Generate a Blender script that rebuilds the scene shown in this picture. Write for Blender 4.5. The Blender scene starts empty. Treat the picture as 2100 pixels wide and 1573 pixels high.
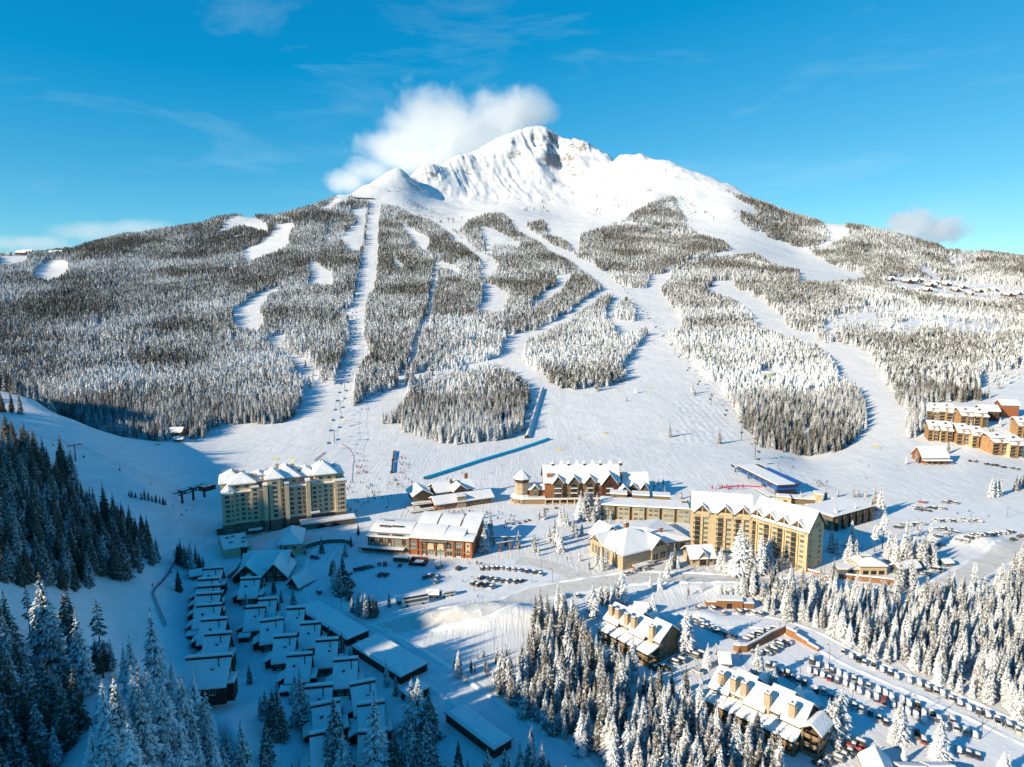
import bpy, bmesh, math, random
import numpy as np
from mathutils import Vector, Matrix
R = math.radians
random.seed(7)
rng = np.random.default_rng(11)
scene = bpy.context.scene
COL = scene.collection

# ---------------------------------------------------------------- camera
CAMH, PITCH, FPX = 140.0, R(8.4), 1400.0
cam_d = bpy.data.cameras.new("camera"); cam = bpy.data.objects.new("camera", cam_d)
COL.objects.link(cam); scene.camera = cam
cam.location = (0, 0, CAMH); cam.rotation_euler = (R(90) - PITCH, 0, 0)
cam_d.sensor_width = 36; cam_d.lens = 36 * FPX / 2100
cam_d.clip_start = 1; cam_d.clip_end = 60000

# ---------------------------------------------------------------- sky and sun
SUN_EL = R(22.5); SUN_DIR2 = Vector((-0.835, -0.55)).normalized()           # horizontal direction towards the sun
SUN = Vector((SUN_DIR2.x * math.cos(SUN_EL), SUN_DIR2.y * math.cos(SUN_EL), math.sin(SUN_EL)))
w = bpy.data.worlds.new("World"); scene.world = w; w.use_nodes = True
nt = w.node_tree; nt.nodes.clear()
sky = nt.nodes.new("ShaderNodeTexSky"); sky.sky_type = 'NISHITA'; sky.sun_disc = False
sky.sun_elevation = SUN_EL
sky.sun_rotation = math.atan2(SUN_DIR2.x, SUN_DIR2.y)
sky.altitude = 2600; sky.air_density = 1.0; sky.dust_density = 0.25; sky.ozone_density = 2.2
def sky_grade(src):
    """deep clear winter air: the red end falls away fastest overhead"""
    M = lambda op, a, b: _m(op, a, b)
    def _m(op, a, b):
        n = nt.nodes.new("ShaderNodeMath"); n.operation = op
        for i, v in enumerate((a, b)):
            if isinstance(v, (int, float)): n.inputs[i].default_value = v
            else: nt.links.new(v, n.inputs[i])
        return n.outputs[0]
    sp = nt.nodes.new("ShaderNodeSeparateColor"); nt.links.new(src, sp.inputs[0]); cb = nt.nodes.new("ShaderNodeCombineColor")
    r = M('MAXIMUM', M('MULTIPLY', M('SUBTRACT', M('MULTIPLY', sp.outputs[0], .24), .27), 2.4), 0.02)
    g = M('MULTIPLY', M('POWER', M('MULTIPLY', sp.outputs[1], .94), .8), 1.26)
    b = M('MULTIPLY', M('POWER', M('MULTIPLY', sp.outputs[2], 1.2), .55), 2.0)
    for i, v in enumerate((r, g, b)): nt.links.new(v, cb.inputs[i])
    return cb.outputs[0]
tc = nt.nodes.new("ShaderNodeTexCoord")
# thin high cirrus, part of the sky itself
mp = nt.nodes.new("ShaderNodeMapping"); mp.inputs["Scale"].default_value = (1.3, 1.3, 6.0)
mp.inputs["Rotation"].default_value = (0, R(14), 0)
n1 = nt.nodes.new("ShaderNodeTexNoise"); n1.inputs["Scale"].default_value = 2.6; n1.inputs["Detail"].default_value = 9
n1.inputs["Roughness"].default_value = 0.62; n1.inputs["Distortion"].default_value = 0.5
r1 = nt.nodes.new("ShaderNodeValToRGB"); r1.color_ramp.elements[0].position = 0.53; r1.color_ramp.elements[1].position = 1.0
r1.color_ramp.elements[1].color = (.34, .34, .34, 1)
mx = nt.nodes.new("ShaderNodeMixRGB"); mx.inputs["Color2"].default_value = (4.6, 6.3, 7.4, 1)
bg = nt.nodes.new("ShaderNodeBackground"); bg.inputs["Strength"].default_value = 0.102
wo = nt.nodes.new("ShaderNodeOutputWorld")
L = nt.links.new
L(tc.outputs["Generated"], mp.inputs[0]); L(mp.outputs[0], n1.inputs[0])
L(n1.outputs[0], r1.inputs[0]); L(r1.outputs[0], mx.inputs[0]); L(sky_grade(sky.outputs[0]), mx.inputs[1])
L(mx.outputs[0], bg.inputs[0]); L(bg.outputs[0], wo.inputs[0])
sd = bpy.data.lights.new("sun", 'SUN'); so = bpy.data.objects.new("sun", sd); COL.objects.link(so)
sd.energy = 5.0; sd.angle = R(0.53); sd.color = (1.0, 0.86, 0.64)
so.rotation_euler = SUN.to_track_quat('Z', 'Y').to_euler(); so.location = (0, 0, 900)
scene.view_settings.view_transform = 'Standard'; scene.view_settings.look = 'None'
scene.view_settings.exposure = 0.47; scene.view_settings.gamma = 1.0
scene.cycles.max_bounces = 8; scene.cycles.transparent_max_bounces = 16
scene.cycles.volume_bounces = 6
scene.cycles.volume_step_rate = 1.0; scene.cycles.volume_max_steps = 96

# ---------------------------------------------------------------- terrain heightfield
SP, CP = math.sin(PITCH), math.cos(PITCH)
def ray(px, py):
    a = (px - 1050) / FPX; b = -(py - 786.5) / FPX
    return np.array([a, CP + b * SP, -SP + b * CP])          # direction with depth 1
def pix3(px, py, Y):
    d = ray(px, py); s = Y / d[1]
    return d[0] * s, Y, CAMH + d[2] * s
def proj(x, y, z):
    dz = z - CAMH
    dep = y * CP - dz * SP
    up = y * SP + dz * CP
    return 1050 + FPX * x / dep, 786.5 - FPX * up / dep, dep
def flatY(py):
    d = ray(1050, py); return -CAMH / d[2] * d[1]
CTL = []      # (px, py, Y)
def ctl(*rows):
    for r in rows: CTL.append(r)
tabs = {
 -900: [(870,600),(800,720),(700,1000),(620,1400),(560,1900)],
 -450: [(865,600),(790,760),(690,1050),(600,1500),(545,1950)],
 -150: [(815,790),(700,1040),(600,1500),(550,1850)],
 0:   [(812,780),(750,920),(700,1100),(650,1300),(600,1550),(550,1850)],
 150: [(868,660),(800,780),(750,930),(700,1100),(650,1300),(600,1550),(550,1900)],
 300: [(890,622),(850,700),(800,810),(750,950),(700,1110),(650,1320),(600,1580),(550,1920),(500,2300)],
 450: [(880,650),(850,700),(800,815),(750,950),(700,1110),(650,1310),(600,1560),(550,1900),(500,2300)],
 600: [(900,607),(850,700),(800,815),(750,950),(700,1110),(650,1310),(600,1560),(550,1880),(500,2260)],
 750: [(900,607),(850,700),(800,815),(750,950),(700,1110),(650,1300),(600,1560),(550,1880),(500,2300),(450,2800)],
 900: [(900,607),(850,700),(800,815),(750,950),(700,1120),(650,1310),(600,1570),(550,1900),(500,2320),(460,2750)],
 1050:[(900,607),(850,690),(800,800),(750,940),(700,1110),(650,1320),(600,1590),(550,1930),(500,2350),(450,2900)],
 1200:[(900,607),(850,690),(800,800),(750,940),(700,1110),(650,1310),(600,1580),(550,1930),(500,2400),(470,2700)],
 1350:[(900,607),(850,690),(800,800),(750,940),(700,1110),(650,1310),(600,1590),(550,1950),(500,2400),(460,2850)],
 1500:[(900,610),(850,705),(800,810),(750,940),(700,1100),(650,1300),(600,1580),(550,1950),(520,2250)],
 1650:[(940,570),(900,610),(850,700),(800,800),(750,930),(700,1080),(650,1300),(600,1620),(575,1850)],
 1800:[(900,600),(850,680),(800,780),(750,900),(700,1050),(650,1280),(610,1600),(585,1850)],
 1950:[(940,540),(870,620),(830,680),(790,790),(750,890),(700,1040),(660,1250),(625,1550),(600,1900),(560,2300)],
 2100:[(945,540),(870,620),(830,680),(780,790),(740,890),(700,1020),(665,1250),(635,1550),(610,1850),(570,2200)],
 2350:[(945,540),(850,650),(780,790),(700,1020),(640,1500),(600,1900),(560,2300)],
 2900:[(900,600),(780,790),(680,1100),(620,1500),(580,2000)],
}
for k, v in tabs.items():
    for a, b in v: ctl((k, a, b))
SKY = [(-900,530,2300),(-450,525,2200),(-150,520,2200),(0,517,2150),(60,518,2200),(130,516,2300),(200,500,2350),(260,483,2400),(320,475,2450),(380,466,2500),(450,446,2600),(490,440,2650),(560,444,2700),
 (600,434,2800),(640,421,2950),(690,402,3150),(745,378,3350),(790,356,3500),(820,343,3600),
 (1040,276,4700),(1075,261,4800),(1105,258,4850),(1130,266,4850),(1160,286,4800),(1205,291,4700),(1250,317,4600),
 (1275,312,4150),(1300,318,4100),(1315,314,4100),(1330,324,4050),(1365,327,3950),(1400,345,3850),(1450,360,3750),(1500,376,3600),(1540,401,3500),
 (1600,430,3400),(1650,446,3300),(1700,458,3250),(1750,460,3150),(1850,484,3000),(1950,513,2850),(2030,520,2750),(2100,531,2700),(2350,560,2700),(2900,575,2600)]
for a, b, c in SKY:
    ctl((a, b, c)); x, y, z = pix3(a, b, c)
    CTL.append((a, b + 55, c * 1.12)); CTL.append((a, b + 150, c * 1.45))
ctl((870,331,3900),(945,321,4250),(1000,322,4350),(1060,326,4400),(1120,345,4350),
    (945,318,4400),(1000,294,4550),(1040,300,4480),(1100,300,4600),(1120,272,4760),(1122,300,4480),(1108,338,4260),(1103,366,4110),(1146,308,4740),(1150,350,4480),(1163,378,4200),(1168,292,4690),(1182,318,4440),(1178,345,4280),(1205,322,4560),(1240,326,4480),(1085,290,4640),(1062,300,4500),
    (835,372,3450),(850,400,3350),(872,425,3250),(905,434,3150),(950,442,3050),
    (862,385,3700),(880,360,3800),(900,400,3650),(940,425,3450),(960,370,4020),(1000,400,3800),(1020,365,4080),(1060,380,4000),(1100,375,4050),(1100,420,3500),(1150,380,4100),
    (1180,360,4250),(1160,410,3650),(1150,440,3300),(1190,400,3800),(1200,440,3300),(1060,435,3100),(1010,437,3000),
    (1215,358,4150),(1240,345,4250),(1230,385,3850),(1290,360,3850),(1290,400,3500),(1350,370,3650),(1340,410,3180),(1280,440,3050),(1400,400,3350),(1390,440,3050),
    (1450,400,3350),(1450,450,2950),(1500,430,3050),(1550,470,2850),(1500,480,2700),(1560,510,2500),(1600,470,3000),(1640,520,2600),(1650,550,2150),(1740,565,2050),(1700,480,2950),(1740,500,2700),(1700,530,2400),
    (1800,520,2550),(1850,560,2150),(1950,545,2500),(700,450,2750),(730,412,3100),(780,410,3150),(800,385,3300),(500,470,2500),(580,470,2500),(100,545,1950),(660,430,2850))
# near left hill and the flat village floor
ctl((-400,1573,110),(-400,1200,170),(-400,900,300),(-400,800,420),(-900,1400,115),(-900,1100,180),(-900,900,300),(-900,850,420),(-1800,1500,100),(-1800,1100,180),(-1800,900,300),(-150,1573,120),(-150,1300,160),(-150,1000,250),(-150,795,680),
    (0,1573,140),(0,1400,160),(0,1200,208),(0,1000,300),(0,880,395),(0,793,640),(0,845,480),(75,1573,146),(75,1200,222),(75,1000,325),(75,822,570),(75,870,450),
    (150,1573,136),(300,1573,134),(330,1460,168),(150,1430,170),(470,1500,182),(470,1573,162),(150,1200,240),(150,1000,355),(150,860,515),(230,1300,228),(230,1100,310),(230,890,525),(300,1000,395),(300,907,545),(300,1200,272),
    (75,850,720),(150,900,600))
flat = []
for px in (400, 600, 800, 1000, 1200, 1400, 1600, 1800, 2000, 2200, 2600):
    for Y in (60, 95, 135, 175, 215, 260, 310, 370, 440, 520):
        if px == 400 and Y > 440: continue
        flat.append(((px - 1050) / FPX / CP * 1.0, Y, 0.0))
for px, Y, z in ((320, 100, 22), (600, 110, 6), (330, 300, 2), (350, 420, 3), (380, 500, 3), (200, 60, 10), (-400, 60, 40), (-100, 60, 25)):
    flat.append(((px - 1050) / FPX, Y, float(z)))
P = []
for px, py, Y in CTL:
    x, y, z = pix3(px, py, Y); P.append((x / y, math.log(y), z / y))
for u, Y, z in flat: P.append((u, math.log(Y), z / Y))
P.append((0, math.log(9000), 0.02)); P.append((-1.5, math.log(9000), 0.02)); P.append((1.5, math.log(9000), 0.02))
P = np.array(P)
SX, SY = 1.0, 0.55
def rbf_fit(P):
    X = P[:, :2] * (SX, SY); n = len(X)
    d = np.sqrt(((X[:, None] - X[None]) ** 2).sum(-1)) ** 1.25
    A = np.zeros((n + 3, n + 3)); A[:n, :n] = d - np.eye(n) * 1e-4
    A[:n, n:] = np.c_[np.ones(n), X]; A[n:, :n] = A[:n, n:].T
    b = np.r_[P[:, 2], 0, 0, 0]
    return X, np.linalg.solve(A, b)
RX, RW = rbf_fit(P)
def rbf(u, v):
    q = np.c_[u * SX, v * SY]; out = np.empty(len(q))
    for i in range(0, len(q), 20000):
        c = q[i:i + 20000]
        d = ((c[:, None] - RX[None]) ** 2).sum(-1) ** 0.625
        out[i:i + 20000] = d @ RW[:-3] + RW[-3] + c @ RW[-2:]
    return out
_perm = rng.random((256, 256))
def vnoise(x, y):
    xi = np.floor(x).astype(int); yi = np.floor(y).astype(int); fx = x - xi; fy = y - yi
    fx = fx * fx * (3 - 2 * fx); fy = fy * fy * (3 - 2 * fy)
    g = lambda a, b: _perm[a & 255, b & 255]
    return (g(xi, yi) * (1 - fx) + g(xi + 1, yi) * fx) * (1 - fy) + (g(xi, yi + 1) * (1 - fx) + g(xi + 1, yi + 1) * fx) * fy - 0.5
def fbm(x, y, o=5):
    s = 0; a = 1
    for i in range(o): s = s + a * vnoise(x * 2 ** i + 17.3 * i, y * 2 ** i + 5.1 * i); a *= 0.5
    return s
def sstep(a, b, x):
    t = np.clip((x - a) / (b - a), 0, 1); return t * t * (3 - 2 * t)
us = np.r_[np.linspace(-3.2, -0.86, 110), np.linspace(-0.84, 0.84, 860), np.linspace(0.86, 2.4, 90)]
vs = np.r_[np.linspace(math.log(45), math.log(120), 60)[:-1], np.linspace(math.log(120), math.log(5200), 780)[:-1], np.linspace(math.log(5200), math.log(9000), 30)]
# coarse solve then bilinear to the fine grid (smooths the interpolant a little)
cu = np.r_[np.linspace(-3.2, -0.9, 30), np.linspace(-0.86, 0.86, 300), np.linspace(0.9, 2.4, 24)]; cv = np.linspace(vs[0], vs[-1], 340)
CU, CV = np.meshgrid(cu, cv)
T = rbf(CU.ravel(), CV.ravel()).reshape(CU.shape)
def bil(gu, gv, G, u, v):
    iu = np.clip(np.searchsorted(gu, u) - 1, 0, len(gu) - 2); iv = np.clip(np.searchsorted(gv, v) - 1, 0, len(gv) - 2)
    fu = np.clip((u - gu[iu]) / (gu[iu + 1] - gu[iu]), 0, 1); fv = np.clip((v - gv[iv]) / (gv[iv + 1] - gv[iv]), 0, 1)
    return (G[iv, iu] * (1 - fu) + G[iv, iu + 1] * fu) * (1 - fv) + (G[iv + 1, iu] * (1 - fu) + G[iv + 1, iu + 1] * fu) * fv
UU, VV = np.meshgrid(us, vs)
TT = bil(cu, cv, T, UU.ravel(), VV.ravel()).reshape(UU.shape)
YY = np.exp(VV); XX = UU * YY; ZZ = TT * YY
PXg, PYg, _ = proj(XX, YY, ZZ)
# relief noise grows with distance; the village floor stays flat
amp = sstep(560, 1100, YY) * 5 + sstep(1500, 4000, YY) * 10
ZZ += amp * fbm(XX / 260, YY / 260, 5)
hi = sstep(3350, 3700, YY) * sstep(430, 400, PYg)
rid = 1 - 2 * np.abs(fbm(XX / 60, YY / 150, 6))
ZZ += hi * (rid - 0.6) * 9
summit = np.exp(-(((PXg - 1140) / 95) ** 2)) * sstep(4400, 4550, YY) * sstep(5300, 4900, YY)
wx = XX + 30 * fbm(XX / 120 + 3, YY / 120, 3); ZZ += summit * (1 - 2 * np.abs(fbm((wx + YY * .15) / 62, YY / 300, 6)) - .75) * 40 * (.25 + .75 * sstep(262, 292, PYg))
flute = sstep(835, 870, PXg) * sstep(1110, 1040, PXg) * sstep(3700, 3850, YY) * sstep(4420, 4350, YY)
ZZ += flute * (1 - np.abs(2 * vnoise((XX + 0.28 * YY) / 21, YY / 500)) * 2) * 7
# gentle snow undulation everywhere and moguls on the bump run
ZZ += 0.35 * fbm(XX / 22, YY / 22, 3) * sstep(500, 620, YY)
mog = sstep(1370, 1400, PXg) * sstep(1530, 1490, PXg) * sstep(800, 820, PYg) * sstep(920, 900, PYg)
ZZ += mog * 0.45 * (np.abs(np.sin(XX / 2.4 + 2 * vnoise(XX / 15, YY / 15))) * np.abs(np.sin(YY / 5.5 + 2 * vnoise(XX / 13, YY / 17))) - .4)
fore = sstep(520, 560, YY) * 0 + sstep(60, 30, np.abs(ZZ))
# snow banks / plough piles near the roads
def bump(px, py, rx, ry, h):
    global ZZ
    Y = flatY(py); X = (px - 1050) / FPX * (Y * CP + CAMH * SP)
    d = ((XX - X) / rx) ** 2 + ((YY - Y) / ry) ** 2
    ZZ = ZZ + h * np.exp(-d * 1.2) * (1 + .25 * fbm(XX / 6, YY / 6, 3))
bump(1020, 1262, 26, 8, 5.0); bump(930, 1275, 18, 6, 3.5); bump(1560, 1215, 20, 6, 1.5); bump(1480, 1205, 25, 6, 2.0)
bump(2000, 1110, 14, 10, 4.0); bump(1430, 1265, 12, 5, 2.5)
def H(x, y):
    x = np.atleast_1d(np.asarray(x, float)); y = np.atleast_1d(np.asarray(y, float))
    y = np.maximum(y, 46)
    return bil(us, vs, ZZ, x / y, np.log(y))
def h1(x, y): return float(H(x, y)[0])
_ly = np.exp(np.linspace(math.log(60), math.log(8000), 1500))
def at(px, py, lift=0.0):
    """ground point seen at a target pixel"""
    d = ray(px, py); s = _ly / d[1]
    g = CAMH + d[2] * s - H(d[0] * s, _ly) - lift
    k = np.argmax(g < 0)
    if g[k] >= 0: k = len(_ly) - 1
    k = max(k, 1); t = g[k - 1] / (g[k - 1] - g[k] + 1e-9)
    y = _ly[k - 1] + t * (_ly[k] - _ly[k - 1]); x = d[0] * y / d[1]
    return Vector((x, y, h1(x, y)))

# ---------------------------------------------------------------- materials
MATS = {}
def nmat(name):
    m = bpy.data.materials.new(name); m.use_nodes = True
    nt = m.node_tree; b = nt.nodes["Principled BSDF"]; return m, nt, b
def N(nt, t, **k):
    n = nt.nodes.new(t)
    for a, v in k.items():
        if a in n.inputs: n.inputs[a].default_value = v
        else: setattr(n, a, v)
    return n
def paint(name, col, rough=0.7, var=0.12, scale=1.5, metal=0.0, bump=0.0, stripes=None):
    """procedural surface: colour broken up by noise, optional board / course lines"""
    if name in MATS: return MATS[name]
    m, nt, b = nmat(name); L = nt.links.new
    tc = N(nt, "ShaderNodeTexCoord"); n = N(nt, "ShaderNodeTexNoise", Scale=scale, Detail=5.0, Roughness=0.6)
    L(tc.outputs["Object"], n.inputs["Vector"])
    r = N(nt, "ShaderNodeValToRGB"); e = r.color_ramp.elements
    e[0].position = .3; e[1].position = .72
    e[0].color = tuple(c * (1 - var * 1.6) for c in col) + (1,); e[1].color = tuple(min(1, c * (1 + var)) for c in col) + (1,)
    L(n.outputs[0], r.inputs[0]); out = r.outputs[0]
    if stripes:
        mp = N(nt, "ShaderNodeMapping"); L(tc.outputs["Object"], mp.inputs[0])
        wv = N(nt, "ShaderNodeTexWave", Scale=stripes[1], Distortion=0.4); wv.bands_direction = stripes[0]
        L(tc.outputs["Object"], wv.inputs[0])
        mxx = N(nt, "ShaderNodeMixRGB", blend_type='MULTIPLY'); mxx.inputs[0].default_value = stripes[2]
        L(out, mxx.inputs[1]); L(wv.outputs[0], mxx.inputs[2]); out = mxx.outputs[0]
    L(out, b.inputs["Base Color"]); b.inputs["Roughness"].default_value = rough; b.inputs["Metallic"].default_value = metal
    if bump:
        bp = N(nt, "ShaderNodeBump", Strength=bump, Distance=0.1); L(n.outputs[0], bp.inputs["Height"]); L(bp.outputs[0], b.inputs["Normal"])
    MATS[name] = m; return m
def make_snow(name, base=(.92, .90, .87), rock=False, groom=0.0, tint=None):
    m, nt, b = nmat(name); L = nt.links.new
    geo = N(nt, "ShaderNodeNewGeometry"); n = N(nt, "ShaderNodeTexNoise", Scale=0.09, Detail=8.0, Roughness=0.65)
    L(geo.outputs["Position"], n.inputs["Vector"])
    n2 = N(nt, "ShaderNodeTexNoise", Scale=1.3, Detail=4.0, Roughness=0.6); L(geo.outputs["Position"], n2.inputs["Vector"])
    r = N(nt, "ShaderNodeValToRGB"); e = r.color_ramp.elements; e[0].position = .3; e[1].position = .7
    e[0].color = tuple(c * .93 for c in base) + (1,); e[1].color = base + (1,)
    L(n.outputs[0], r.inputs[0]); out = r.outputs[0]
    if tint:
        n4 = N(nt, "ShaderNodeTexNoise", Scale=0.25, Detail=6.0, Roughness=0.7); L(geo.outputs["Position"], n4.inputs["Vector"])
        r4 = N(nt, "ShaderNodeValToRGB"); r4.color_ramp.elements[0].position = .35; r4.color_ramp.elements[1].position = .62
        L(n4.outputs[0], r4.inputs[0]); m4 = N(nt, "ShaderNodeMixRGB"); m4.inputs[2].default_value = tint + (1,)
        L(r4.outputs[0], m4.inputs[0]); L(out, m4.inputs[1]); out = m4.outputs[0]
    h = N(nt, "ShaderNodeMath", operation='ADD'); L(n.outputs[0], h.inputs[0])
    hm = N(nt, "ShaderNodeMath", operation='MULTIPLY'); hm.inputs[1].default_value = 0.35; L(n2.outputs[0], hm.inputs[0]); L(hm.outputs[0], h.inputs[1])
    hout = h.outputs[0]
    if groom:
        mpg = N(nt, "ShaderNodeMapping"); mpg.inputs["Scale"].default_value = (.55, .045, .1); mpg.inputs["Rotation"].default_value = (0, 0, .12); L(geo.outputs["Position"], mpg.inputs[0])
        wv = N(nt, "ShaderNodeTexNoise", Scale=1.0, Detail=6.0, Roughness=0.65, Distortion=0.8)
        L(mpg.outputs[0], wv.inputs["Vector"]); g2 = N(nt, "ShaderNodeMath", operation='MULTIPLY'); g2.inputs[1].default_value = groom
        L(wv.outputs[0], g2.inputs[0]); g3 = N(nt, "ShaderNodeMath", operation='ADD'); L(hout, g3.inputs[0]); L(g2.outputs[0], g3.inputs[1]); hout = g3.outputs[0]
        mps = N(nt, "ShaderNodeMapping"); mps.inputs["Scale"].default_value = (.10, .022, .05); mps.inputs["Rotation"].default_value = (0, 0, .5); L(geo.outputs["Position"], mps.inputs[0])
        ns = N(nt, "ShaderNodeTexNoise", Scale=1.0, Detail=9.0, Roughness=0.72, Distortion=1.5); L(mps.outputs[0], ns.inputs["Vector"])
        rs = N(nt, "ShaderNodeValToRGB"); rs.color_ramp.elements[0].position = .38; rs.color_ramp.elements[1].position = .62; rs.color_ramp.elements[0].color = (.86, .87, .88, 1); rs.color_ramp.elements[1].color = (1, 1, 1, 1)
        L(ns.outputs[0], rs.inputs[0]); ms = N(nt, "ShaderNodeMixRGB", blend_type='MULTIPLY'); ms.inputs[0].default_value = 1; L(out, ms.inputs[1]); L(rs.outputs[0], ms.inputs[2]); out = ms.outputs[0]
    bp = N(nt, "ShaderNodeBump", Strength=0.45, Distance=1.2); L(hout, bp.inputs["Height"]); L(bp.outputs[0], b.inputs["Normal"])
    if rock:
        sp = N(nt, "ShaderNodeSeparateXYZ"); L(geo.outputs["Normal"], sp.inputs[0])
        sq = N(nt, "ShaderNodeSeparateXYZ"); L(geo.outputs["Position"], sq.inputs[0])
        mpr = N(nt, "ShaderNodeMapping"); mpr.inputs["Scale"].default_value = (1, 1, 1.8); L(geo.outputs["Position"], mpr.inputs[0])
        n3 = N(nt, "ShaderNodeTexNoise", Scale=0.016, Detail=12.0, Roughness=0.74, Distortion=0.6); L(mpr.outputs[0], n3.inputs["Vector"])
        a1 = N(nt, "ShaderNodeMath", operation='MULTIPLY_ADD'); L(n3.outputs[0], a1.inputs[0]); a1.inputs[1].default_value = -0.95; L(sp.outputs["Z"], a1.inputs[2])
        s1 = N(nt, "ShaderNodeMapRange"); s1.inputs[1].default_value = 0.29; s1.inputs[2].default_value = 0.17; L(a1.outputs[0], s1.inputs[0])
        s2 = N(nt, "ShaderNodeMapRange"); s2.inputs[1].default_value = 420; s2.inputs[2].default_value = 560; L(sq.outputs["Z"], s2.inputs[0])
        mm = N(nt, "ShaderNodeMath", operation='MULTIPLY'); L(s1.outputs[0], mm.inputs[0]); L(s2.outputs[0], mm.inputs[1])
        mr = N(nt, "ShaderNodeMixRGB"); L(mm.outputs[0], mr.inputs[0]); L(out, mr.inputs[1]); mr.inputs[2].default_value = (.27, .25, .235, 1); out = mr.outputs[0]
    L(out, b.inputs["Base Color"]); b.inputs["Roughness"].default_value = 0.62
    b.inputs["Specular IOR Level"].default_value = 0.25
    MATS[name] = m; return m
M_GROUND = make_snow("ground_snow", rock=True, groom=0.9)
M_SNOW = make_snow("roof_snow")
M_ROAD = make_snow("packed_road_snow", base=(.78, .77, .75), tint=(.66, .61, .54))
M_LOT = make_snow("lot_snow", base=(.86, .87, .88), tint=(.80, .80, .80))

# ---------------------------------------------------------------- object helpers
def tag(o, label=None, cat=None, group=None, kind=None):
    if label: o["label"] = label
    if cat: o["category"] = cat
    if group: o["group"] = group
    if kind: o["kind"] = kind
    return o
def link_mesh(name, me, parent=None):
    o = bpy.data.objects.new(name, me); COL.objects.link(o)
    if parent: o.parent = parent
    return o
def empty(name, loc, rz=0.0):
    o = bpy.data.objects.new(name, None); COL.objects.link(o); o.location = loc; o.rotation_euler = (0, 0, rz)
    o.empty_display_size = 1; return o
class MB:
    """collects boxes, prisms, sheets and tubes into one mesh"""
    def __init__(s): s.v = []; s.f = []; s.m = []; s.mats = []
    def mi(s, mat):
        if mat not in s.mats: s.mats.append(mat)
        return s.mats.index(mat)
    def add(s, vs, fs, mat):
        k = len(s.v); s.v += [tuple(v) for v in vs]; i = s.mi(mat)
        for f in fs: s.f.append(tuple(k + a for a in f)); s.m.append(i)
        return s
    def box(s, x0, x1, y0, y1, z0, z1, mat, rot=0.0, c=None):
        vs = [(x, y, z) for z in (z0, z1) for x, y in ((x0, y0), (x1, y0), (x1, y1), (x0, y1))]
        if rot:
            cx, cy = c or ((x0 + x1) / 2, (y0 + y1) / 2); ca, sa = math.cos(rot), math.sin(rot)
            vs = [(cx + (x - cx) * ca - (y - cy) * sa, cy + (x - cx) * sa + (y - cy) * ca, z) for x, y, z in vs]
        return s.add(vs, [(0, 3, 2, 1), (4, 5, 6, 7), (0, 1, 5, 4), (1, 2, 6, 5), (2, 3, 7, 6), (3, 0, 4, 7)], mat)
    def prism(s, poly, z0, z1, mat, top=None):
        n = len(poly); vs = [(x, y, z0) for x, y in poly] + [(x, y, z1) for x, y in poly]
        s.add(vs, [tuple(range(n))[::-1]] + [(i, (i + 1) % n, n + (i + 1) % n, n + i) for i in range(n)], mat)
        return s.add([(x, y, z1) for x, y in poly], [tuple(range(n))], top or mat)
    def extr(s, prof, axis, a0, a1, mat, mats=None):
        """profile [(p,z)] extruded along axis x or y"""
        n = len(prof)
        f = (lambda p, z, a: (a, p, z)) if axis == 'x' else (lambda p, z, a: (p, a, z))
        vs = [f(p, z, a0) for p, z in prof] + [f(p, z, a1) for p, z in prof]
        s.add(vs, [tuple(range(n)), tuple(range(n, 2 * n))[::-1]], mat)
        for i in range(n):
            s.add([vs[i], vs[(i + 1) % n], vs[n + (i + 1) % n], vs[n + i]], [(0, 3, 2, 1)], (mats[i] if mats else mat))
        return s
    def tube(s, a, b, r0, r1, mat, n=8):
        a, b = Vector(a), Vector(b); d = (b - a)
        if d.length < 1e-6: return s
        q = d.to_track_quat('Z', 'Y').to_matrix(); vs = []
        for p, r in ((a, r0), (b, r1)):
            for i in range(n):
                t = 2 * math.pi * i / n; vs.append(p + q @ Vector((r * math.cos(t), r * math.sin(t), 0)))
        return s.add(vs, [(i, (i + 1) % n, n + (i + 1) % n, n + i) for i in range(n)] + [tuple(range(n))[::-1], tuple(range(n, 2 * n))], mat)
    def mesh(s, name):
        me = bpy.data.meshes.new(name); me.from_pydata(s.v, [], s.f)
        for m in s.mats: me.materials.append(m)
        me.polygons.foreach_set("material_index", s.m); me.update(); return me
    def build(s, name, parent=None):
        return link_mesh(name, s.mesh(name), parent)
def fix_normals(o):
    bm = bmesh.new(); bm.from_mesh(o.data); bmesh.ops.recalc_face_normals(bm, faces=bm.faces); bm.to_mesh(o.data); bm.free(); return o

# ---------------------------------------------------------------- terrain mesh
def grid_mesh(name, X, Y, Z, mat, smooth=True):
    nv, nu = X.shape; me = bpy.data.meshes.new(name)
    co = np.stack([X, Y, Z], -1).reshape(-1, 3).astype(np.float32)
    i = np.arange(nv * nu).reshape(nv, nu)
    q = np.stack([i[:-1, :-1], i[:-1, 1:], i[1:, 1:], i[1:, :-1]], -1).reshape(-1, 4).astype(np.int32)
    me.vertices.add(len(co)); me.vertices.foreach_set("co", co.ravel())
    me.loops.add(q.size); me.loops.foreach_set("vertex_index", q.ravel())
    me.polygons.add(len(q)); me.polygons.foreach_set("loop_start", np.arange(0, q.size, 4, dtype=np.int32))
    me.update(calc_edges=True); me.materials.append(mat)
    me.polygons.foreach_set("use_smooth", np.ones(len(q), bool) if smooth else np.zeros(len(q), bool))
    me.validate(); return me
ground = link_mesh("snowy_ground", grid_mesh("snowy_ground", XX, YY, ZZ, M_GROUND))
tag(ground, kind="structure")
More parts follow.
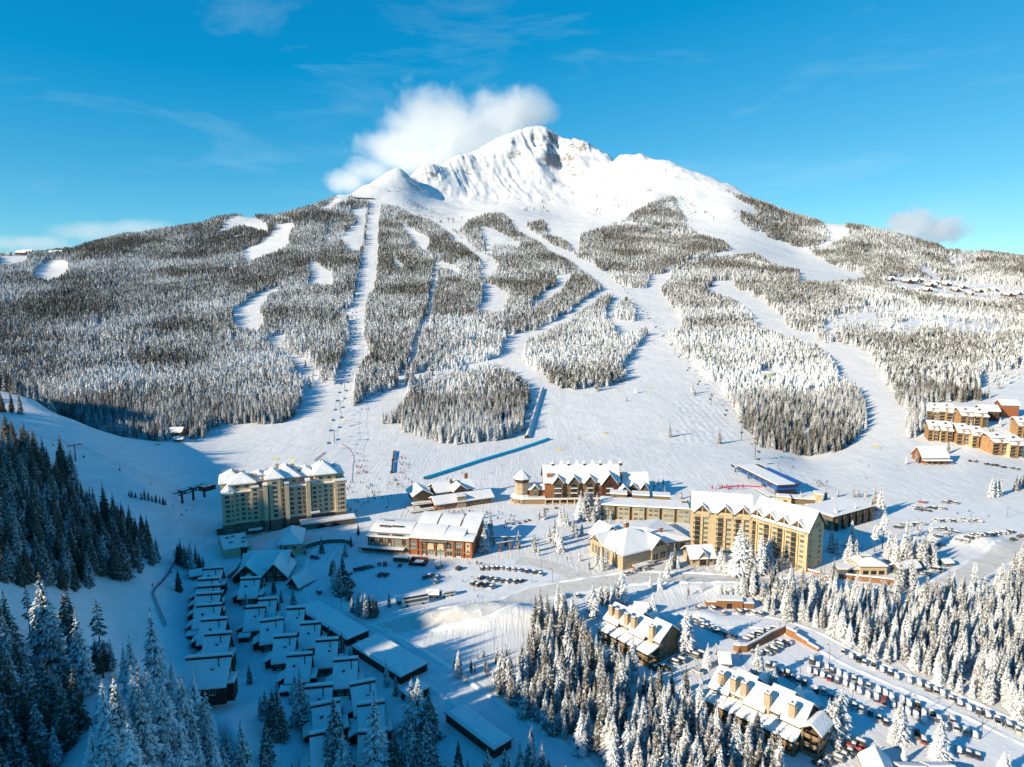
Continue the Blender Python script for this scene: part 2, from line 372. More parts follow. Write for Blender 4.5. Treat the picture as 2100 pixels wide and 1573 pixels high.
# the mountainside behind and left of the camera: it keeps the lower left of the village in shade
def pw(px, py):
    Y = flatY(py); return (px - 1050) / FPX * (Y * CP + CAMH * SP), Y
EDGE = [(-300, 880), (-100, 852), (0, 844), (60, 852), (120, 866), (180, 896), (215, 918), (260, 950), (330, 976), (400, 990), (470, 1035), (545, 1082), (670, 1085), (790, 1098), (820, 1140), (880, 1165),
        (925, 1210), (880, 1245), (860, 1270), (905, 1312), (1000, 1318), (1075, 1330), (1110, 1400), (1165, 1480), (1230, 1573), (1330, 1750), (1500, 2200)]
def shade_mountain():
    tan = math.tan(SUN_EL); C = []
    nx, ny = -SUN_DIR2.y, SUN_DIR2.x                      # axis across the sun's direction
    for px, py in EDGE:
        q = at(px, py); x, Y, z = q
        C.append((x * nx + Y * ny, x * SUN_DIR2.x + Y * SUN_DIR2.y, z))
    C.sort(); C = np.array(C)
    t = np.linspace(C[0, 0] - 60, C[-1, 0] + 250, 520)
    lead = np.interp(t, C[:, 0], C[:, 1]); z0 = np.interp(t, C[:, 0], C[:, 2])
    dd = 470.0; crest = z0 + dd * tan - 20 * np.exp(-((t + 205) / 26.0) ** 4) - 26 * np.exp(-((t + 262) / 8.0) ** 4)  # crest fitted to the shadow edge, notches added to let sun patches through
    jag = 9 * fbm(t / 26, t * 0 + 3, 5) + 5 * np.abs(fbm(t / 5, t * 0 + 9, 2))
    S = np.array([-620, -380, -200, -80, -25, 0, 20, 50, 95, 150, 215, 285]); D = np.array([-40, 5, 0, -6, -3, 0, -22, -52, -92, -132, -168, -200.])
    X = []; Y = []; Z = []
    for s, dz in zip(S, D):
        p = lead + dd - s
        X.append(p * SUN_DIR2.x + t * nx); Y.append(p * SUN_DIR2.y + t * ny)
        Z.append(crest + dz + (jag if abs(s) < 30 else 6 * fbm(t / 60 + s, t * 0 + s / 50, 4)))
    return np.array(X), np.array(Y), np.array(Z), t
SMX, SMY, SMZ, SMT = shade_mountain()
side = link_mesh("mountainside", grid_mesh("mountainside", SMX, SMY, SMZ, M_SNOW)); tag(side, kind="structure")
# ---------------------------------------------------------------- conifers: prototypes
def tree_mat(name, needle, needle2):
    m, nt, b = nmat(name); L = nt.links.new
    geo = N(nt, "ShaderNodeNewGeometry"); tc = N(nt, "ShaderNodeTexCoord")
    sp = N(nt, "ShaderNodeSeparateXYZ"); L(geo.outputs["Normal"], sp.inputs[0])
    n = N(nt, "ShaderNodeTexNoise", Scale=1.1, Detail=3.0, Roughness=0.7); L(geo.outputs["Position"], n.inputs["Vector"])
    at_ = N(nt, "ShaderNodeAttribute", attribute_name="snow"); at_.attribute_type = 'INSTANCER'
    # snow where the surface faces up, more of it where the tree carries more
    a = N(nt, "ShaderNodeMath", operation='MULTIPLY_ADD'); L(sp.outputs["Z"], a.inputs[0]); a.inputs[1].default_value = .55
    c = N(nt, "ShaderNodeMath", operation='MULTIPLY_ADD'); L(n.outputs[0], c.inputs[0]); c.inputs[1].default_value = 1.05; c.inputs[2].default_value = -.80
    L(c.outputs[0], a.inputs[2])
    d = N(nt, "ShaderNodeMath", operation='ADD'); L(a.outputs[0], d.inputs[0]); L(at_.outputs["Fac"], d.inputs[1])
    s = N(nt, "ShaderNodeMapRange"); s.inputs[1].default_value = .30; s.inputs[2].default_value = .52; L(d.outputs[0], s.inputs[0])
    n2 = N(nt, "ShaderNodeTexNoise", Scale=0.06, Detail=2.0); L(geo.outputs["Position"], n2.inputs["Vector"])
    mc = N(nt, "ShaderNodeMixRGB"); mc.inputs[1].default_value = needle + (1,); mc.inputs[2].default_value = needle2 + (1,); L(n2.outputs[0], mc.inputs[0])
    mx = N(nt, "ShaderNodeMixRGB"); L(s.outputs[0], mx.inputs[0]); L(mc.outputs[0], mx.inputs[1]); mx.inputs[2].default_value = (.80, .82, .84, 1)
    L(mx.outputs[0], b.inputs["Base Color"]); b.inputs["Roughness"].default_value = .8; b.inputs["Specular IOR Level"].default_value = .15
    MATS[name] = m; return m
M_TREE = tree_mat("snowy_needles", (.070, .066, .052), (.125, .105, .078))  # needle colour greyed for frost and to stand in for distance haze
M_BARK = paint("bark", (.10, .07, .05), .9, .3, 3)
def crown_mesh(name, seed, levels, nb, rad, z0=.06, near=True, gap=0.0, power=.85):
    r = random.Random(seed); V = []; F = []
    def blade(p, dirv, ln, wd, droop, lift):
        side = Vector((-dirv.y, dirv.x, 0)); k = len(V)
        mid = p + dirv * ln * .55 + Vector((0, 0, -droop * .4)); tip = p + dirv * ln + Vector((0, 0, -droop))
        V.extend([tuple(p), tuple(mid + Vector((0, 0, lift))), tuple(mid + side * wd - Vector((0, 0, wd * .55))), tuple(mid - side * wd - Vector((0, 0, wd * .55))), tuple(tip)])
        F.extend([(k, k + 3, k + 1), (k, k + 1, k + 2), (k + 1, k + 3, k + 4), (k + 1, k + 4, k + 2)])
    if near:
        for i in range(levels):
            t = i / levels; z = z0 + (1 - z0) * t ** .93
            if gap and r.random() < gap: continue
            L0 = rad * ((1 - t) ** power * (1 if t > .12 else .72 + 2.3 * t)) * r.uniform(.8, 1.12)
            a0 = r.random() * 6.3
            k = max(4, int(nb * (1 - t * .45)))
            for j in range(k):
                a = a0 + j * 6.283 / k + r.uniform(-.25, .25); ln = max(.012, L0 * r.uniform(.7, 1.22))
                d = Vector((math.cos(a), math.sin(a), 0)); p = Vector((0, 0, z + r.uniform(-.012, .012)))
                dr = ln * r.uniform(.35, .75)
                blade(p, d, ln, ln * .22 + .004, dr, .004 + ln * .05)
                for sgn in (-1, 1):
                    a2 = a + sgn * r.uniform(.35, .7); q = p + d * ln * .3 + Vector((0, 0, -dr * .2))
                    blade(q, Vector((math.cos(a2), math.sin(a2), 0)), ln * r.uniform(.45, .65), ln * .13 + .003, dr * .6, .003 + ln * .04)
        k = len(V); V.extend([(.008, 0, .95), (-.004, .007, .95), (-.004, -.007, .95), (0, 0, 1.02)]); F.extend([(k, k + 1, k + 3), (k + 1, k + 2, k + 3), (k + 2, k, k + 3)])
        # dark inner core so the crown is not see-through
        k = len(V); n = 8
        for i in range(n): V.append((rad * .42 * math.cos(i * 6.283 / n), rad * .42 * math.sin(i * 6.283 / n), z0 + .03))
        V.append((0, 0, .9)); V.append((0, 0, z0 + .05))
        if not gap:
            for i in range(n): F.append((k + i, k + (i + 1) % n, k + n)); F.append((k + (i + 1) % n, k + i, k + n + 1))
    else:
        for i in range(levels):
            t = i / levels; z = z0 + (1 - z0) * t; R0 = rad * (1 - t) ** power * r.uniform(.8, 1.2) + .01
            zt = min(1.0, z + (1 - z0) / levels * 1.9); k = len(V); ox, oy = r.uniform(-.012, .012), r.uniform(-.012, .012)
            V.append((ox, oy, zt)); m = nb * 2; a0 = r.random() * 6.3
            for j in range(m):
                rr = R0 * (r.uniform(.9, 1.35) if j % 2 else r.uniform(.4, .62)); a = a0 + j * 6.283 / m
                V.append((ox + rr * math.cos(a), oy + rr * math.sin(a), z + (-.015 if j % 2 else .02)))
            for j in range(m): F.append((k, k + 1 + j, k + 1 + (j + 1) % m))
    me = bpy.data.meshes.new(name); me.from_pydata(V, [], F); me.materials.append(M_TREE); me.update(); return me
def trunk_mesh(name, seed, r0=.014, top=.9):
    r = random.Random(seed); V = []; F = []; n = 6
    for i, t in enumerate((0, .3, .6, 1)):
        rr = r0 * (1 - .85 * t); z = -.03 + (top + .03) * t
        for j in range(n): V.append((rr * math.cos(j * 6.283 / n), rr * math.sin(j * 6.283 / n), z))
    for i in range(3):
        for j in range(n): F.append((i * n + j, i * n + (j + 1) % n, (i + 1) * n + (j + 1) % n, (i + 1) * n + j))
    for k in range(7):          # dead limb stubs under the crown
        a = r.random() * 6.3; z = r.uniform(.06, .5); l = r.uniform(.02, .06); b = len(V)
        V.extend([(0, 0, z + .004), (0, 0, z - .004), (l * math.cos(a), l * math.sin(a), z - .01)]); F.append((b, b + 1, b + 2))
    me = bpy.data.meshes.new(name); me.from_pydata(V, [], F); me.materials.append(M_BARK); me.update(); return me
NEAR = [("near", 1, 24, 9, .205, .05, 0, .85), ("near", 2, 27, 9, .18, .06, 0, .8), ("near", 3, 22, 9, .235, .05, 0, .9), ("near", 4, 26, 8, .17, .08, 0, .7), ("near", 5, 24, 9, .20, .04, 0, .95)]
crowns = [crown_mesh("crown", sd, lv, nb, rd, z0, True, gp, pw_) for _, sd, lv, nb, rd, z0, gp, pw_ in NEAR]
trunks = [trunk_mesh("trunk", i) for i in range(5)]
crowns.append(crown_mesh("pine_crown", 31, 20, 7, .13, .34, True, .22, .5)); trunks.append(trunk_mesh("pine_trunk", 9, .012, .96))
crowns.append(crown_mesh("pine_crown", 37, 18, 7, .12, .48, True, .28, .45)); trunks.append(trunk_mesh("pine_trunk", 12, .011, .96))
proto_col = bpy.data.collections.new("tree_kinds")
def merged(name, parts):
    bm = bmesh.new()
    for me in parts:
        k = len(bm.faces); bm.from_mesh(me); bm.faces.ensure_lookup_table()
        if me is not parts[0]:
            for f in bm.faces[k:]: f.material_index = 1
    me = bpy.data.meshes.new(name); bm.to_mesh(me); bm.free(); me.materials.append(M_TREE); me.materials.append(M_BARK)
    o = bpy.data.objects.new(name, me); proto_col.objects.link(o); return o
NPROT = 0
for i, (c, t) in enumerate(zip(crowns, trunks)): merged("tree_a%02d" % i, [c, t]); NPROT += 1
NEARN = NPROT
for i in range(6):
    me = crown_mesh("far_crown", 60 + i, (8, 7, 9, 6, 8, 7)[i], (6, 5, 7, 5, 6, 7)[i], (.19, .155, .23, .14, .175, .21)[i], .03, False, 0, (.8, .7, .9, .6, .85, .75)[i])
    o = bpy.data.objects.new("tree_b%02d" % i, me); proto_col.objects.link(o); NPROT += 1

# ---------------------------------------------------------------- where the forest stands (outline of the woods and the cleared runs)
MX0, MY0, MW, MH = -600, 380, 1700, 640           # half-resolution mask of the picture's forest outlines
def raster(poly):
    p = np.array(poly, float); ys = MY0 + 2 * np.arange(MH) + 1; out = np.zeros((MH, MW), bool); xs = MX0 + 2 * np.arange(MW) + 1
    for i, yy in enumerate(ys):
        a = p; b = np.roll(p, -1, 0); c = ((a[:, 1] <= yy) != (b[:, 1] <= yy))
        if not c.any(): continue
        xc = np.sort(a[c, 0] + (yy - a[c, 1]) / (b[c, 1] - a[c, 1]) * (b[c, 0] - a[c, 0]))
        out[i] = (np.searchsorted(xc, xs) % 2) == 1
    return out
def line(pts, w):
    """a run given as centre line and width"""
    L_ = []; R_ = []
    for i, p in enumerate(pts):
        a = np.array(pts[max(0, i - 1)][:2], float); b = np.array(pts[min(len(pts) - 1, i + 1)][:2], float); d = b - a; d /= np.linalg.norm(d) + 1e-9
        ww = (p[2] if len(p) > 2 else w) / 2; n = np.array((-d[1], d[0])) * ww
        L_.append(np.array(p[:2]) + n); R_.append(np.array(p[:2]) - n)
    return [tuple(x) for x in L_ + R_[::-1]]
ADD = [
 # left forest
 [(-600,528),(-150,522),(0,519),(60,517),(150,507),(200,490),(260,476),(320,470),(380,460),(450,442),(490,437),(560,439),(600,430),(640,419),(690,401),(702,402),(655,428),(690,412),(720,400),(735,405),(757,412),(756,425),(755,440),(748,500),(740,530),(735,560),(727,600),(722,628),(700,645),(716,645),(717,690),(700,750),(680,790),(667,778),(655,790),(640,765),(625,810),(612,840),(597,857),(567,872),(520,868),(455,874),(430,888),(400,902),(345,905),(300,905),(277,905),(240,905),(150,870),(60,850),(0,830),(-600,840)],
 # centre
 [(782,418),(815,420),(850,440),(880,450),(905,465),(925,480),(940,470),(957,453),(975,443),(1000,437),(1030,437),(1050,450),(1080,455),(1113,450),(1122,460),(1123,480),(1150,487),(1167,497),(1170,513),(1187,517),(1190,497),(1187,480),(1217,470),(1267,453),(1283,447),(1293,437),(1333,413),(1363,403),(1383,403),(1390,423),(1407,443),(1403,460),(1430,475),(1450,483),(1483,493),(1503,510),(1503,517),(1450,527),(1410,533),(1390,543),(1367,547),(1373,550),(1367,557),(1350,563),(1335,563),(1325,593),(1290,593),(1263,580),(1250,556),(1218,556),(1183,543),(1233,582),(1233,593),(1210,610),(1187,627),(1150,653),(1100,673),(1033,695),(1023,727),(983,743),(933,750),(903,767),(860,783),(820,793),(780,802),(753,817),(727,833),(726,800),(727,765),(756,730),(760,710),(748,700),(749,633),(752,607),(767,593),(775,540),(777,503),(775,483),(777,450)],
 # dome above the tube
 [(827,885),(830,833),(840,800),(857,783),(890,773),(920,763),(950,750),(983,747),(1033,753),(1060,770),(1080,790),(1088,813),(1083,840),(1072,875),(1067,892),(1020,905),(940,914),(880,903),(845,888)],
 [(777,868),(785,850),(810,842),(830,820),(835,862),(800,870)],
 [(1073,730),(1080,710),(1093,677),(1133,663),(1167,647),(1193,630),(1217,623),(1233,607),(1257,600),(1260,607),(1243,633),(1240,647),(1253,663),(1273,683),(1267,693),(1290,680),(1325,672),(1328,688),(1310,705),(1290,735),(1270,757),(1220,787),(1180,802),(1150,797),(1110,768),(1080,747)],
 [(1257,647),(1267,623),(1283,607),(1297,627),(1303,647),(1317,660),(1297,659),(1267,655)],
 [(1220,802),(1227,783),(1277,760),(1293,767),(1293,775),(1250,792)], [(1297,810),(1300,793),(1313,787),(1310,803)],
 [(1353,597),(1373,567),(1377,543),(1400,540),(1413,560),(1460,573),(1457,587),(1443,595),(1473,603),(1500,610),(1520,623),(1540,640),(1553,667),(1583,677),(1617,687),(1667,700),(1690,720),(1707,733),(1717,767),(1747,783),(1767,803),(1780,823),(1777,853),(1787,862),(1780,877),(1750,900),(1720,926),(1673,949),(1643,952),(1597,939),(1590,922),(1553,919),(1547,895),(1520,872),(1500,829),(1483,802),(1480,785),(1453,785),(1430,755),(1400,725),(1373,699),(1366,682),(1377,673),(1403,670),(1390,640),(1370,617)],
 [(1380,548),(1410,540),(1450,527),(1483,525),(1550,518),(1563,527),(1593,543),(1637,553),(1640,570),(1637,582),(1503,577),(1457,575),(1400,565)],
 [(1483,385),(1503,393),(1550,408),(1617,430),(1670,443),(1690,457),(1697,470),(1700,493),(1670,505),(1633,508),(1610,497),(1573,487),(1570,477),(1543,473),(1517,453),(1520,430),(1550,437),(1543,423),(1510,407),(1487,390)],
 # right forest
 [(1653,513),(1663,510),(1697,503),(1717,493),(1740,480),(1743,470),(1723,460),(1750,457),(1803,467),(1850,480),(1920,497),(1940,510),(2000,510),(2050,517),(2160,530),(2800,560),(2800,850),(2100,812),(2060,818),(1995,822),(1930,826),(1897,835),(1900,896),(1862,900),(1857,867),(1863,843),(1850,833),(1833,807),(1817,790),(1810,763),(1787,740),(1787,727),(1767,713),(1720,702),(1690,702),(1667,692),(1620,685),(1608,680),(1610,648),(1587,643),(1580,633),(1560,617),(1520,613),(1497,607),(1500,593),(1513,582),(1507,577),(1640,582),(1652,572),(1660,577),(1730,574),(1790,567),(1740,555),(1700,540),(1660,515)],
]
SUB = [
 line([(1215,612),(1165,648),(1100,683),(1048,703),(1042,725),(1000,744),(930,758),(880,779),(800,808)], 13), line([(1475,588),(1520,605),(1560,625),(1595,655),(1612,680),(1680,698)], 20),
 [(450,475),(467,450),(490,443),(520,445),(547,460),(550,472),(533,470),(500,460),(473,467)],
 [(567,460),(603,458),(593,480),(592,500),(567,515),(533,527),(503,537),(498,520),(500,512),(530,500),(553,482)],
 [(480,550),(443,563),(460,552),(490,540)], [(67,563),(83,543),(100,535),(130,533),(142,542),(137,557),(117,567),(100,573),(83,570)],
 [(0,527),(53,523),(60,532),(33,540),(0,543)],
 [(477,637),(500,620),(533,600),(567,588),(593,587),(560,600),(540,617),(535,633),(540,660),(530,677),(487,673),(480,653)],
 [(633,535),(653,540),(673,557),(683,567),(682,585),(653,583),(627,582),(637,567),(638,553)],
 [(540,695),(567,685),(597,680),(582,697),(578,713),(600,725),(633,737),(650,760),(657,783),(665,778),(655,792),(640,770),(622,810),(625,817),(617,760),(597,737),(577,723),(567,707)],
 [(668,662),(690,645),(720,628),(745,615),(748,640),(718,645),(700,648),(680,655)], [(720,430),(752,425),(745,500),(738,512),(715,512),(697,485),(735,455),(728,440)],
 [(655,428),(700,402),(720,397),(700,412),(665,430)],
 [(817,452),(840,467),(877,487),(883,495),(873,510),(883,523),(893,533),(910,538),(930,543),(948,563),(940,563),(920,550),(897,548),(893,537),(877,523),(863,507),(850,503),(847,490),(833,473)],
 line([(895,548),(888,590),(880,640),(874,665)], 9), line([(872,650),(858,690),(846,735)], 7),
 [(858,690),(860,710),(847,747),(832,753),(832,792),(813,792),(822,760),(840,743),(843,713)], [(803,523),(835,549),(812,546)], line([(795,557),(815,567)], 5),
 [(953,453),(933,467),(925,490),(950,500),(967,515),(983,530),(990,547),(983,560),(992,575),(1003,563),(1019,553),(1022,543),(1015,533),(993,520),(973,508),(957,495),(953,483),(942,480),(945,463),(960,453)],
 [(985,582),(1007,583),(1043,600),(1040,617),(1033,640),(1017,640),(978,638),(990,613),(993,600)],
 [(983,463),(1000,467),(1030,480),(1063,497),(1067,505),(1040,500),(1013,497),(1005,515),(997,517),(993,493)],
 [(1050,453),(1057,470),(1080,483),(1110,497),(1120,510),(1147,523),(1163,530),(1183,543),(1180,557),(1147,563),(1137,587),(1113,600),(1103,613),(1080,633),(1093,632),(1120,615),(1147,599),(1160,579),(1173,563),(1186,553),(1215,556),(1235,556),(1217,540),(1190,530),(1160,513),(1130,500),(1110,488),(1083,467),(1080,455)],
 line([(1367,552),(1395,541),(1440,529),(1505,514)], 6), line([(1240,462),(1290,456),(1330,462),(1380,468)], 4),
 [(1683,670),(1693,663),(1720,643),(1767,643),(1810,640),(1815,648),(1733,656),(1713,670),(1710,683),(1747,693),(1747,700),(1720,697)],
 [(1767,617),(1807,617),(1805,627),(1767,624)], [(1836,665),(1880,650),(1890,662),(1855,672)],
 [(1918,653),(2007,653),(2058,665),(2053,675),(2007,685),(1980,677),(1943,672),(1936,660)], line([(1460,535),(1500,532),(1560,527)], 0.1),
 [(2007,770),(2032,762),(2120,755),(2300,770),(2300,830),(2120,815),(2058,812),(2045,797),(2007,795)],
 [(1880,543),(1900,548),(1930,566),(1915,568),(1890,556)], line([(197,670),(212,656),(225,648),(250,640)], 6), line([(250,679),(290,684),(345,690),(440,692)], 4),
 [(470,700),(476,690),(500,690),(495,697)], [(1560,762),(1565,757),(1588,757),(1592,764),(1588,772),(1562,772)], [(1643,878),(1665,870),(1660,890),(1640,898)],
 [(1810,572),(1850,566),(1980,578),(2110,590),(2110,612),(2000,608),(1900,600),(1850,590)],
]
SPARSE = [
 [(815,420),(850,415),(880,425),(925,438),(955,448),(935,470),(905,463),(880,450),(850,440)], [(785,383),(800,375),(840,380),(852,395),(850,402),(815,398),(790,396)],
 [(1205,365),(1235,345),(1250,360),(1255,400),(1210,410)], [(1200,440),(1215,415),(1235,425),(1230,445)], [(1255,395),(1280,385),(1300,395),(1270,440),(1255,430)], [(1300,385),(1340,370),(1355,378),(1330,395)],
 [(1355,345),(1375,335),(1400,350),(1390,360)], [(1385,410),(1400,400),(1430,430),(1425,462),(1405,460)], [(1470,380),(1480,380),(1490,400),(1478,395)], [(1500,430),(1520,430),(1520,455),(1505,450)],
 [(1130,440),(1090,430),(1060,445),(1080,425),(1140,405),(1120,425)], [(1440,420),(1470,440),(1460,460),(1440,450)], [(925,475),(945,470),(1000,520),(1010,500),(1070,512),(1000,540)],
 [(1675,655),(1740,640),(1850,620),(2100,640),(2100,700),(1900,690),(1760,700)], [(1940,530),(1995,505),(2010,520),(1990,560),(1960,570)], [(670,470),(690,450),(710,480),(690,510),(660,500)],
 [(590,775),(640,740),(655,760),(640,800)], [(900,725),(960,715),(1015,728),(985,742),(930,748)], [(1810,572),(1980,578),(2110,590),(2110,612),(1900,600)], [(2010,765),(2110,755),(2110,810),(2050,800)],
]
FM = np.zeros((MH, MW), bool)
for p in ADD: FM |= raster(p)
for p in SUB: FM &= ~raster(p)
SPM = np.zeros((MH, MW), bool)
for p in SPARSE: SPM |= raster(p)
def look(M, px, py):
    i = ((py - MY0) // 2).astype(int); j = ((px - MX0) // 2).astype(int); ok = (i >= 0) & (i < MH) & (j >= 0) & (j < MW)
    out = np.zeros(len(px), bool); out[ok] = M[i[ok], j[ok]]; return out
TP = []      # rows: x y z height variant snow tilt  listed
def add_far():
    for y0, y1, sp, hm in ((575, 1000, 3.6, 12), (1000, 1700, 4.3, 12.5), (1700, 2500, 5.4, 13), (2500, 3700, 7.2, 13.5)):
        xs = np.arange(-1.02 * y1, 1.02 * y1, sp); ys = np.arange(y0, y1, sp); X, Y = np.meshgrid(xs, ys)
        X = (X + rng.uniform(-.5, .5, X.shape) * sp).ravel(); Y = (Y + rng.uniform(-.5, .5, Y.shape) * sp).ravel()
        k = np.abs(X / Y) < 1.0; X = X[k]; Y = Y[k]; Z = H(X, Y); px, py, dep = proj(X, Y, Z)
        Hh = hm * (.45 + .95 * rng.random(len(X)) ** .8 + .3 * fbm(X / 40, Y / 40, 2)); hp = Hh * FPX / dep
        jx = 9 * fbm(X / 28, Y / 28, 3) * 700 / dep; jy = 6 * fbm(X / 23 + 40, Y / 23, 3) * 700 / dep
        edge = look(FM, px + jx, py + jy) & look(FM, px + jx, py - .75 * hp + jy)
        gapn = fbm(X / 55 + 9, Y / 55, 4); keep = edge & (gapn > -.50 + .12 * rng.random(len(X))) & (rng.random(len(X)) < .93)
        spa = look(SPM, px, py); keep = (keep & (~spa | (rng.random(len(X)) < .35))) | (spa & (rng.random(len(X)) < .10) & (gapn > -.1))
        Hh = np.where(spa, Hh * .7, Hh)
        X, Y, Z, Hh, px, py = X[keep], Y[keep], Z[keep], Hh[keep], px[keep], py[keep]
        # lower and right-hand woods carry more snow
        right = sstep(1000, 1700, px); low = sstep(480, 760, py)
        snow = .25 + .07 * low + .04 * right * sstep(520, 600, py) + .22 * fbm(X / 120, Y / 120, 4) + rng.uniform(-.10, .10, len(X))  # base snow raised partly to stand in for distance haze
        snow += .10 * sstep(850, 1000, px) * sstep(1100, 950, px) * low
        var = NEARN + rng.integers(0, 6, len(X)) if y0 > 800 else np.where(Y < 760, rng.integers(0, 5, len(X)), NEARN + rng.integers(0, 6, len(X)))
        snow = snow + np.where(var >= NEARN, .26, 0)
        TP.append(np.c_[X, Y, Z, Hh, var, snow, np.zeros(len(X))])
add_far()
def fill(poly, sp, hm, snow, cl, hv=(.6, 1.2), thin=0.0):
    P_ = np.array([at(px, py)[:2] for px, py in poly]); a = P_.min(0); b = P_.max(0)
    X, Y = np.meshgrid(np.arange(a[0], b[0], sp), np.arange(a[1], b[1], sp)); X = (X + rng.uniform(-.5, .5, X.shape) * sp).ravel(); Y = (Y + rng.uniform(-.5, .5, Y.shape) * sp).ravel()
    ins = np.zeros(len(X), bool); q = np.roll(P_, -1, 0)
    for (ax, ay), (bx, by) in zip(P_, q):
        c = (ay <= Y) != (by <= Y); ins ^= c & (X < ax + (Y - ay) / (by - ay + 1e-12) * (bx - ax))
    ins &= rng.random(len(X)) > thin
    X, Y = X[ins], Y[ins]; Z = H(X, Y)
    TP.append(np.c_[X, Y, Z, hm * rng.uniform(hv[0], hv[1], len(X)), rng.integers(0, 5, len(X)), snow + rng.uniform(-.1, .1, len(X)), np.full(len(X), cl)])
# clusters: id -> (label, group)
CLUS = {0: ("small conifer in the wide forest on the mountain", "conifers of the mountain forest"),
 1: ("snow-laden conifer in the dense sunlit stand at the bottom centre, right of the lower road", "conifers of the bottom centre stand"),
 2: ("white frosted conifer in the dense woods between the main road and the long car park", "conifers of the woods above the car park"),
 3: ("dark conifer in the shade on the left hillside below the chairlift", "conifers of the shaded left hillside"),
 4: ("tall dark conifer in the shaded woods in the bottom left corner", "conifers of the bottom left corner"),
 5: ("tall conifer with lightly frosted branches at the bottom left, beside the lowest chalets", "frosted conifers beside the lowest chalets"),
 6: ("conifer growing on the shaded bank among the chalets", "conifers among the chalets"),
 7: ("conifer on the island bank inside the loop road by the small car park", "conifers on the loop road bank"),
 8: ("snowy conifer in the groups between the hotels of the village", "conifers between the village hotels"),
 9: ("snowy conifer beside the brown condominiums and the long car park", "conifers beside the long car park"),
 10: ("snowy conifer in the group beside the small stone walled building on the right", "conifers beside the stone walled building"),
 11: ("lone conifer standing on the open piste", "lone conifers on the open piste")}
fill([(1100,1262),(1125,1248),(1160,1275),(1190,1310),(1215,1350),(1240,1365),(1290,1378),(1315,1420),(1370,1425),(1410,1440),(1440,1478),(1500,1520),(1560,1545),(1600,1573),(1640,1650),(1700,1800),(900,1800),(980,1640),(1090,1560),(1050,1500),(1000,1440),(1010,1400),(1060,1375),(1085,1320)], 4.1, 14, .34, 1)
fill([(1535,1205),(1600,1195),(1700,1200),(1850,1222),(1950,1235),(2100,1190),(2400,1130),(2500,1500),(2150,1505),(2100,1486),(2020,1448),(1940,1412),(1880,1402),(1800,1372),(1720,1345),(1640,1318),(1600,1285),(1550,1262)], 4.1, 13, .40, 2)
fill([(-300,900),(0,905),(60,915),(100,960),(150,990),(200,1060),(250,1085),(300,1100),(325,1140),(290,1185),(250,1200),(160,1205),(60,1212),(0,1195),(-300,1250)], 6.0, 16, .23, 3, (.5, 1.2))
fill([(-300,1290),(-100,1300),(0,1350),(60,1400),(130,1425),(170,1450),(165,1520),(120,1573),(60,1650),(-300,1700)], 5.5, 17, .28, 4, (.5, 1.2))
fill([(215,1540),(260,1500),(330,1480),(400,1500),(450,1530),(480,1573),(540,1680),(560,1800),(150,1800),(180,1600)], 5.0, 17, .42, 5, (.6, 1.2))
fill([(830,1500),(880,1495),(900,1560),(960,1600),(1000,1700),(820,1700)], 5.5, 12, .24, 6)
fill([(950,1350),(1010,1345),(1070,1370),(1010,1400),(970,1400)], 4.0, 4.5, .3, 1, (.5, 1.3))
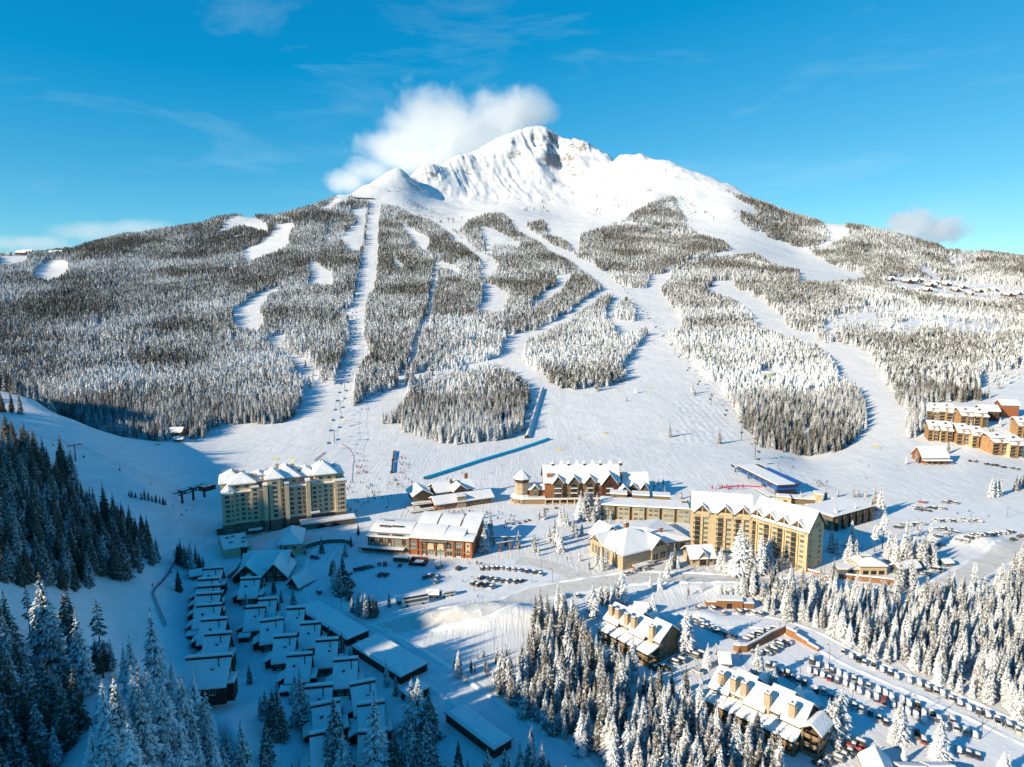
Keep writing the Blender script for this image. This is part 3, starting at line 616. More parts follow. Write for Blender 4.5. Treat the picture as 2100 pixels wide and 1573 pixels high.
LIST = {
 3: (.23, [(5,845,45),(25,848,48),(42,850,50),(10,955,70),(22,958,60),(82,985,105),(70,990,70),(130,985,98),(152,1000,85),(145,995,70),(113,993,50),(80,1115,130),(118,1110,115),(168,1090,90),(190,1075,80),(218,1078,92),(236,1088,80),(252,1090,65),(268,1095,62),(292,1098,50),(303,1105,50),(150,1170,100),(188,1175,95),(165,1185,70),(215,1172,80),(235,1178,75),(248,1186,70),(55,1195,90),(98,1200,100),(25,1190,90),(128,1208,70),(155,1210,60),(287,1175,40),(268,1165,40),(300,1145,45),(315,1148,45),(322,1150,55),(265,1018,14),(270,1020,18),(278,1021,14),(290,1024,18),(297,1025,26),(305,1026,20),(312,1028,14),(320,1030,20),(328,1032,16),(335,1035,20),(340,1036,14),(366,1155,45),(372,1158,55),(380,1162,50),(387,1166,48),(393,1170,62),(403,1165,50),(410,1168,38),(417,1168,30),(367,1213,50),(355,1040,7),(350,1175,12)]),
 4: (.29, [(25,1360,140),(5,1340,120),(62,1300,90,1),(105,1370,190),(147,1370,150,1),(170,1421,165),(212,1390,150,1),(40,1440,130),(60,1450,120),(90,1440,100),(130,1420,100),(20,1480,150),(60,1540,130),(100,1540,120),(135,1530,130),(160,1500,100),(200,1380,70),(215,1375,60),(230,1378,65),(155,1395,110,1),(78,1330,80),(30,1573,120),(80,1600,120)]),
 5: (.46, [(322,1420,165),(275,1430,120),(258,1400,75),(240,1500,120),(225,1573,170),(250,1590,200),(300,1560,160),(345,1560,180),(385,1540,150),(405,1530,150),(430,1560,140),(375,1610,130),(355,1640,120),(410,1620,120),(445,1630,120),(470,1570,65),(500,1600,118),(358,1440,85),(290,1470,110),(310,1500,120),(285,1540,150,1),(330,1500,110),(195,1620,130),(460,1600,80)]),
 6: (.29, [(512,1402,42),(535,1468,40),(545,1475,60),(560,1500,85),(572,1515,105),(548,1560,80),(545,1600,70),(618,1488,112),(606,1440,55),(505,1247,36),(562,1217,42),(543,1202,25),(602,1238,38),(574,1265,38),(577,1235,30),(675,1307,24),(683,1310,18),(702,1337,40),(718,1343,18),(793,1407,50),(812,1425,45),(578,1145,35),(625,1138,30),(846,1500,105),(858,1506,115),(880,1515,100),(843,1573,110),(876,1580,105),(692,1590,165),(705,1610,110),(772,1600,172),(810,1590,90),(640,1580,40),(434,1358,18),(457,1395,50),(660,1135,38),(800,1575,60),(600,1600,35),(940,1388,55),(932,1375,25),(735,1098,28),(720,1120,24)]),
 7: (.32, [(680,1180,30),(684,1190,42),(690,1212,55),(696,1222,58),(703,1172,35),(715,1230,42),(708,1215,35),(688,1200,48),(723,1256,32),(735,1262,42),(742,1250,30),(750,1268,50),(758,1262,40),(765,1265,45),(772,1258,30),(798,1245,28),(708,1141,28)]),
 8: (.40, [(1005,1083,35),(998,1122,45),(994,1132,50),(1009,1108,40),(989,1063,22),(1062,1125,35),(1093,1122,25),(1137,1112,47),(1126,1110,32),(1155,1077,40),(1149,1077,35),(1162,1078,30),(1150,1132,45),(1143,1120,45),(1190,1064,55),(1197,1067,45),(1204,1064,62),(1212,1062,50),(1223,1064,50),(1218,1070,36),(1181,1102,35),(1193,1098,30),(1175,1090,28),(1252,1067,22),(1347,1064,24),(1265,1014,16),(1276,1014,18),(1320,1012,16),(1332,1014,12),(1340,1013,14),(1353,1018,20),(1363,1018,22),(1360,993,18),(1350,995,12),(1397,1023,16),(1060,1005,22),(1225,1169,47),(1233,1170,40),(1242,1169,47),(1208,1168,20),(1189,1151,20),(1097,1132,35),(1104,1140,22),(1063,1117,28),(1382,1162,46),(1375,1168,35),(1390,1166,30),(1368,1184,37),(1353,1210,42),(1334,1205,30),(1115,1065,28),(1106,1062,18),(1515,1177,97),(1533,1179,80),(1524,1180,60),(1557,1179,77),(1545,1180,45),(1573,1179,42),(1508,1182,45),(1477,1170,50),(1484,1172,36),(1575,1152,50),(1708,1194,48),(1739,1160,58),(1754,1160,50),(1745,1122,52),(1704,1131,50),(1716,1135,35),(1712,1083,45),(1705,1085,30),(1752,1074,38),(1641,1032,25),(1588,1026,15),(1693,1028,30),(1718,1019,18),(1750,1019,20),(1775,1019,22),(1760,1020,16),(1790,1053,50),(1805,1055,54),(1798,1054,40),(1784,1055,30),(1711,1065,30),(978,1075,20),(860,1010,10),(1858,952,16)]),
 9: (.42, [(1275,1232,60),(1262,1235,48),(1215,1262,62),(1208,1255,45),(1245,1240,48),(1255,1245,42),(1232,1238,40),(1338,1272,54),(1330,1275,40),(1405,1338,80),(1413,1330,66),(1450,1369,44),(1552,1404,70),(1560,1398,46),(1586,1432,56),(1578,1425,40),(1695,1519,76),(1707,1527,86),(1721,1516,94),(1840,1524,78),(1850,1520,60),(1830,1528,48),(1921,1557,74),(1930,1552,60),(1853,1564,36),(2055,1592,46),(2065,1590,40),(1479,1225,30),(1498,1225,32),(1488,1226,24),(1521,1223,48),(1510,1224,36),(1530,1222,32)]),
 10: (.38, [(1809,1126,70,1),(1793,1132,52,1),(1822,1149,60),(1834,1151,56),(1850,1152,56),(1862,1162,60),(1875,1157,56),(1890,1162,60),(1905,1157,46),(1915,1162,42),(1880,1132,62,1),(1858,1122,52,1),(1905,1127,52),(1842,1160,40),(1898,1150,50),(1845,1208,60),(1853,1204,40),(1866,1204,62),(1996,1204,50,1),(1953,1230,56),(1971,1227,46),(2050,1212,56),(2065,1217,46),(2093,1174,60),(2078,1190,58),(2090,1202,60),(2032,1020,45),(2041,1018,36),(2049,1016,44),(2083,1006,30),(2090,1003,26),(2100,1000,40),(1878,950,25),(1944,930,26),(1950,875,16),(1975,885,14),(1990,880,18),(2030,890,14),(2050,875,18),(1925,890,12),(2005,895,14),(1960,900,12),(2035,895,20)]),
 11: (.35, [(1373,897,34),(1475,910,33),(1420,808,28),(1426,812,14),(1285,823,10),(1190,880,5)]),
}
for cl, (sn, L_) in LIST.items():
    for t in L_:
        p = at(t[0], t[1]); dep = proj(p.x, p.y, p.z)[2]; dpt = dep / FPX
        hgt = t[2] * dpt / (CP if t[1] < 1300 else .88) * (1.15 if cl in (7, 8, 9, 10) else 1.0)
        v = (5 + (t[0] % 2)) if len(t) > 3 else (t[0] * 7 + t[1]) % 5
        TP.append(np.array([[p.x, p.y, p.z, hgt, v, sn + ((t[0] * 13 + t[1] * 7) % 20 - 10) / 90, cl + 100]]))
TP = np.vstack(TP)
# keep woods off buildings, roads and listed trees: BLOCK holds (x, y, r)
listed = TP[:, 6] >= 100
# ---------------------------------------------------------------- surfaces of the buildings
M_CREAM = paint("cream_stucco", (.60, .48, .31), .85, .10, .35)
M_STONE = paint("brown_stone", (.20, .15, .11), .9, .35, 1.2, bump=.4)
M_YEL = paint("yellow_siding", (.64, .49, .28), .8, .08, .4, stripes=('Z', 1.6, .18))
M_YEL2 = paint("yellow_trim", (.60, .46, .26), .8, .08, .6)
M_REDW = paint("red_cedar", (.36, .14, .055), .8, .25, .8, stripes=('Z', 1.2, .3))
M_REDD = paint("dark_red_boards", (.115, .035, .022), .85, .25, .8, stripes=('X', 1.4, .4))
M_ORG = paint("orange_cladding", (.36, .115, .04), .75, .15, .5, stripes=('X', .9, .25))
M_GREY = paint("grey_green_cladding", (.26, .25, .20), .8, .10, .4, stripes=('X', .8, .2))
M_BRN = paint("brown_siding", (.21, .155, .09), .85, .15, .6, stripes=('Z', 1.6, .3))
M_TAN = paint("tan_stucco", (.46, .35, .22), .85, .10, .5)
M_TRIM = paint("dark_timber", (.07, .045, .03), .8, .2, 2)
M_FASC = paint("brown_fascia", (.13, .08, .05), .8, .2, 2)
M_DECK = paint("balcony_timber", (.30, .20, .11), .8, .2, 2)
M_GLASS = paint("window_glass", (.035, .05, .06), .12, .4, .25)
M_TEAL = paint("reflecting_window_glass", (.10, .20, .20), .1, .5, .2)
for m_, c_ in ((M_GLASS, (.16, .15, .13, 1)), (M_TEAL, (.30, .42, .42, 1))):      # some panes have drawn curtains
    q_ = m_.node_tree; b_ = q_.nodes["Principled BSDF"]; src = b_.inputs["Base Color"].links[0].from_socket; oi = q_.nodes.new("ShaderNodeObjectInfo"); pw_ = N(q_, "ShaderNodeMath", operation='POWER'); pw_.inputs[1].default_value = 2.5; q_.links.new(oi.outputs["Random"], pw_.inputs[0])
    mx_ = N(q_, "ShaderNodeMixRGB"); mx_.inputs[2].default_value = c_; q_.links.new(pw_.outputs[0], mx_.inputs[0]); q_.links.new(src, mx_.inputs[1]); q_.links.new(mx_.outputs[0], b_.inputs["Base Color"])
M_METAL = paint("grey_metal", (.22, .23, .24), .5, .1, 1, metal=.5)
M_CON = paint("orange_boards", (.48, .27, .12), .8, .2, .6, stripes=('Z', 1.2, .25))
M_DARK = paint("dark_parts_and_recess_shade", (.022, .020, .018), .9, .3, 1)  # dark parts, and flat panels painted as the shade inside openings
M_BLUE = paint("bright_blue_panels", (.02, .11, .42), .4, .12, 1)
M_RUB = paint("stone_wall", (.36, .17, .075), .9, .5, 2.6, bump=.6)
M_ASPH = paint("wet_asphalt", (.12, .11, .10), .7, .3, .5)
BLOCK = []
class Bld:
    """a building in its own frame: x along the front wall to the right, y away from the camera"""
    def __init__(s, name, label, cat, A, B, group=None, w=None, block=None):
        a = Vector(A) if len(A) == 3 else at(*A); b = Vector(B) if len(B) == 3 else at(*B)
        s.len = w or (b - a).to_2d().length; s.rz = math.atan2(b.y - a.y, b.x - a.x)
        s.o = a; s.e = empty(name, a, s.rz); tag(s.e, label, cat, group); s.win = []
    def world(s, x, y): c, n = math.cos(s.rz), math.sin(s.rz); return s.o.x + x * c - y * n, s.o.y + x * n + y * c
    def block(s, x0, x1, y0, y1, r=6):
        for i in np.linspace(x0, x1, max(2, int((x1 - x0) / r) + 1)):
            for j in np.linspace(y0, y1, max(2, int((y1 - y0) / r) + 1)):
                w_ = s.world(i, j); BLOCK.append((w_[0], w_[1], r * .8))
    def part(s, name, mb, lab=None):
        """a part; snow lying on it becomes its sub-part"""
        if len(mb.mats) > 1 and M_SNOW in mb.mats:
            k = mb.mats.index(M_SNOW); halves = []
            for want in (False, True):
                q = MB(); used = {}
                for f, mi_ in zip(mb.f, mb.m):
                    if (mi_ == k) != want: continue
                    for a in f:
                        if a not in used: used[a] = len(q.v); q.v.append(mb.v[a])
                    q.f.append(tuple(used[a] for a in f)); q.m.append(q.mi(mb.mats[mi_]))
                halves.append(q)
            o = halves[0].build(name, s.e); fix_normals(halves[1].build("snow_cap", o)); return o
        return mb.build(name, s.e)
    def box(s, name, x0, x1, y0, y1, z0, z1, mat):
        return s.part(name, MB().box(x0, x1, y0, y1, z0 - (1.5 if z0 == 0 else 0), z1, mat))
    def slab(s, x0, x1, y0, y1, z, t=.45, o=.4, name="roof"):
        """flat roof with parapet edge and a softly domed snow layer"""
        m = MB(); m.box(x0 - o, x1 + o, y0 - o, y1 + o, z, z + .3, M_FASC)
        i = .12; m.add([(x0 - o + i, y0 - o + i, z + .303), (x1 + o - i, y0 - o + i, z + .303), (x1 + o - i, y1 + o - i, z + .303), (x0 - o + i, y1 + o - i, z + .303),
               (x0 + .5, y0 + .5, z + .3 + t), (x1 - .5, y0 + .5, z + .3 + t), (x1 - .5, y1 - .5, z + .3 + t), (x0 + .5, y1 - .5, z + .3 + t)],
              [(0, 1, 5, 4), (1, 2, 6, 5), (2, 3, 7, 6), (3, 0, 4, 7), (4, 5, 6, 7)], M_SNOW)
        return s.part(name, m)
    def gable(s, x0, x1, y0, y1, z, h, axis='x', o=.8, t=.4, name="roof", ridge=.5, snow=M_SNOW):
        m = MB()
        if axis == 'x': a0, a1, p0, p1 = x0 - o, x1 + o, y0, y1
        else: a0, a1, p0, p1 = y0 - o, y1 + o, x0, x1
        pm = p0 + (p1 - p0) * ridge; s0 = h / (pm - p0); s1 = h / (p1 - pm)
        e0 = (p0 - o, z - o * s0); e1 = (p1 + o, z - o * s1)
        m.extr([(e0[0], e0[1] - .3), (pm, z + h - .3), (e1[0], e1[1] - .3), (e1[0], e1[1]), (pm, z + h), (e0[0], e0[1])], axis, a0, a1, M_FASC)
        # snow blanket, thicker and rounded at the eaves
        g = .1; m.extr([(e0[0] + .05, e0[1] + .003), (pm, z + h + .003), (e1[0] - .05, e1[1] + .003), (e1[0] - .12, e1[1] + t * .75), (e1[0] - .7, e1[1] + t + .7 * s1), (pm + .5, z + h + t - .4 * s1), (pm, z + h + t * .95), (pm - .5, z + h + t - .4 * s0), (e0[0] + .7, e0[1] + t + .7 * s0), (e0[0] + .12, e0[1] + t * .75)], axis, a0 + g, a1 - g, snow)
        return fix_normals(s.part(name, m))
    def hip(s, x0, x1, y0, y1, z, h, o=.8, t=.4, name="roof", rx=None):
        m = MB(); m.box(x0 - o, x1 + o, y0 - o, y1 + o, z - .3, z, M_FASC)
        X0, X1, Y0, Y1 = x0 - o + .08, x1 + o - .08, y0 - o + .08, y1 + o - .08; d = min(X1 - X0, Y1 - Y0) / 2
        if rx is not None: d = rx
        if X1 - X0 >= Y1 - Y0: r = [(X0 + d, (Y0 + Y1) / 2), (X1 - d, (Y0 + Y1) / 2)]; fs = [(4, 5, 9, 8), (5, 6, 9), (6, 7, 8, 9), (7, 4, 8)]
        else: r = [((X0 + X1) / 2, Y0 + d), ((X0 + X1) / 2, Y1 - d)]; fs = [(4, 5, 8), (5, 6, 9, 8), (6, 7, 9), (7, 4, 8, 9)]
        if abs(r[0][0] - r[1][0]) + abs(r[0][1] - r[1][1]) < .02: r[1] = (r[1][0] + .03, r[1][1] + .03)
        v = [(X0, Y0, z + .003), (X1, Y0, z + .003), (X1, Y1, z + .003), (X0, Y1, z + .003), (X0 + .1, Y0 + .1, z + t), (X1 - .1, Y0 + .1, z + t), (X1 - .1, Y1 - .1, z + t), (X0 + .1, Y1 - .1, z + t), (*r[0], z + h + t), (*r[1], z + h + t)]
        m.add(v, [(0, 1, 5, 4), (1, 2, 6, 5), (2, 3, 7, 6), (3, 0, 4, 7)] + fs, M_SNOW)
        return s.part(name, m)
    def pent(s, name, x0, x1, y0, y1, z0, z1, h, axis, mat, ridge=.5):
        """walls with gable ends"""
        m = MB()
        if axis == 'x': a0, a1, p0, p1 = x0, x1, y0, y1
        else: a0, a1, p0, p1 = y0, y1, x0, x1
        pm = p0 + (p1 - p0) * ridge; zz = z0 - (1.5 if z0 == 0 else 0)
        m.extr([(p0, zz), (p1, zz), (p1, z1), (pm, z1 + h), (p0, z1)], axis, a0, a1, mat); return fix_normals(s.part(name, m))
    def chimney(s, x, y, z0, z1, w=1.3, d=1.1, mat=None):
        m = MB(); m.box(x - w / 2, x + w / 2, y - d / 2, y + d / 2, z0, z1, mat or M_TAN); m.box(x - w / 2 - .12, x + w / 2 + .12, y - d / 2 - .12, y + d / 2 + .12, z1, z1 + .18, M_FASC)
        m.box(x - w / 2 + .1, x + w / 2 - .1, y - d / 2 + .1, y + d / 2 - .1, z1 + .183, z1 + .5, M_SNOW)
        m.tube((x - .2, y, z1 + .4), (x - .2, y, z1 + 1.0), .16, .16, M_DARK, 6); return s.part("chimney", m)
    def w(s, x, y, z, ww, hh, rot=0, kind=0): s.win.append((x, y, z, ww, hh, rot, kind))
    def rows(s, xs, zs, y, ww, hh, rot=0, kind=0, skip=0.0):
        for i, x in enumerate(xs):
            for z in zs:
                if skip and random.random() < skip: continue
                if rot == 0: s.w(x, y, z, ww, hh, 0, kind)
                else: s.w(y, x, z, ww, hh, rot, kind)
    def done(s):
        s.win.sort(key=lambda q: -q[3] * q[4])
        for q in s.win[:100]:
            o = bpy.data.objects.new(("window", "window", "balcony", "door")[q[6]], WMESH[q[6]]); COL.objects.link(o); o.parent = s.e
            o.location = q[:3]; o.scale = (q[3], 1, q[4]); o.rotation_euler = (0, 0, q[5])
        if len(s.win) > 100:
            m = MB()
            for q in s.win[100:]:
                me = WMESH[q[6]]; c, n = math.cos(q[5]), math.sin(q[5])
                vs = [(q[0] + v.co.x * q[3] * c - v.co.y * n, q[1] + v.co.x * q[3] * n + v.co.y * c, q[2] + v.co.z * q[4]) for v in me.vertices]
                k = len(m.v); m.v += vs
                for p in me.polygons: m.f.append(tuple(k + a for a in p.vertices)); m.m.append(m.mi(me.materials[p.material_index]))
            o = s.part("windows", m); o["kind"] = "stuff"
def win_mesh(name, glass, frame, kind=0):
    m = MB()
    if kind == 2:       # balcony: flat dark panel painted as the shade of a recess, slab and railing
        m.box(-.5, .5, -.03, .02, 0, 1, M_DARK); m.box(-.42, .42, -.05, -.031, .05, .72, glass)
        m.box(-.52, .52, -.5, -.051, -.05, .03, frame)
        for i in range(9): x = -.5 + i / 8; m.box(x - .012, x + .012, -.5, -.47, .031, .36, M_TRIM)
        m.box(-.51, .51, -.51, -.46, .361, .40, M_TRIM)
    else:
        m.box(-.5, .5, -.025, .02, 0, 1, glass)
        for a in ((-.55, -.47), (.47, .55), (-.03, .03)): m.box(a[0], a[1], -.07, .02, 0, 1, frame)
        m.box(-.56, .56, -.09, .02, -.09, .0, frame); m.box(-.55, .55, -.07, .02, 1, 1.05, frame)
        m.box(-.54, .54, -.10, -.005, .003, .05, M_SNOW)
    return m.mesh(name)
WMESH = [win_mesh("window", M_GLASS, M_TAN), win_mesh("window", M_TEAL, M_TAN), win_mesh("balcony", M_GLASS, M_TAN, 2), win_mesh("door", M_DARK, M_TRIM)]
def lift_of(px, pyb, pyt):
    p = at(px, pyb); dep = proj(*p)[2]; return (pyb - pyt) * dep / FPX / CP
LS, RS = -math.pi / 2, math.pi / 2      # window facing the left / right side wall

# ---- tall cream hotel on the left
def cream_hotel():
    b = Bld("hotel_building", "tall cream hotel with stepped snowy hip roofs and many chimneys", "hotel", (459, 1101), (712, 1064))
    L_ = b.len; D = 23.0; HB = 24.5; k = L_ / 73.0
    b.block(-5, L_ + 5, -12, D + 6)
    b.box("stone_base", 0, L_, 0, D, 0, 7, M_STONE); b.box("wall", .15, L_ - .15, .15, D - .15, 7.003, HB, M_CREAM)
    m = MB(); m.box(-.35, L_ + .35, -.35, D + .35, 7.0, 7.25, M_CREAM); m.box(-.3, L_ + .3, -.3, D + .3, 7.253, 7.5, M_SNOW); b.part("ledge", m)
    m = MB(); m.box(-.5, L_ + .5, -.5, D + .5, HB + .003, HB + .4, M_TAN); m.box(-.4, L_ + .4, -.4, D + .4, HB + .403, HB + .85, M_SNOW); b.part("cornice", m)
    # projecting bays with their own snow caps
    bays = [(0, 6.5, -1.4, HB + .1), (16.5, 21, -.9, HB + 2.2), (23.5, 26, -2.2, HB + 3), (27, 33.5, -1.5, HB + 6.0), (36, 38.3, -2.6, HB + 3), (48.5, 51.0, -2.6, HB + 3.2), (52, 55, -1.2, HB + 1.5), (66, 72.6, -1.2, HB + 1.0)]
    for i, (a, c, y, z) in enumerate(bays):
        m = MB(); m.box(a * k, c * k, y, 2.5, -1.5, z, M_CREAM); m.box(a * k - .02, c * k + .02, y - .02, 1, -1.5, 6.9, M_STONE)
        m.box(a * k - .3, c * k + .3, y - .3, 2.8, z + .003, z + .3, M_TAN); m.box(a * k - .22, c * k + .22, y - .22, 2.7, z + .303, z + .85, M_SNOW); b.part("bay", m)
    # attic storey blocks and their hip roofs
    att = [(-.5, 13, 6, D + .5, 4.2, 5.0), (5, 19, 1.4, 15, 4.4, 4.6), (16, 28, 6, D, 3.5, 3.6), (25.5, 35, -.4, 14, 5.8, 4.2), (31, 45, 4, D, 4.6, 5.2), (44, 56, 7, D, 3.6, 3.8), (54, 67, 2.0, D - 3, 5.0, 5.6), (64, 72, 7, D, 3.4, 3.4)]
    for a, c, y0, y1, hh, rh in att:
        b.box("attic_wall", a * k, c * k, y0, y1, HB + .9, HB + hh, M_CREAM); b.hip(a * k, c * k, y0, y1, HB + hh + .3, rh, o=1.1, t=.55)
    m = MB()
    for i in range(8):
        t0, t1 = i * math.pi / 4, (i + 1) * math.pi / 4; c_ = (4.2 * k, 2.2, HB + .9)
        m.add([(c_[0] + 4.3 * math.cos(t0), c_[1] + 4.0 * math.sin(t0), c_[2]), (c_[0] + 4.3 * math.cos(t1), c_[1] + 4.0 * math.sin(t1), c_[2]), (c_[0], c_[1], c_[2] + 4.8)], [(0, 1, 2)], M_SNOW)
    b.part("turret_roof", m)
    for x, y, z in ((9, 14, 9.6), (13, 12, 9.4), (17.5, 10, 7.6), (19.5, 8, 7.4), (24, 5, 7.5), (27, 13, 8.8), (33, 15, 10.5), (42, 14, 10), (39.5, 16, 9), (46, 12, 7.5), (60, 13, 11.4), (68, 12, 7.4)):
        b.chimney(x * k, y, HB + 2, HB + z, 1.9, 1.4)
    zs = [8.4 + 2.75 * i for i in range(6)]
    for xx, ww in ((3.2, 2.3), (5.9, .8)): b.rows([xx * k], zs, -1.42, ww, 1.7); b.rows([xx * k], (1, 4.2), -1.44, ww, 1.7)
    b.rows([8.6 * k, 15.0 * k], zs, .12, 1.3, 1.3); b.rows([12 * k], zs, .12, 1.9, 1.7); b.rows([8.6 * k, 12 * k, 15 * k], (1, 4.2), -.03, 1.6, 1.6)
    b.rows([18.8 * k], zs + [24.6], -.92, 2.1, 1.7); b.rows([30.2 * k], zs + [24.7], -1.52, 2.2, 1.75); b.rows([30.2 * k], [27.6], -1.52, 2.4, 1.8)
    b.rows([34.8 * k], zs, .12, .9, 1.6); b.rows([40 * k, 44.5 * k], zs, .12, 1.9, 1.7); b.rows([47.2 * k], zs, .12, 1.0, 1.7); b.rows([40 * k, 44.5 * k, 30 * k, 57 * k, 60.5 * k], (1, 4.2), -.03 if True else 0, 1.6, 1.7)
    b.rows([53.5 * k], zs, -1.22, 1.9, 1.7); b.rows([57 * k, 63.8 * k], zs, .12, 1.2, 1.25); b.rows([60.5 * k], zs, .12, 1.8, 1.8); b.rows([68 * k], zs, -1.22, .8, 1.7); b.rows([70.4 * k], zs, -1.22, 2.4, 1.8)
    b.rows([9 * k, 14.5 * k], [26.6], 1.37, 1.9, 1.5); b.rows([38 * k, 42 * k], [26.4], 3.97, 1.9, 1.4); b.rows([58 * k, 63 * k], [26.8], 1.97, 1.9, 1.5)
    b.rows([3, 7.5, 11, 14.5, 18.5], zs, .12, 1.3, 1.5, LS); b.rows([3, 7.5, 14.5, 18.5], (1, 4.2), -.03, 1.6, 1.6, LS)
    b.done()
    # terrace podium with arches, right of the centre
    m = MB(); m.box(44 * k, L_ + 3.5, -10, -2.7, -1.5, 4.6, M_STONE); m.box(43.6 * k, L_ + 3.9, -10.4, -2.3, 4.603, 4.9, M_TAN); m.box(43.8 * k, L_ + 3.7, -10.2, -2.5, 4.903, 5.5, M_SNOW)
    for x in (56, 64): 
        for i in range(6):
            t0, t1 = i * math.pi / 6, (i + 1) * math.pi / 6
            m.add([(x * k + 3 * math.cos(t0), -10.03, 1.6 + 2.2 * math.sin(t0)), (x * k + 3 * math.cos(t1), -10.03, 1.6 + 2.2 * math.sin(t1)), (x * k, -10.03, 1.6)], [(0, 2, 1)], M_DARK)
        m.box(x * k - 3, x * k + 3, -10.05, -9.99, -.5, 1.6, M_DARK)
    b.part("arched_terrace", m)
    m = MB(); m.box(14 * k, 22 * k, -4.5, -1.5, 2.9, 3.1, M_FASC); m.box(14 * k, 22 * k, -4.5, -1.5, 3.103, 3.6, M_SNOW); m.box(51 * k, 56 * k, -4, -1.3, 8.3, 8.6, M_FASC); m.box(51 * k, 56 * k, -4, -1.3, 8.603, 9.4, M_SNOW)
    m.box(-4, -.4, 3, 14, 3.6, 3.9, M_FASC); m.box(-4, -.4, 3, 14, 3.903, 4.4, M_SNOW); m.box(-3.6, -.4, 3.4, 13.6, -1.5, 3.6, M_STONE); b.part("canopy", m)
cream_hotel()
def annex():
    b = Bld("conference_hall", "grey stucco hall with a large snowy hip roof in front of the cream hotel", "hall", (574, 1143), (618, 1137))
    W = b.len; b.block(-3, W + 2, -2, 22); b.box("wall", 0, W, 0, 20, 0, 6.4, M_CREAM); b.hip(0, W, 0, 20, 6.7, 4.5, o=1.2, t=.6)
    m = MB(); m.box(-.15, W + .15, -.15, 20.15, 3.2, 3.5, M_TAN); b.part("string_course", m); m = MB(); m.box(-7, -.3, 2, 16, -1.5, 3.4, M_STONE); m.box(-7.2, -.3, 1.8, 16.2, 3.403, 4, M_SNOW); b.part("side_wing", m)
    b.rows([W * .3, W * .7], [3.9], -.03, 1.6, 1.3); b.rows([5, 10, 15], [3.9], -.03, 1.6, 1.3, LS); b.done()
    b = Bld("service_building", "low flat-roofed service building with snowy roof vents below the cream hotel", "building", (458, 1146), (516, 1138))
    W = b.len; b.block(-2, W, 0, 26); b.box("wall", 0, W, 0, 24, 0, 3.6, M_CREAM)
    m = MB(); m.box(0, W, 0, .4, 3.6, 4.5, M_CREAM); m.box(0, .4, .4, 24, 3.6, 4.5, M_CREAM); m.box(W - .4, W, .4, 24, 3.6, 4.5, M_CREAM); b.part("parapet", m)
    m = MB(); m.box(.4, W - .4, .4, 24, 3.603, 4.0, M_SNOW); b.part("roof", m)
    for x, y in ((3, 18), (6, 19), (4, 10), (10, 8), (11, 14)): m = MB(); m.box(x, x + 1.8, y, y + 1.2, 4.0, 4.9, M_METAL); m.box(x, x + 1.8, y, y + 1.2, 4.903, 5.2, M_SNOW); b.part("roof_vent", m)
    m = MB()
    b2 = Bld("retaining_wall", "curved dark retaining wall round the shaded forecourt right of the hall", "wall", (622, 1128), (706, 1118)); 
    pts = [(0, 0), (6, 3.5), (13, 5), (20, 3.5), (25, -1)]
    for (ax, ay), (bx, by) in zip(pts, pts[1:]): 
        m.add([(ax, ay, -1), (bx, by, -1), (bx, by, 2.6), (ax, ay, 2.6), (ax, ay + .6, -1), (bx, by + .6, -1), (bx, by + .6, 2.6), (ax, ay + .6, 2.6)], [(0, 1, 2, 3), (5, 4, 7, 6), (3, 2, 6, 7), (0, 3, 7, 4), (1, 5, 6, 2)], M_STONE)
        m.add([(ax, ay - .1, 2.603), (bx, by - .1, 2.603), (bx, by + .8, 2.603), (ax, ay + .8, 2.603), (ax, ay, 3.1), (bx, by, 3.1), (bx, by + .7, 3.1), (ax, ay + .7, 3.1)], [(0, 1, 5, 4), (4, 5, 6, 7), (2, 3, 7, 6), (3, 0, 4, 7), (1, 2, 6, 5)], M_SNOW)
    b2.part("wall", m)
annex()
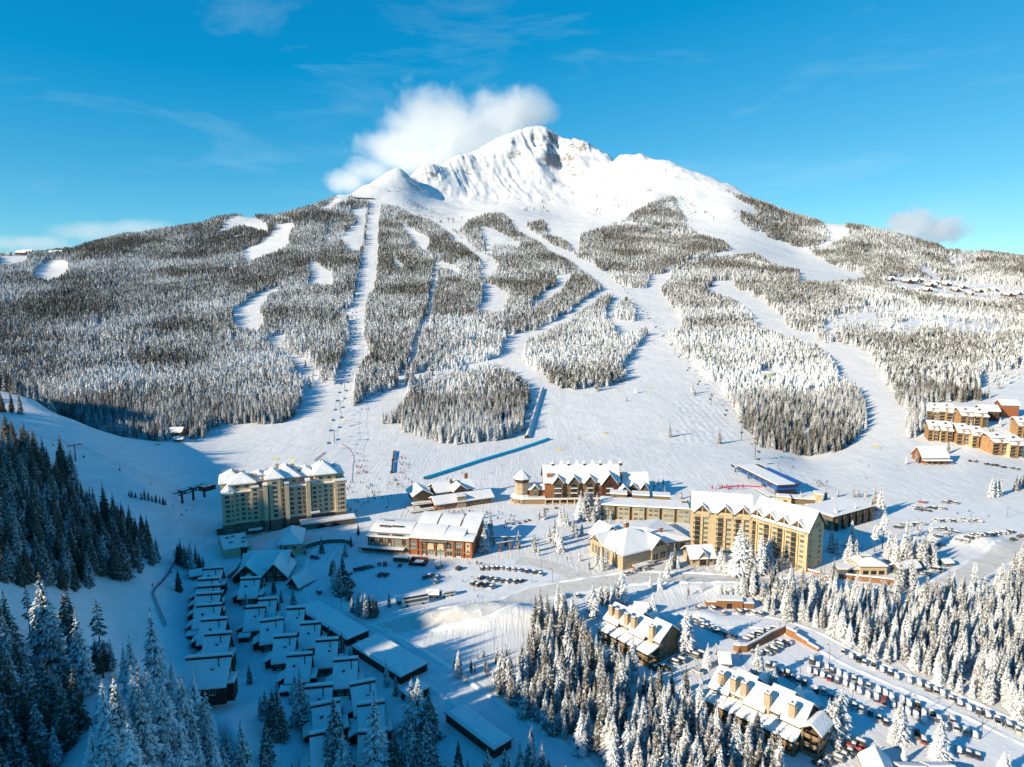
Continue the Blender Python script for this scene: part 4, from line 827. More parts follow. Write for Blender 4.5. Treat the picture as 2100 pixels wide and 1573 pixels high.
# ---- orange and grey shopping building
def mall():
    b = Bld("shopping_building", "orange timber and grey shopping building with solar-panelled snowy roof in the village centre", "building", (755, 1129), (970, 1144))
    L_ = b.len; D = 27; xs = L_ * .405; b.block(-2, L_ + 2, -4, D)
    b.box("grey_wall", 0, xs, 0, D - 6, 0, 7.8, M_GREY); b.box("orange_wall", xs + .003, L_, -.6, D, 0, 8.6, M_ORG)
    # barrel roof on the left, stepped curved roofs on the right
    m = MB(); n = 9; Y0, Y1 = 2.5, D - 4; A = [(-1 + 0, Y0 + (Y1 - Y0) * i / n, 8.3 + 3.6 * math.sin(math.pi * (.12 + .76 * i / n))) for i in range(n + 1)]
    m.box(-.8, xs, -.8, 3.2, 7.803, 8.1, M_FASC); m.box(-.7, xs, -.7, 3.2, 8.103, 8.7, M_SNOW)
    vs = [(x, y, z) for x in (0, xs - .3) for _, y, z in A]; k = n + 1
    m.add(vs + [(x, y, 7.9) for x in (0, xs - .3) for _, y, z in A], [(i, i + 1, k + i + 1, k + i) for i in range(n)], M_SNOW)
    m.add([vs[i] for i in range(k)] + [(0, Y1, 7.8), (0, Y0, 7.8)], [tuple(range(k + 2))], M_ORG); m.add([vs[k + i] for i in range(k)] + [(xs - .3, Y1, 7.8), (xs - .3, Y0, 7.8)], [tuple(range(k + 2))[::-1]], M_ORG)
    m.add([(0, Y0, 7.8), (xs - .3, Y0, 7.8), (xs - .3, Y0, A[0][2]), (0, Y0, A[0][2])], [(0, 1, 2, 3)], M_GREY); m.add([(0, Y1, 7.8), (xs - .3, Y1, 7.8), (xs - .3, Y1, A[-1][2]), (0, Y1, A[-1][2])], [(3, 2, 1, 0)], M_GREY); b.part("barrel_roof", m)
    def slope(x0, x1, y0, y1, z0, z1, nm="roof"):
        m = MB(); prof = [(y0 - .8, z0), (y1, z1), (y1, z1 + .35), (y0 - .8, z0 + .3)]; m.extr(prof, 'x', x0 - .4, x1 + .4, M_FASC)
        N_ = 6; P_ = [(y0 - .7 + (y1 - y0 + .6) * i / N_, z0 + .35 + (z1 - z0) * i / N_ + .5 + .5 * math.sin(math.pi * i / N_)) for i in range(N_ + 1)]
        m.extr([(y0 - .7, z0 + .32), (y1, z1 + .37)] + P_[::-1], 'x', x0 - .3, x1 + .3, M_SNOW); return fix_normals(b.part(nm, m))
    w = L_ - xs; slope(xs + .6, xs + w * .52, -.6, 13, 8.7, 11.3); slope(xs + w * .53, L_ - w * .16, -.6, 13, 8.7, 10.9); slope(xs + .2, xs + w * .30, 13.2, D, 10.4, 13.0); slope(xs + w * .34, xs + w * .68, 13.2, D - 1, 10.0, 12.4); slope(xs + w * .74, L_ + .3, 8, D + 1, 10.0, 13.6); slope(L_ - w * .15, L_ + .3, -.6, 7.6, 8.7, 9.2)
    b.box("clerestory_wall", xs + .5, L_ - .3, 13.3, D - 1.5, 8.603, 10.3, M_ORG); m = MB(); m.extr([(8, 8.6), (D, 8.6), (D, 13.5), (8, 9.9)], 'x', L_ - 2, L_ - .05, M_ORG); fix_normals(b.part("gable_wall", m))
    for x, y in ((xs * .35, 0.4), (xs * .7, .4), (xs * .32, 6), (xs * .62, 6.5), (xs * .3, 14)): m = MB(); m.box(x - 3, x + 3, y, y + 1.0, 9.0 + (3 if y > 4 else 0) * .9, 9.25 + (3 if y > 4 else 0) * .9, M_DARK); m.box(x - 3, x + 3, y + .2, y + .8, 8.2, 9.0 + (3 if y > 4 else 0) * .85, M_METAL); b.part("solar_panel", m)
    for x, y, z in ((xs + w * .42, 8, 11.2), (xs + w * .75, 7, 10.9)): m = MB(); m.box(x - 2.4, x + 2.4, y - 1.5, y + 1.5, 9.6, z, M_METAL); m.box(x - 2.3, x + 2.3, y - 1.4, y + 1.4, z + .003, z + .3, M_SNOW); b.part("roof_unit", m)
    # grey wing: red window strips, white signs below, entrance canopy
    for x in (.12, .32, .52, .86):
        m = MB(); m.box(xs * x - 1.1, xs * x + 1.1, -.06, .0, 3.4 if x < .8 else 4.2, 7.2, M_REDD); m.box(xs * x - .55, xs * x + .55, -.12, -.061, 3.5, 4.8, M_CREAM if x < .8 else M_GLASS); b.part("window_strip", m)
    for x in (.02, .22, .42, .63, .99): m = MB(); m.box(xs * x - .1, xs * x + .1, -.14, .0, 2.6, 7.8, M_TRIM); b.part("downpipe", m)
    m = MB(); m.box(-4, xs * .9, -3.4, -.02, 2.5, 2.8, M_TRIM); m.box(-3.9, xs * .9 - .1, -3.3, -.1, 2.803, 3.05, M_SNOW)
    for i in range(8): x = -3.8 + i * (xs * .9 + 3.4) / 7; m.box(x - .12, x + .12, -3.3, -3.1, -1, 2.5, M_TRIM)
    b.part("canopy", m); m = MB(); m.box(-3.8, xs * .88, -.3, -.05, -1, 2.5, M_STONE); b.part("ground_floor", m)
    # orange wing: posts, glazed bays, beam and pergola
    m = MB()
    for x in (.0, .13, .2, .27, .42, .57, .70, .72, .86, .99): m.box(xs + w * x - .2, xs + w * x + .2, -1.1, -.61, -1, 8.5, M_ORG)
    m.box(xs, L_ - 2, -1.2, -.61, 2.7, 3.1, M_DECK); b.part("timber_frame", m)
    for x, ww, z, hh, kd in ((.06, 3.2, 5.5, 1.7, 1), (.06, 3.2, 3.3, 1.5, 1), (.235, 2.2, .2, 6, 0), (.345, 3.6, 3.3, 4.0, 0), (.50, 3.6, 3.3, 4.0, 0), (.63, 3.4, 3.6, 3.6, 0), (.78, 3.6, 5.6, 1.7, 1), (.78, 2.4, .2, 4.6, 0), (.35, 3.6, .2, 2.3, 1), (.5, 3.6, .2, 2.3, 1), (.64, 3, .2, 2.3, 0)):
        b.w(xs + w * x, -.62, z, ww, hh, 0, kd)
    for x in (.345, .50): m = MB(); m.add([(xs + w * x - 1.2, -.95, 7.4), (xs + w * x + 1.2, -.95, 7.4), (xs + w * x + 1.9, -1.25, 3.4), (xs + w * x - 1.9, -1.25, 3.4), (xs + w * x - 1.2, -.85, 7.4), (xs + w * x + 1.2, -.85, 7.4), (xs + w * x + 1.9, -1.1, 3.4), (xs + w * x - 1.9, -1.1, 3.4)], [(0, 3, 2, 1), (4, 5, 6, 7), (0, 1, 5, 4), (2, 3, 7, 6), (1, 2, 6, 5), (3, 0, 4, 7)], M_CREAM); b.part("sail_awning", m)
    m = MB()
    for i in range(24): x = xs + w * (.19 + .41 * i / 23); m.box(x - .1, x + .1, -2.6, -.5, 7.75, 7.95, M_TRIM); m.box(x - .08, x + .08, -2.5, -.6, 7.953, 8.1, M_SNOW)
    m.box(xs + w * .18, xs + w * .61, -2.4, -2.2, 7.5, 7.75, M_TRIM); b.part("pergola", m)
    m = MB(); m.box(L_ - w * .11, L_ - w * .04, -.66, -.6, 1.8, 7.8, M_CREAM); b.part("panel", m); b.w(L_ - w * .075, -.67, 5.6, 1.0, 1.3); b.w(L_ - w * .075, -.67, 2.6, 1.0, 1.3); b.done()
mall()
# ---- base lodge with decks
def lodge():
    b = Bld("base_lodge", "brown timber base lodge with several snowy gables beside the blue covered conveyor", "lodge", (895, 1047), (1008, 1031))
    L_ = b.len; b.block(-15, L_ + 2, -2, 34)
    b.pent("front_wall", 0, L_, 0, 11, 0, 4.6, 2.6, 'x', M_REDW); b.gable(0, L_, 0, 11, 4.6, 2.6, 'x', o=1.6, t=.6)
    b.pent("rear_wall", 4, L_ * .78, 12, 26, 0, 8.0, 3.6, 'x', M_BRN); b.gable(4, L_ * .78, 12, 26, 8.0, 3.6, 'x', o=1.2, t=.6)
    b.pent("cross_wall", L_ * .40, L_ * .62, 9, 20, 0, 8.6, 3.2, 'y', M_REDW); b.gable(L_ * .40, L_ * .62, 8.6, 20, 8.6, 3.2, 'y', o=1.1, t=.6)
    b.pent("pavilion_wall", -11, 0, 12, 24, 3.5, 8.0, 3.2, 'y', M_BRN); b.gable(-11, 0, 11, 25, 8.0, 3.2, 'y', o=1.4, t=.6)
    m = MB(); m.box(L_ * .36, L_ * .52, -1.2, 6, -1, 6.8, M_TAN); m.box(L_ * .36 - .3, L_ * .52 + .3, -1.5, 6.3, 6.803, 7.1, M_FASC); m.box(L_ * .36 - .2, L_ * .52 + .2, -1.4, 6.2, 7.103, 7.6, M_SNOW); b.part("stair_tower", m)
    m = MB()
    for z in (3.2, .6):
        s = 0 if z > 3 else 7
        m.box(-13 - s * .4, -.4, 5 - s * .7, 11.8, z - .3, z, M_TRIM); m.box(-12.8 - s * .4, -.5, 5.2 - s * .7, 11.7, z + .003, z + .25, M_SNOW)
        for i in range(12): x = -13 - s * .4 + i * (12.6 + s * .4) / 11; m.box(x - .06, x + .06, 5 - s * .7, 5.1 - s * .7, z, z + 1.1, M_TRIM)
        m.box(-13 - s * .4, -.4, 4.95 - s * .7, 5.15 - s * .7, z + 1.1, z + 1.25, M_TRIM)
    for x in (-12.6, -8, -4): m.box(x, x + .3, 5.3, 5.6, -1, 3, M_TRIM)
    b.part("deck", m); b.chimney(L_ * .42, 17, 9, 13.6, 1.6, 1.4, M_BRN); b.chimney(L_ * .74, 21, 9, 15.2, 2.0, 1.6, M_RUB)
    b.rows([2 + i * 2.6 for i in range(int(L_ / 2.6))], [1.0], -.03, 1.6, 2.4, 0, 0); b.rows([6 + i * 2.4 for i in range(int(L_ * .28 / 2.4))], [5.8], 11.97, 1.5, 1.5); b.rows([L_ * .64 + i * 2 for i in range(3)], [5.6], 11.97, 1.4, 1.5)
    b.rows([L_ * .45, L_ * .51, L_ * .57], [6.4], 8.95, 1.3, 2.2); b.done()
lodge()
# ---- red cedar hotel with dormers and turret
def cedar_hotel():
    b = Bld("cedar_hotel", "red cedar hotel with a row of snowy front gables, roof cupolas and a corner turret", "hotel", (1117, 1030), (1268, 1028))
    L_ = b.len; D = 17; HB = 14.0; k = L_ / 52.0; b.block(-16, L_ + 22, -3, D + 4)
    b.pent("wall", 0, L_, 0, D, 0, HB, 8, 'x', M_REDW); b.gable(0, L_, 0, D, HB, 8.0, 'x', o=1.2, t=.6)
    # stepped front bays with gables
    for i, (x, wd, y, z, rh) in enumerate(((9.0, 7, -1.8, HB - .6, 4.2), (20.2, 7, -1.8, HB - .6, 4.2), (31.4, 7, -1.8, HB - .6, 4.2), (45.0, 10.5, -3.2, HB - 1.2, 6.6))):
        x0, x1 = (x - wd / 2) * k, (x + wd / 2) * k
        b.pent("bay_wall", x0, x1, y, 6, 0, z, rh - .3, 'y', M_BRN if i < 3 else M_REDD); b.gable(x0, x1, y, 7.5, z, rh, 'y', o=.9, t=.5, name="bay_roof")
        m = MB(); xm = (x0 + x1) / 2; m.tube((x0, y - .15, z - .3), (xm, y - .15, z + rh - 1), .2, .2, M_TRIM, 4); m.tube((x1, y - .15, z - .3), (xm, y - .15, z + rh - 1), .2, .2, M_TRIM, 4); m.box(x0, x1, y - .3, y - .02, z - .2, z + .1, M_TRIM); m.box(xm - .15, xm + .15, y - .3, y - .02, z, z + rh - 1, M_TRIM); b.part("truss", m)
        for zz in (3.6, 7.0, 10.2): b.w(xm, y - .03, zz, 3.6, 2.3, 0, 2)
        for zz in (6.6, 9.8): m = MB(); m.box(xm - 2.3, xm + 2.3, y - 1.3, y - .6, zz - .25, zz, M_DECK); m.box(xm - 2.3, xm + 2.3, y - 1.3, y - .6, zz + .003, zz + .3, M_SNOW); b.part("balcony_slab", m)
    for x in (14.6, 25.8, 37): b.rows([x * k - 1.3, x * k + 1.3], (4, 7.2, 10.6), -.03, 1.3, 1.7)
    b.pent("side_wall", (49.5) * k, 60 * k, -6.5, 5, 0, 7.2, 4.6, 'y', M_REDD); b.gable(49.5 * k, 60 * k, -6.5, 6, 7.2, 4.6, 'y', o=1, t=.5); b.rows([54.7 * k], (2, 5.4, 8.3), -6.53, 1.6, 1.6)
    # right wing
    b.pent("right_wing_wall", L_ + .02, L_ + 20, 3, D - 1, 0, 9.2, 7, 'x', M_REDW); b.gable(L_, L_ + 20, 3, D - 1, 9.2, 7.0, 'x', o=1, t=.6)
    for x, wd in ((9.5, 7.5), (17, 5.5)): b.pent("bay_wall", L_ + x - wd / 2, L_ + x + wd / 2, 1.2, 8, 0, 7.4, 3.6, 'y', M_BRN); b.gable(L_ + x - wd / 2, L_ + x + wd / 2, 1.2, 9, 7.4, 3.9, 'y', o=.8, t=.5, name="bay_roof"); b.rows([L_ + x], (1.2, 4.4), 1.17, 2.4, 1.8, 0, 0)
    for i, x in enumerate((6.5, 17.8, 29, 40.3, 55)):
        m = MB(); x *= k; z = HB + 7.6; m.tube((x, D / 2, z), (x, D / 2, z + 1.9), .95, 1.15, M_TRIM, 8); m.tube((x, D / 2, z + 1.9), (x, D / 2, z + 3.6), 1.6, .1, M_SNOW, 8); b.part("cupola", m)
    for i, x in enumerate((13.5, 24.6, 35.8, 48.5)):
        m = MB(); x *= k; m.extr([(x - 2.0, HB + 5), (x + 2.0, HB + 5), (x, HB + 9.6)], 'y', D / 2 + .5, D - 1, M_SNOW); fix_normals(b.part("rear_gable", m))
    b.chimney(3.5 * k, 2.4, HB - 1, HB + 4.4, 3.6, 2, M_REDW); b.chimney(54 * k, 5, HB - 2, HB + 4.2, 2.4, 2, M_REDW)
    # lower storey colonnade with snow ledge
    m = MB(); m.box(-.2, L_ * .78, -5.4, -3.3, 3.1, 3.5, M_DECK); m.box(-.1, L_ * .78 - .1, -5.3, -3.3, 3.503, 3.9, M_SNOW); m.box(-.2, L_ * .78, -3.2, -1.9, 3.1, 3.5, M_DECK)
    for i in range(9): x = i * L_ * .78 / 8; m.box(x - .35, x + .35, -5.3, -4.6, -1, 3.1, M_YEL2)
    b.part("colonnade", m)
    # link and turret
    b.pent("link_wall", -11, 0, 1, 10, 0, 8.6, 2.6, 'x', M_REDW); b.gable(-11, 0, 1, 10, 8.6, 2.6, 'x', o=.8, t=.5); b.pent("bay_wall", -8.5, -4, -.6, 5, 0, 9, 2.4, 'y', M_BRN); b.gable(-8.5, -4, -.6, 6, 9, 2.6, 'y', o=.7, t=.5, name="bay_roof"); b.rows([-6.2], (4.6, 8.3), -.63, 2.2, 1.9)
    m = MB(); cx, cy, r = -14.5, 3.0, 4.3; m.tube((cx, cy, 3), (cx, cy, 15.5), r, r, M_TAN, 8); m.tube((cx, cy, 13), (cx, cy, 15.6), r + .1, r + 1.1, M_TRIM, 8); b.part("turret_wall", m)
    m = MB(); m.tube((cx, cy, 15.6), (cx, cy, 16.2), r + 1.5, r + 1.4, M_SNOW, 8); m.tube((cx, cy, 16.2), (cx, cy, 21.2), r + 1.35, .05, M_SNOW, 8); b.part("turret_roof", m)
    m = MB(); m.tube((cx, cy, -1), (cx, cy, 3.4), r + 2.6, r + 2.6, M_DECK, 8); m.box(cx, 0, -3.6, 1, -1, 3.4, M_DECK); b.part("porch_wall", m); m = MB(); m.tube((cx, cy, 3.403), (cx, cy, 5.2), r + 3.6, r + .4, M_SNOW, 8); m.box(cx, .2, -4.4, .9, 3.403, 4.1, M_SNOW); b.part("porch_roof", m)
    for a in (-2.35, -1.57, -.78):
        for z in (4.8, 8.0, 11.0): b.w(cx + (r * .925 + .02) * math.cos(a), cy + (r * .925 + .02) * math.sin(a), z, 1.7, 2.0, a + math.pi / 2, 0)
        for q in (-.3, 0, .3): b.w(cx + (r + 2.6) * .93 * math.cos(a + q), cy + (r + 2.6) * .93 * math.sin(a + q), .5, 1.2, 2.2, a + math.pi / 2, 0)
    b.done()
cedar_hotel()
# ---- low brown hotel wing
def low_hotel():
    b = Bld("hotel_wing", "low brown three-storey hotel wing with flat snowy roof between the cedar and yellow hotels", "hotel", (1231, 1063), (1414, 1073))
    L_ = b.len; D = 15; HB = 8.6; n = 6; b.block(-2, L_, -2, D + 3); b.box("wall", 0, L_, 0, D, 0, HB, M_BRN); b.slab(0, L_, -1.2, D, HB, t=.6, o=.6)
    for i in range(n):
        x0 = L_ * i / n; w_ = L_ / n
        m = MB(); m.box(x0 + w_ * .18, x0 + w_ * .98, -1.0 - .25 * (i % 2), -.003, -1.5, HB - .01, M_TAN if i > 0 else M_BRN); b.part("bay", m)
        for q in (.40, .76): b.rows([x0 + w_ * q], (.4, 3.2, 6.0), -1.03 - .25 * (i % 2), w_ * .26, 1.7, 0, 1)
    for x in (.2, .46, .70): m = MB(); m.box(L_ * x - 5, L_ * x + 5, D - 2, D + 5, -1, HB + 2.6, M_BRN); m.box(L_ * x - 5.4, L_ * x + 5.4, D - 2.4, D + 5.4, HB + 2.603, HB + 2.9, M_FASC); m.box(L_ * x - 5.3, L_ * x + 5.3, D - 2.3, D + 5.3, HB + 2.903, HB + 3.5, M_SNOW); b.part("stair_block", m)
    b.chimney(L_ * .95, D * .6, HB, HB + 2.2, 3, 2, M_BRN); b.done()
low_hotel()
# ---- yellow hotel: two wings meeting at an angle
def yellow_wing(name, label, A, B, dorm, nwin, last):
    b = Bld(name, label, "hotel", A, B); L_ = b.len; D = 16; HB = 21.6; b.block(-2, L_ + 2, -2, D + 2); k = L_
    b.pent("wall", 0, L_, 0, D, 0, HB, 7.4, 'x', M_YEL); b.gable(0, L_ - (0 if not last else .1), 0, D, HB, 7.6, 'x', o=1.3 if last else .4, t=.6)
    m = MB(); m.box(.01, L_ + .12, -.14, -.0, HB - 3.2, HB - 2.95, M_YEL2)
    if last:
        for z in (5, 9.5, 14): m.box(L_ + .0, L_ + .1, .3, D, z, z + .22, M_YEL2)
    b.part("string_course", m)
    for x in dorm:
        wd = 8.2; x0, x1 = x * L_ - wd / 2, x * L_ + wd / 2
        b.pent("dormer_wall", x0 + .4, x1 - .4, -.5, 4, HB - 3.0, HB - .2, 3.5, 'y', M_YEL); b.gable(x0, x1, -.7, 7.5, HB - .4, 4.1, 'y', o=.55, t=.45, name="dormer_roof")
        m = MB(); xm = x * L_; m.add([(x0 + 1.2, -.56, HB), (xm - .25, -.56, HB), (xm - .25, -.56, HB + 2.6)], [(0, 1, 2)], M_TRIM); m.add([(xm + .25, -.56, HB), (x1 - 1.2, -.56, HB), (xm + .25, -.56, HB + 2.6)], [(0, 1, 2)], M_TRIM); b.part("truss", m)
        for j in range(8):
            z = .6 + 2.62 * j
            b.w(xm - 2.1, -.03, z, 2.7, 2.3, 0, 2)
            if j < 7: b.w(xm + 2.2, -.03, z + .7, 1.9, 1.35, 0, 1 if (j * 7 + int(x * 31)) % 3 else 0)
            if j % 1 == 0: b.w(xm - 4.0, -.03, z + .7, .55, 1.3, 0, 0)
        m = MB(); m.box(xm - .05, xm + .5, -.7, -.01, -1, HB - 3, M_YEL2); b.part("pilaster", m)
    if last:
        for z in (1.2, 3.9, 6.6, 9.4, 12.1, 14.8, 17.6): b.rows([3, 12.6], [z], L_ + .03, 2.0, 1.35, RS, 0)
        b.rows([6, 9.5], [22.0], L_ + .03, .9, 1.1, RS); b.rows([5, 8, 11], [18.6 + 2.0], L_ + .03, 1.2, 1.3, RS)
    b.done(); return b
yb1 = yellow_wing("hotel_building", "left wing of the tall yellow hotel, with three pointed roof gables", (1416, 1127), (1540, 1137), (.17, .55, .84), 3, False)
yb2 = yellow_wing("hotel_building", "right wing of the tall yellow hotel, with four pointed gables and a shaded gable end", (1541, 1137), (1652, 1174), (.08, .33, .58, .83), 3, True)
# ---- tan conference building
def conference():
    b = Bld("conference_center", "tan low conference building with a big smooth snowy roof and two truss gables", "building", (1277, 1170), (1366, 1146))
    L_ = b.len; p = at(1183, 1147); D = (p - b.o).to_2d().length; HB = 7.4; b.block(-2, L_ + 2, -2, D + 2)
    b.box("wall", 0, L_, 0, D, 0, HB, M_TAN); b.hip(0, L_, 0, D, HB, 7.5, o=.8, t=.7, rx=L_ * .48)
    x = L_ * .80; b.pent("gable_wall", x - 5, x + 5, -1.0, 8, 0, HB + .6, 4.2, 'y', M_TAN); b.gable(x - 5, x + 5, -1.0, 10, HB + .6, 4.4, 'y', o=.8, t=.5)
    m = MB(); m.add([(x - 3.2, -1.04, HB + 1.2), (x + 3.2, -1.04, HB + 1.2), (x, -1.04, HB + 3.9)], [(0, 1, 2)], M_TRIM); m.box(x - .15, x + .15, -1.15, -1.05, HB + 1.2, HB + 3.9, M_YEL2); b.part("truss", m)
    y = D * .80; b.pent("gable_wall", -1.0, 8, y - 5, y + 5, 0, HB + .6, 4.0, 'x', M_TAN); b.gable(-1.0, 10, y - 5, y + 5, HB + .6, 4.2, 'x', o=.8, t=.5)
    m = MB(); m.add([(-1.04, y - 3, HB + 1.2), (-1.04, y + 3, HB + 1.2), (-1.04, y, HB + 3.6)], [(0, 2, 1)], M_TRIM); m.box(-1.15, -1.05, y - .15, y + .15, HB + 1.2, HB + 3.6, M_YEL2); b.part("truss", m)
    b.rows([x - 2.4, x + 2.4], [1.2], -1.03, 3.6, 3.6, 0, 0); b.rows([y - 2.5, y, y + 2.5], [1.4], -1.03, 1.2, 5, LS); b.rows([D * .45, D * .6], [1], -.03, 1.4, 5, LS)
    m = MB(); m.box(L_ * .12, L_ * .62, -.25, -.003, 2.2, 2.5, M_YEL2); m.box(L_ * .2, L_ * .6, -4, -.3, -1, 1.4, M_RUB); m.box(L_ * .2, L_ * .6, -4, -.3, 1.403, 1.9, M_SNOW); b.part("planter", m)
    b.chimney(L_ * .52, D * .62, HB + 5, HB + 9.3, 2.2, 1.8, M_RUB)
    b.box("rear_wing_wall", 6, L_ * .7, D + .01, D + 9, 0, 7, M_TAN); b.gable(6, L_ * .7, D, D + 10, 7, 5, 'y', o=.8, t=.6, name="rear_wing_roof"); b.done()
    b = Bld("ballroom_building", "wide low hall with a flattish snowy hip roof left of the yellow hotel", "building", (1352, 1135), (1415, 1126))
    W = b.len; b.block(-16, W, 0, 30); b.box("wall", -14, W - .5, 0, 32, 0, 5.2, M_TAN); b.hip(-14, W - .5, 0, 32, 5.4, 2.4, o=.8, t=.6); b.chimney(W * .35, 10, 6, 9.6, 1.8, 1.4, M_RUB); b.rows([W * .5, W * .75], [.6], -.03, 2.6, 3.4, 0, 0); b.done()
    b = Bld("entrance_pavilion", "small tan porch building with a crossed snowy gable roof left of the yellow hotel", "pavilion", (1417, 1161), (1463, 1159))
    W = b.len; b.block(-1, W + 1, -2, 14); b.box("wall", 0, W, 0, 11, 0, 4.2, M_TAN); b.gable(-.5, W + .5, -.5, 11.5, 4.4, 4.0, 'x', o=.8, t=.5); b.pent("porch_wall", W * .3, W * .7, -.8, 4, 0, 4.6, 2.6, 'y', M_TAN); b.gable(W * .3, W * .7, -.8, 6, 4.8, 3.0, 'y', o=.7, t=.5)
    b.rows([W * .5], [.3], -.83, 3.0, 2.9, 0, 3); b.rows([W * .12, W * .88], [1.4], -.03, 1.2, 1.6); b.done()
conference()
# ---- blue lift station
def blue_station():
    p0, p1 = at(1592, 1016), at(1636, 1014); b = Bld("lift_station", "bright blue gondola lift station with a long snowy roof above the yellow hotel", "lift station", p0, p1); W = b.len; D = 48; b.block(-3, W + 3, -3, D)
    sh = -.02
    def sk(x, y): return (x + sh * y, y)
    m = MB()
    for x0, x1, z0, z1, mat in ((0, W, 3.4, 6.4, M_BLUE),):
        c = [sk(x0, 0), sk(x1, 0), sk(x1, D), sk(x0, D)]; m.prism(c, z0, z1, mat)
    b.part("blue_body", m); m = MB(); m.prism([sk(-.6, -1.5), sk(W + .6, -1.5), sk(W + .6, D + 1), sk(-.6, D + 1)], 6.403, 7.6, M_TRIM); b.part("eaves", m)
    m = MB(); m.prism([sk(-.8, -1.6), sk(W * .78, -1.6), sk(W * .78, D + 1), sk(-.8, D + 1)], 7.603, 8.1, M_SNOW); b.part("roof_snow", m)
    m = MB(); m.prism([sk(W * .8, -1.2), sk(W + 2.6, -1.2), sk(W + 2.6, D * .8), sk(W * .8, D * .8)], 7.603, 7.8, M_BLUE); b.part("blue_roof_panel", m)
    for y in (4, 20, 38, 56):
        for x in (2, W - 2): m = MB(); q = sk(x, y); m.box(q[0] - .5, q[0] + .5, q[1] - .5, q[1] + .5, -1, 3.4, M_METAL); b.part("pillar", m)
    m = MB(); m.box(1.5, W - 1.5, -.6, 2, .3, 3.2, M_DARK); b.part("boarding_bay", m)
    m = MB()
    for i in range(7):
        y = 6 + i * 8; q = sk(-.06, y); m.box(q[0] - .08, q[0] + .02, y, y + 5, 4.2, 5.8, M_GLASS, rot=math.atan(-sh), c=(q[0], y))
    b.part("window_band", m); m = MB(); m.box(-8, -1.8, -4, 14, -1, .9, M_METAL); m.box(-7.8, -2, -3.8, 13.8, .903, 1.2, M_SNOW); b.part("loading_ramp", m)
blue_station()
# ---- flat roofed buildings on the right
def flats():
    b = Bld("hotel_wing", "long dark brown flat-roofed hotel wing half hidden by conifers right of the yellow hotel", "hotel", (1706, 1090), (1788, 1066)); W = b.len; D = 20; b.block(-2, W, -2, D)
    b.box("wall", 0, W, 0, D, 0, 8.4, M_BRN); b.slab(0, W, 0, D, 8.4, t=.6, o=.8)
    for i in range(6): m = MB(); x = W * (i + .5) / 6; m.box(x - .5, x + .5, -1.5, -.003, -1, 8.2, M_TRIM); b.part("pier", m); b.rows([x + 3], (.6, 3.3, 6.0), -.03, 3, 1.8, 0, 0)
    b.done()
    for i, (px, py, w_) in enumerate(((1670, 1046, 9), (1698, 1040, 9), (1724, 1032, 9))):
        p = at(px, py, 4); b = Bld("storage_building", "small brown flat-roofed block with thick roof snow, " + ("left of", "middle of", "right of")[i] + " the three behind the yellow hotel", "building", p, (p.x + 10, p.y + 2.2, p.z), "flat-roofed blocks behind the yellow hotel", w=10.5); b.block(0, 10, 0, 8); b.box("wall", 0, 10.5, 0, 9, 0, 4.2, M_BRN); b.slab(0, 10.5, 0, 9, 4.2, t=.6, o=.5); b.rows([3, 7], [1.6], -.03, 1.4, 1.2); b.done()
    b = Bld("ticket_building", "low tan building with curved doorway in front of the blue lift station", "building", (1594, 1034), (1622, 1036)); W = b.len; b.block(0, W + 12, 0, 10); b.box("wall", 0, W, 0, 7, 0, 4.5, M_YEL2); b.slab(0, W, 0, 7, 4.5, t=.5, o=.3); m = MB(); m.tube((W * .55, -.08, 1.6), (W * .55, -.0, 1.6), 1.4, 1.4, M_TRIM, 12); b.part("round_window", m)
    m = MB(); m.box(W + 15, W + 19, 2, 9, -1, 7.5, M_YEL2); m.box(W + .1, W + 14.9, 3, 10, -1, 3.6, M_BRN); m.box(W, W + 15, 2.6, 10.4, 3.603, 4.1, M_SNOW); m.box(W + 14.8, W + 19.2, 1.8, 9.2, 7.503, 8, M_SNOW); b.part("side_wing", m)
flats()
# ---- ski school and small lodges
def small_lodge(name, label, A, B, D, h1_, rh, mat, porch=True, cat="lodge", ax='x', roofo=1.0):
    b = Bld(name, label, cat, A, B); W = b.len; b.block(-2, W + 2, -3, D + 2); b.pent("wall", 0, W, 0, D, 0, h1_, rh, ax, mat); b.gable(0, W, 0, D, h1_, rh, ax, o=roofo, t=.6)
    n = max(2, int(W / 3)); b.rows([W * (i + .5) / n for i in range(n)], [h1_ - 2.1] if h1_ > 3.6 else [1.0], -.03, 1.4, 1.1); 
    if porch:
        m = MB(); m.box(-.5, W + 1, -4.5, -.2, 2.5, 2.8, M_FASC); m.box(-.4, W + .9, -4.4, -.2, 2.803, 3.4, M_SNOW)
        for i in range(5): x = -.2 + i * (W + 1) / 4; m.box(x - .2, x + .2, -4.3, -3.9, -1, 2.5, mat)
        b.part("porch", m); b.rows([W * .3, W * .7], [.2], -.03, 1.8, 2.0, 0, 3)
    b.done(); return b
small_lodge("ski_school_building", "red-orange timber ski school with steep snowy roof and porch on the right snowfield", (1891, 950), (1943, 951), 13, 5.2, 6.5, M_ORG, cat="ski school")
small_lodge("warming_hut", "small orange timber hut with thick snowy roof at the foot of the left forest", (348, 897), (372, 898), 10, 5, 3, M_ORG, False, "hut"); small_lodge("storage_shed", "low snow-covered shed in front of the small orange hut by the left forest", (357, 906), (374, 907), 6, 2.4, 1.2, M_BRN, False, "shed")
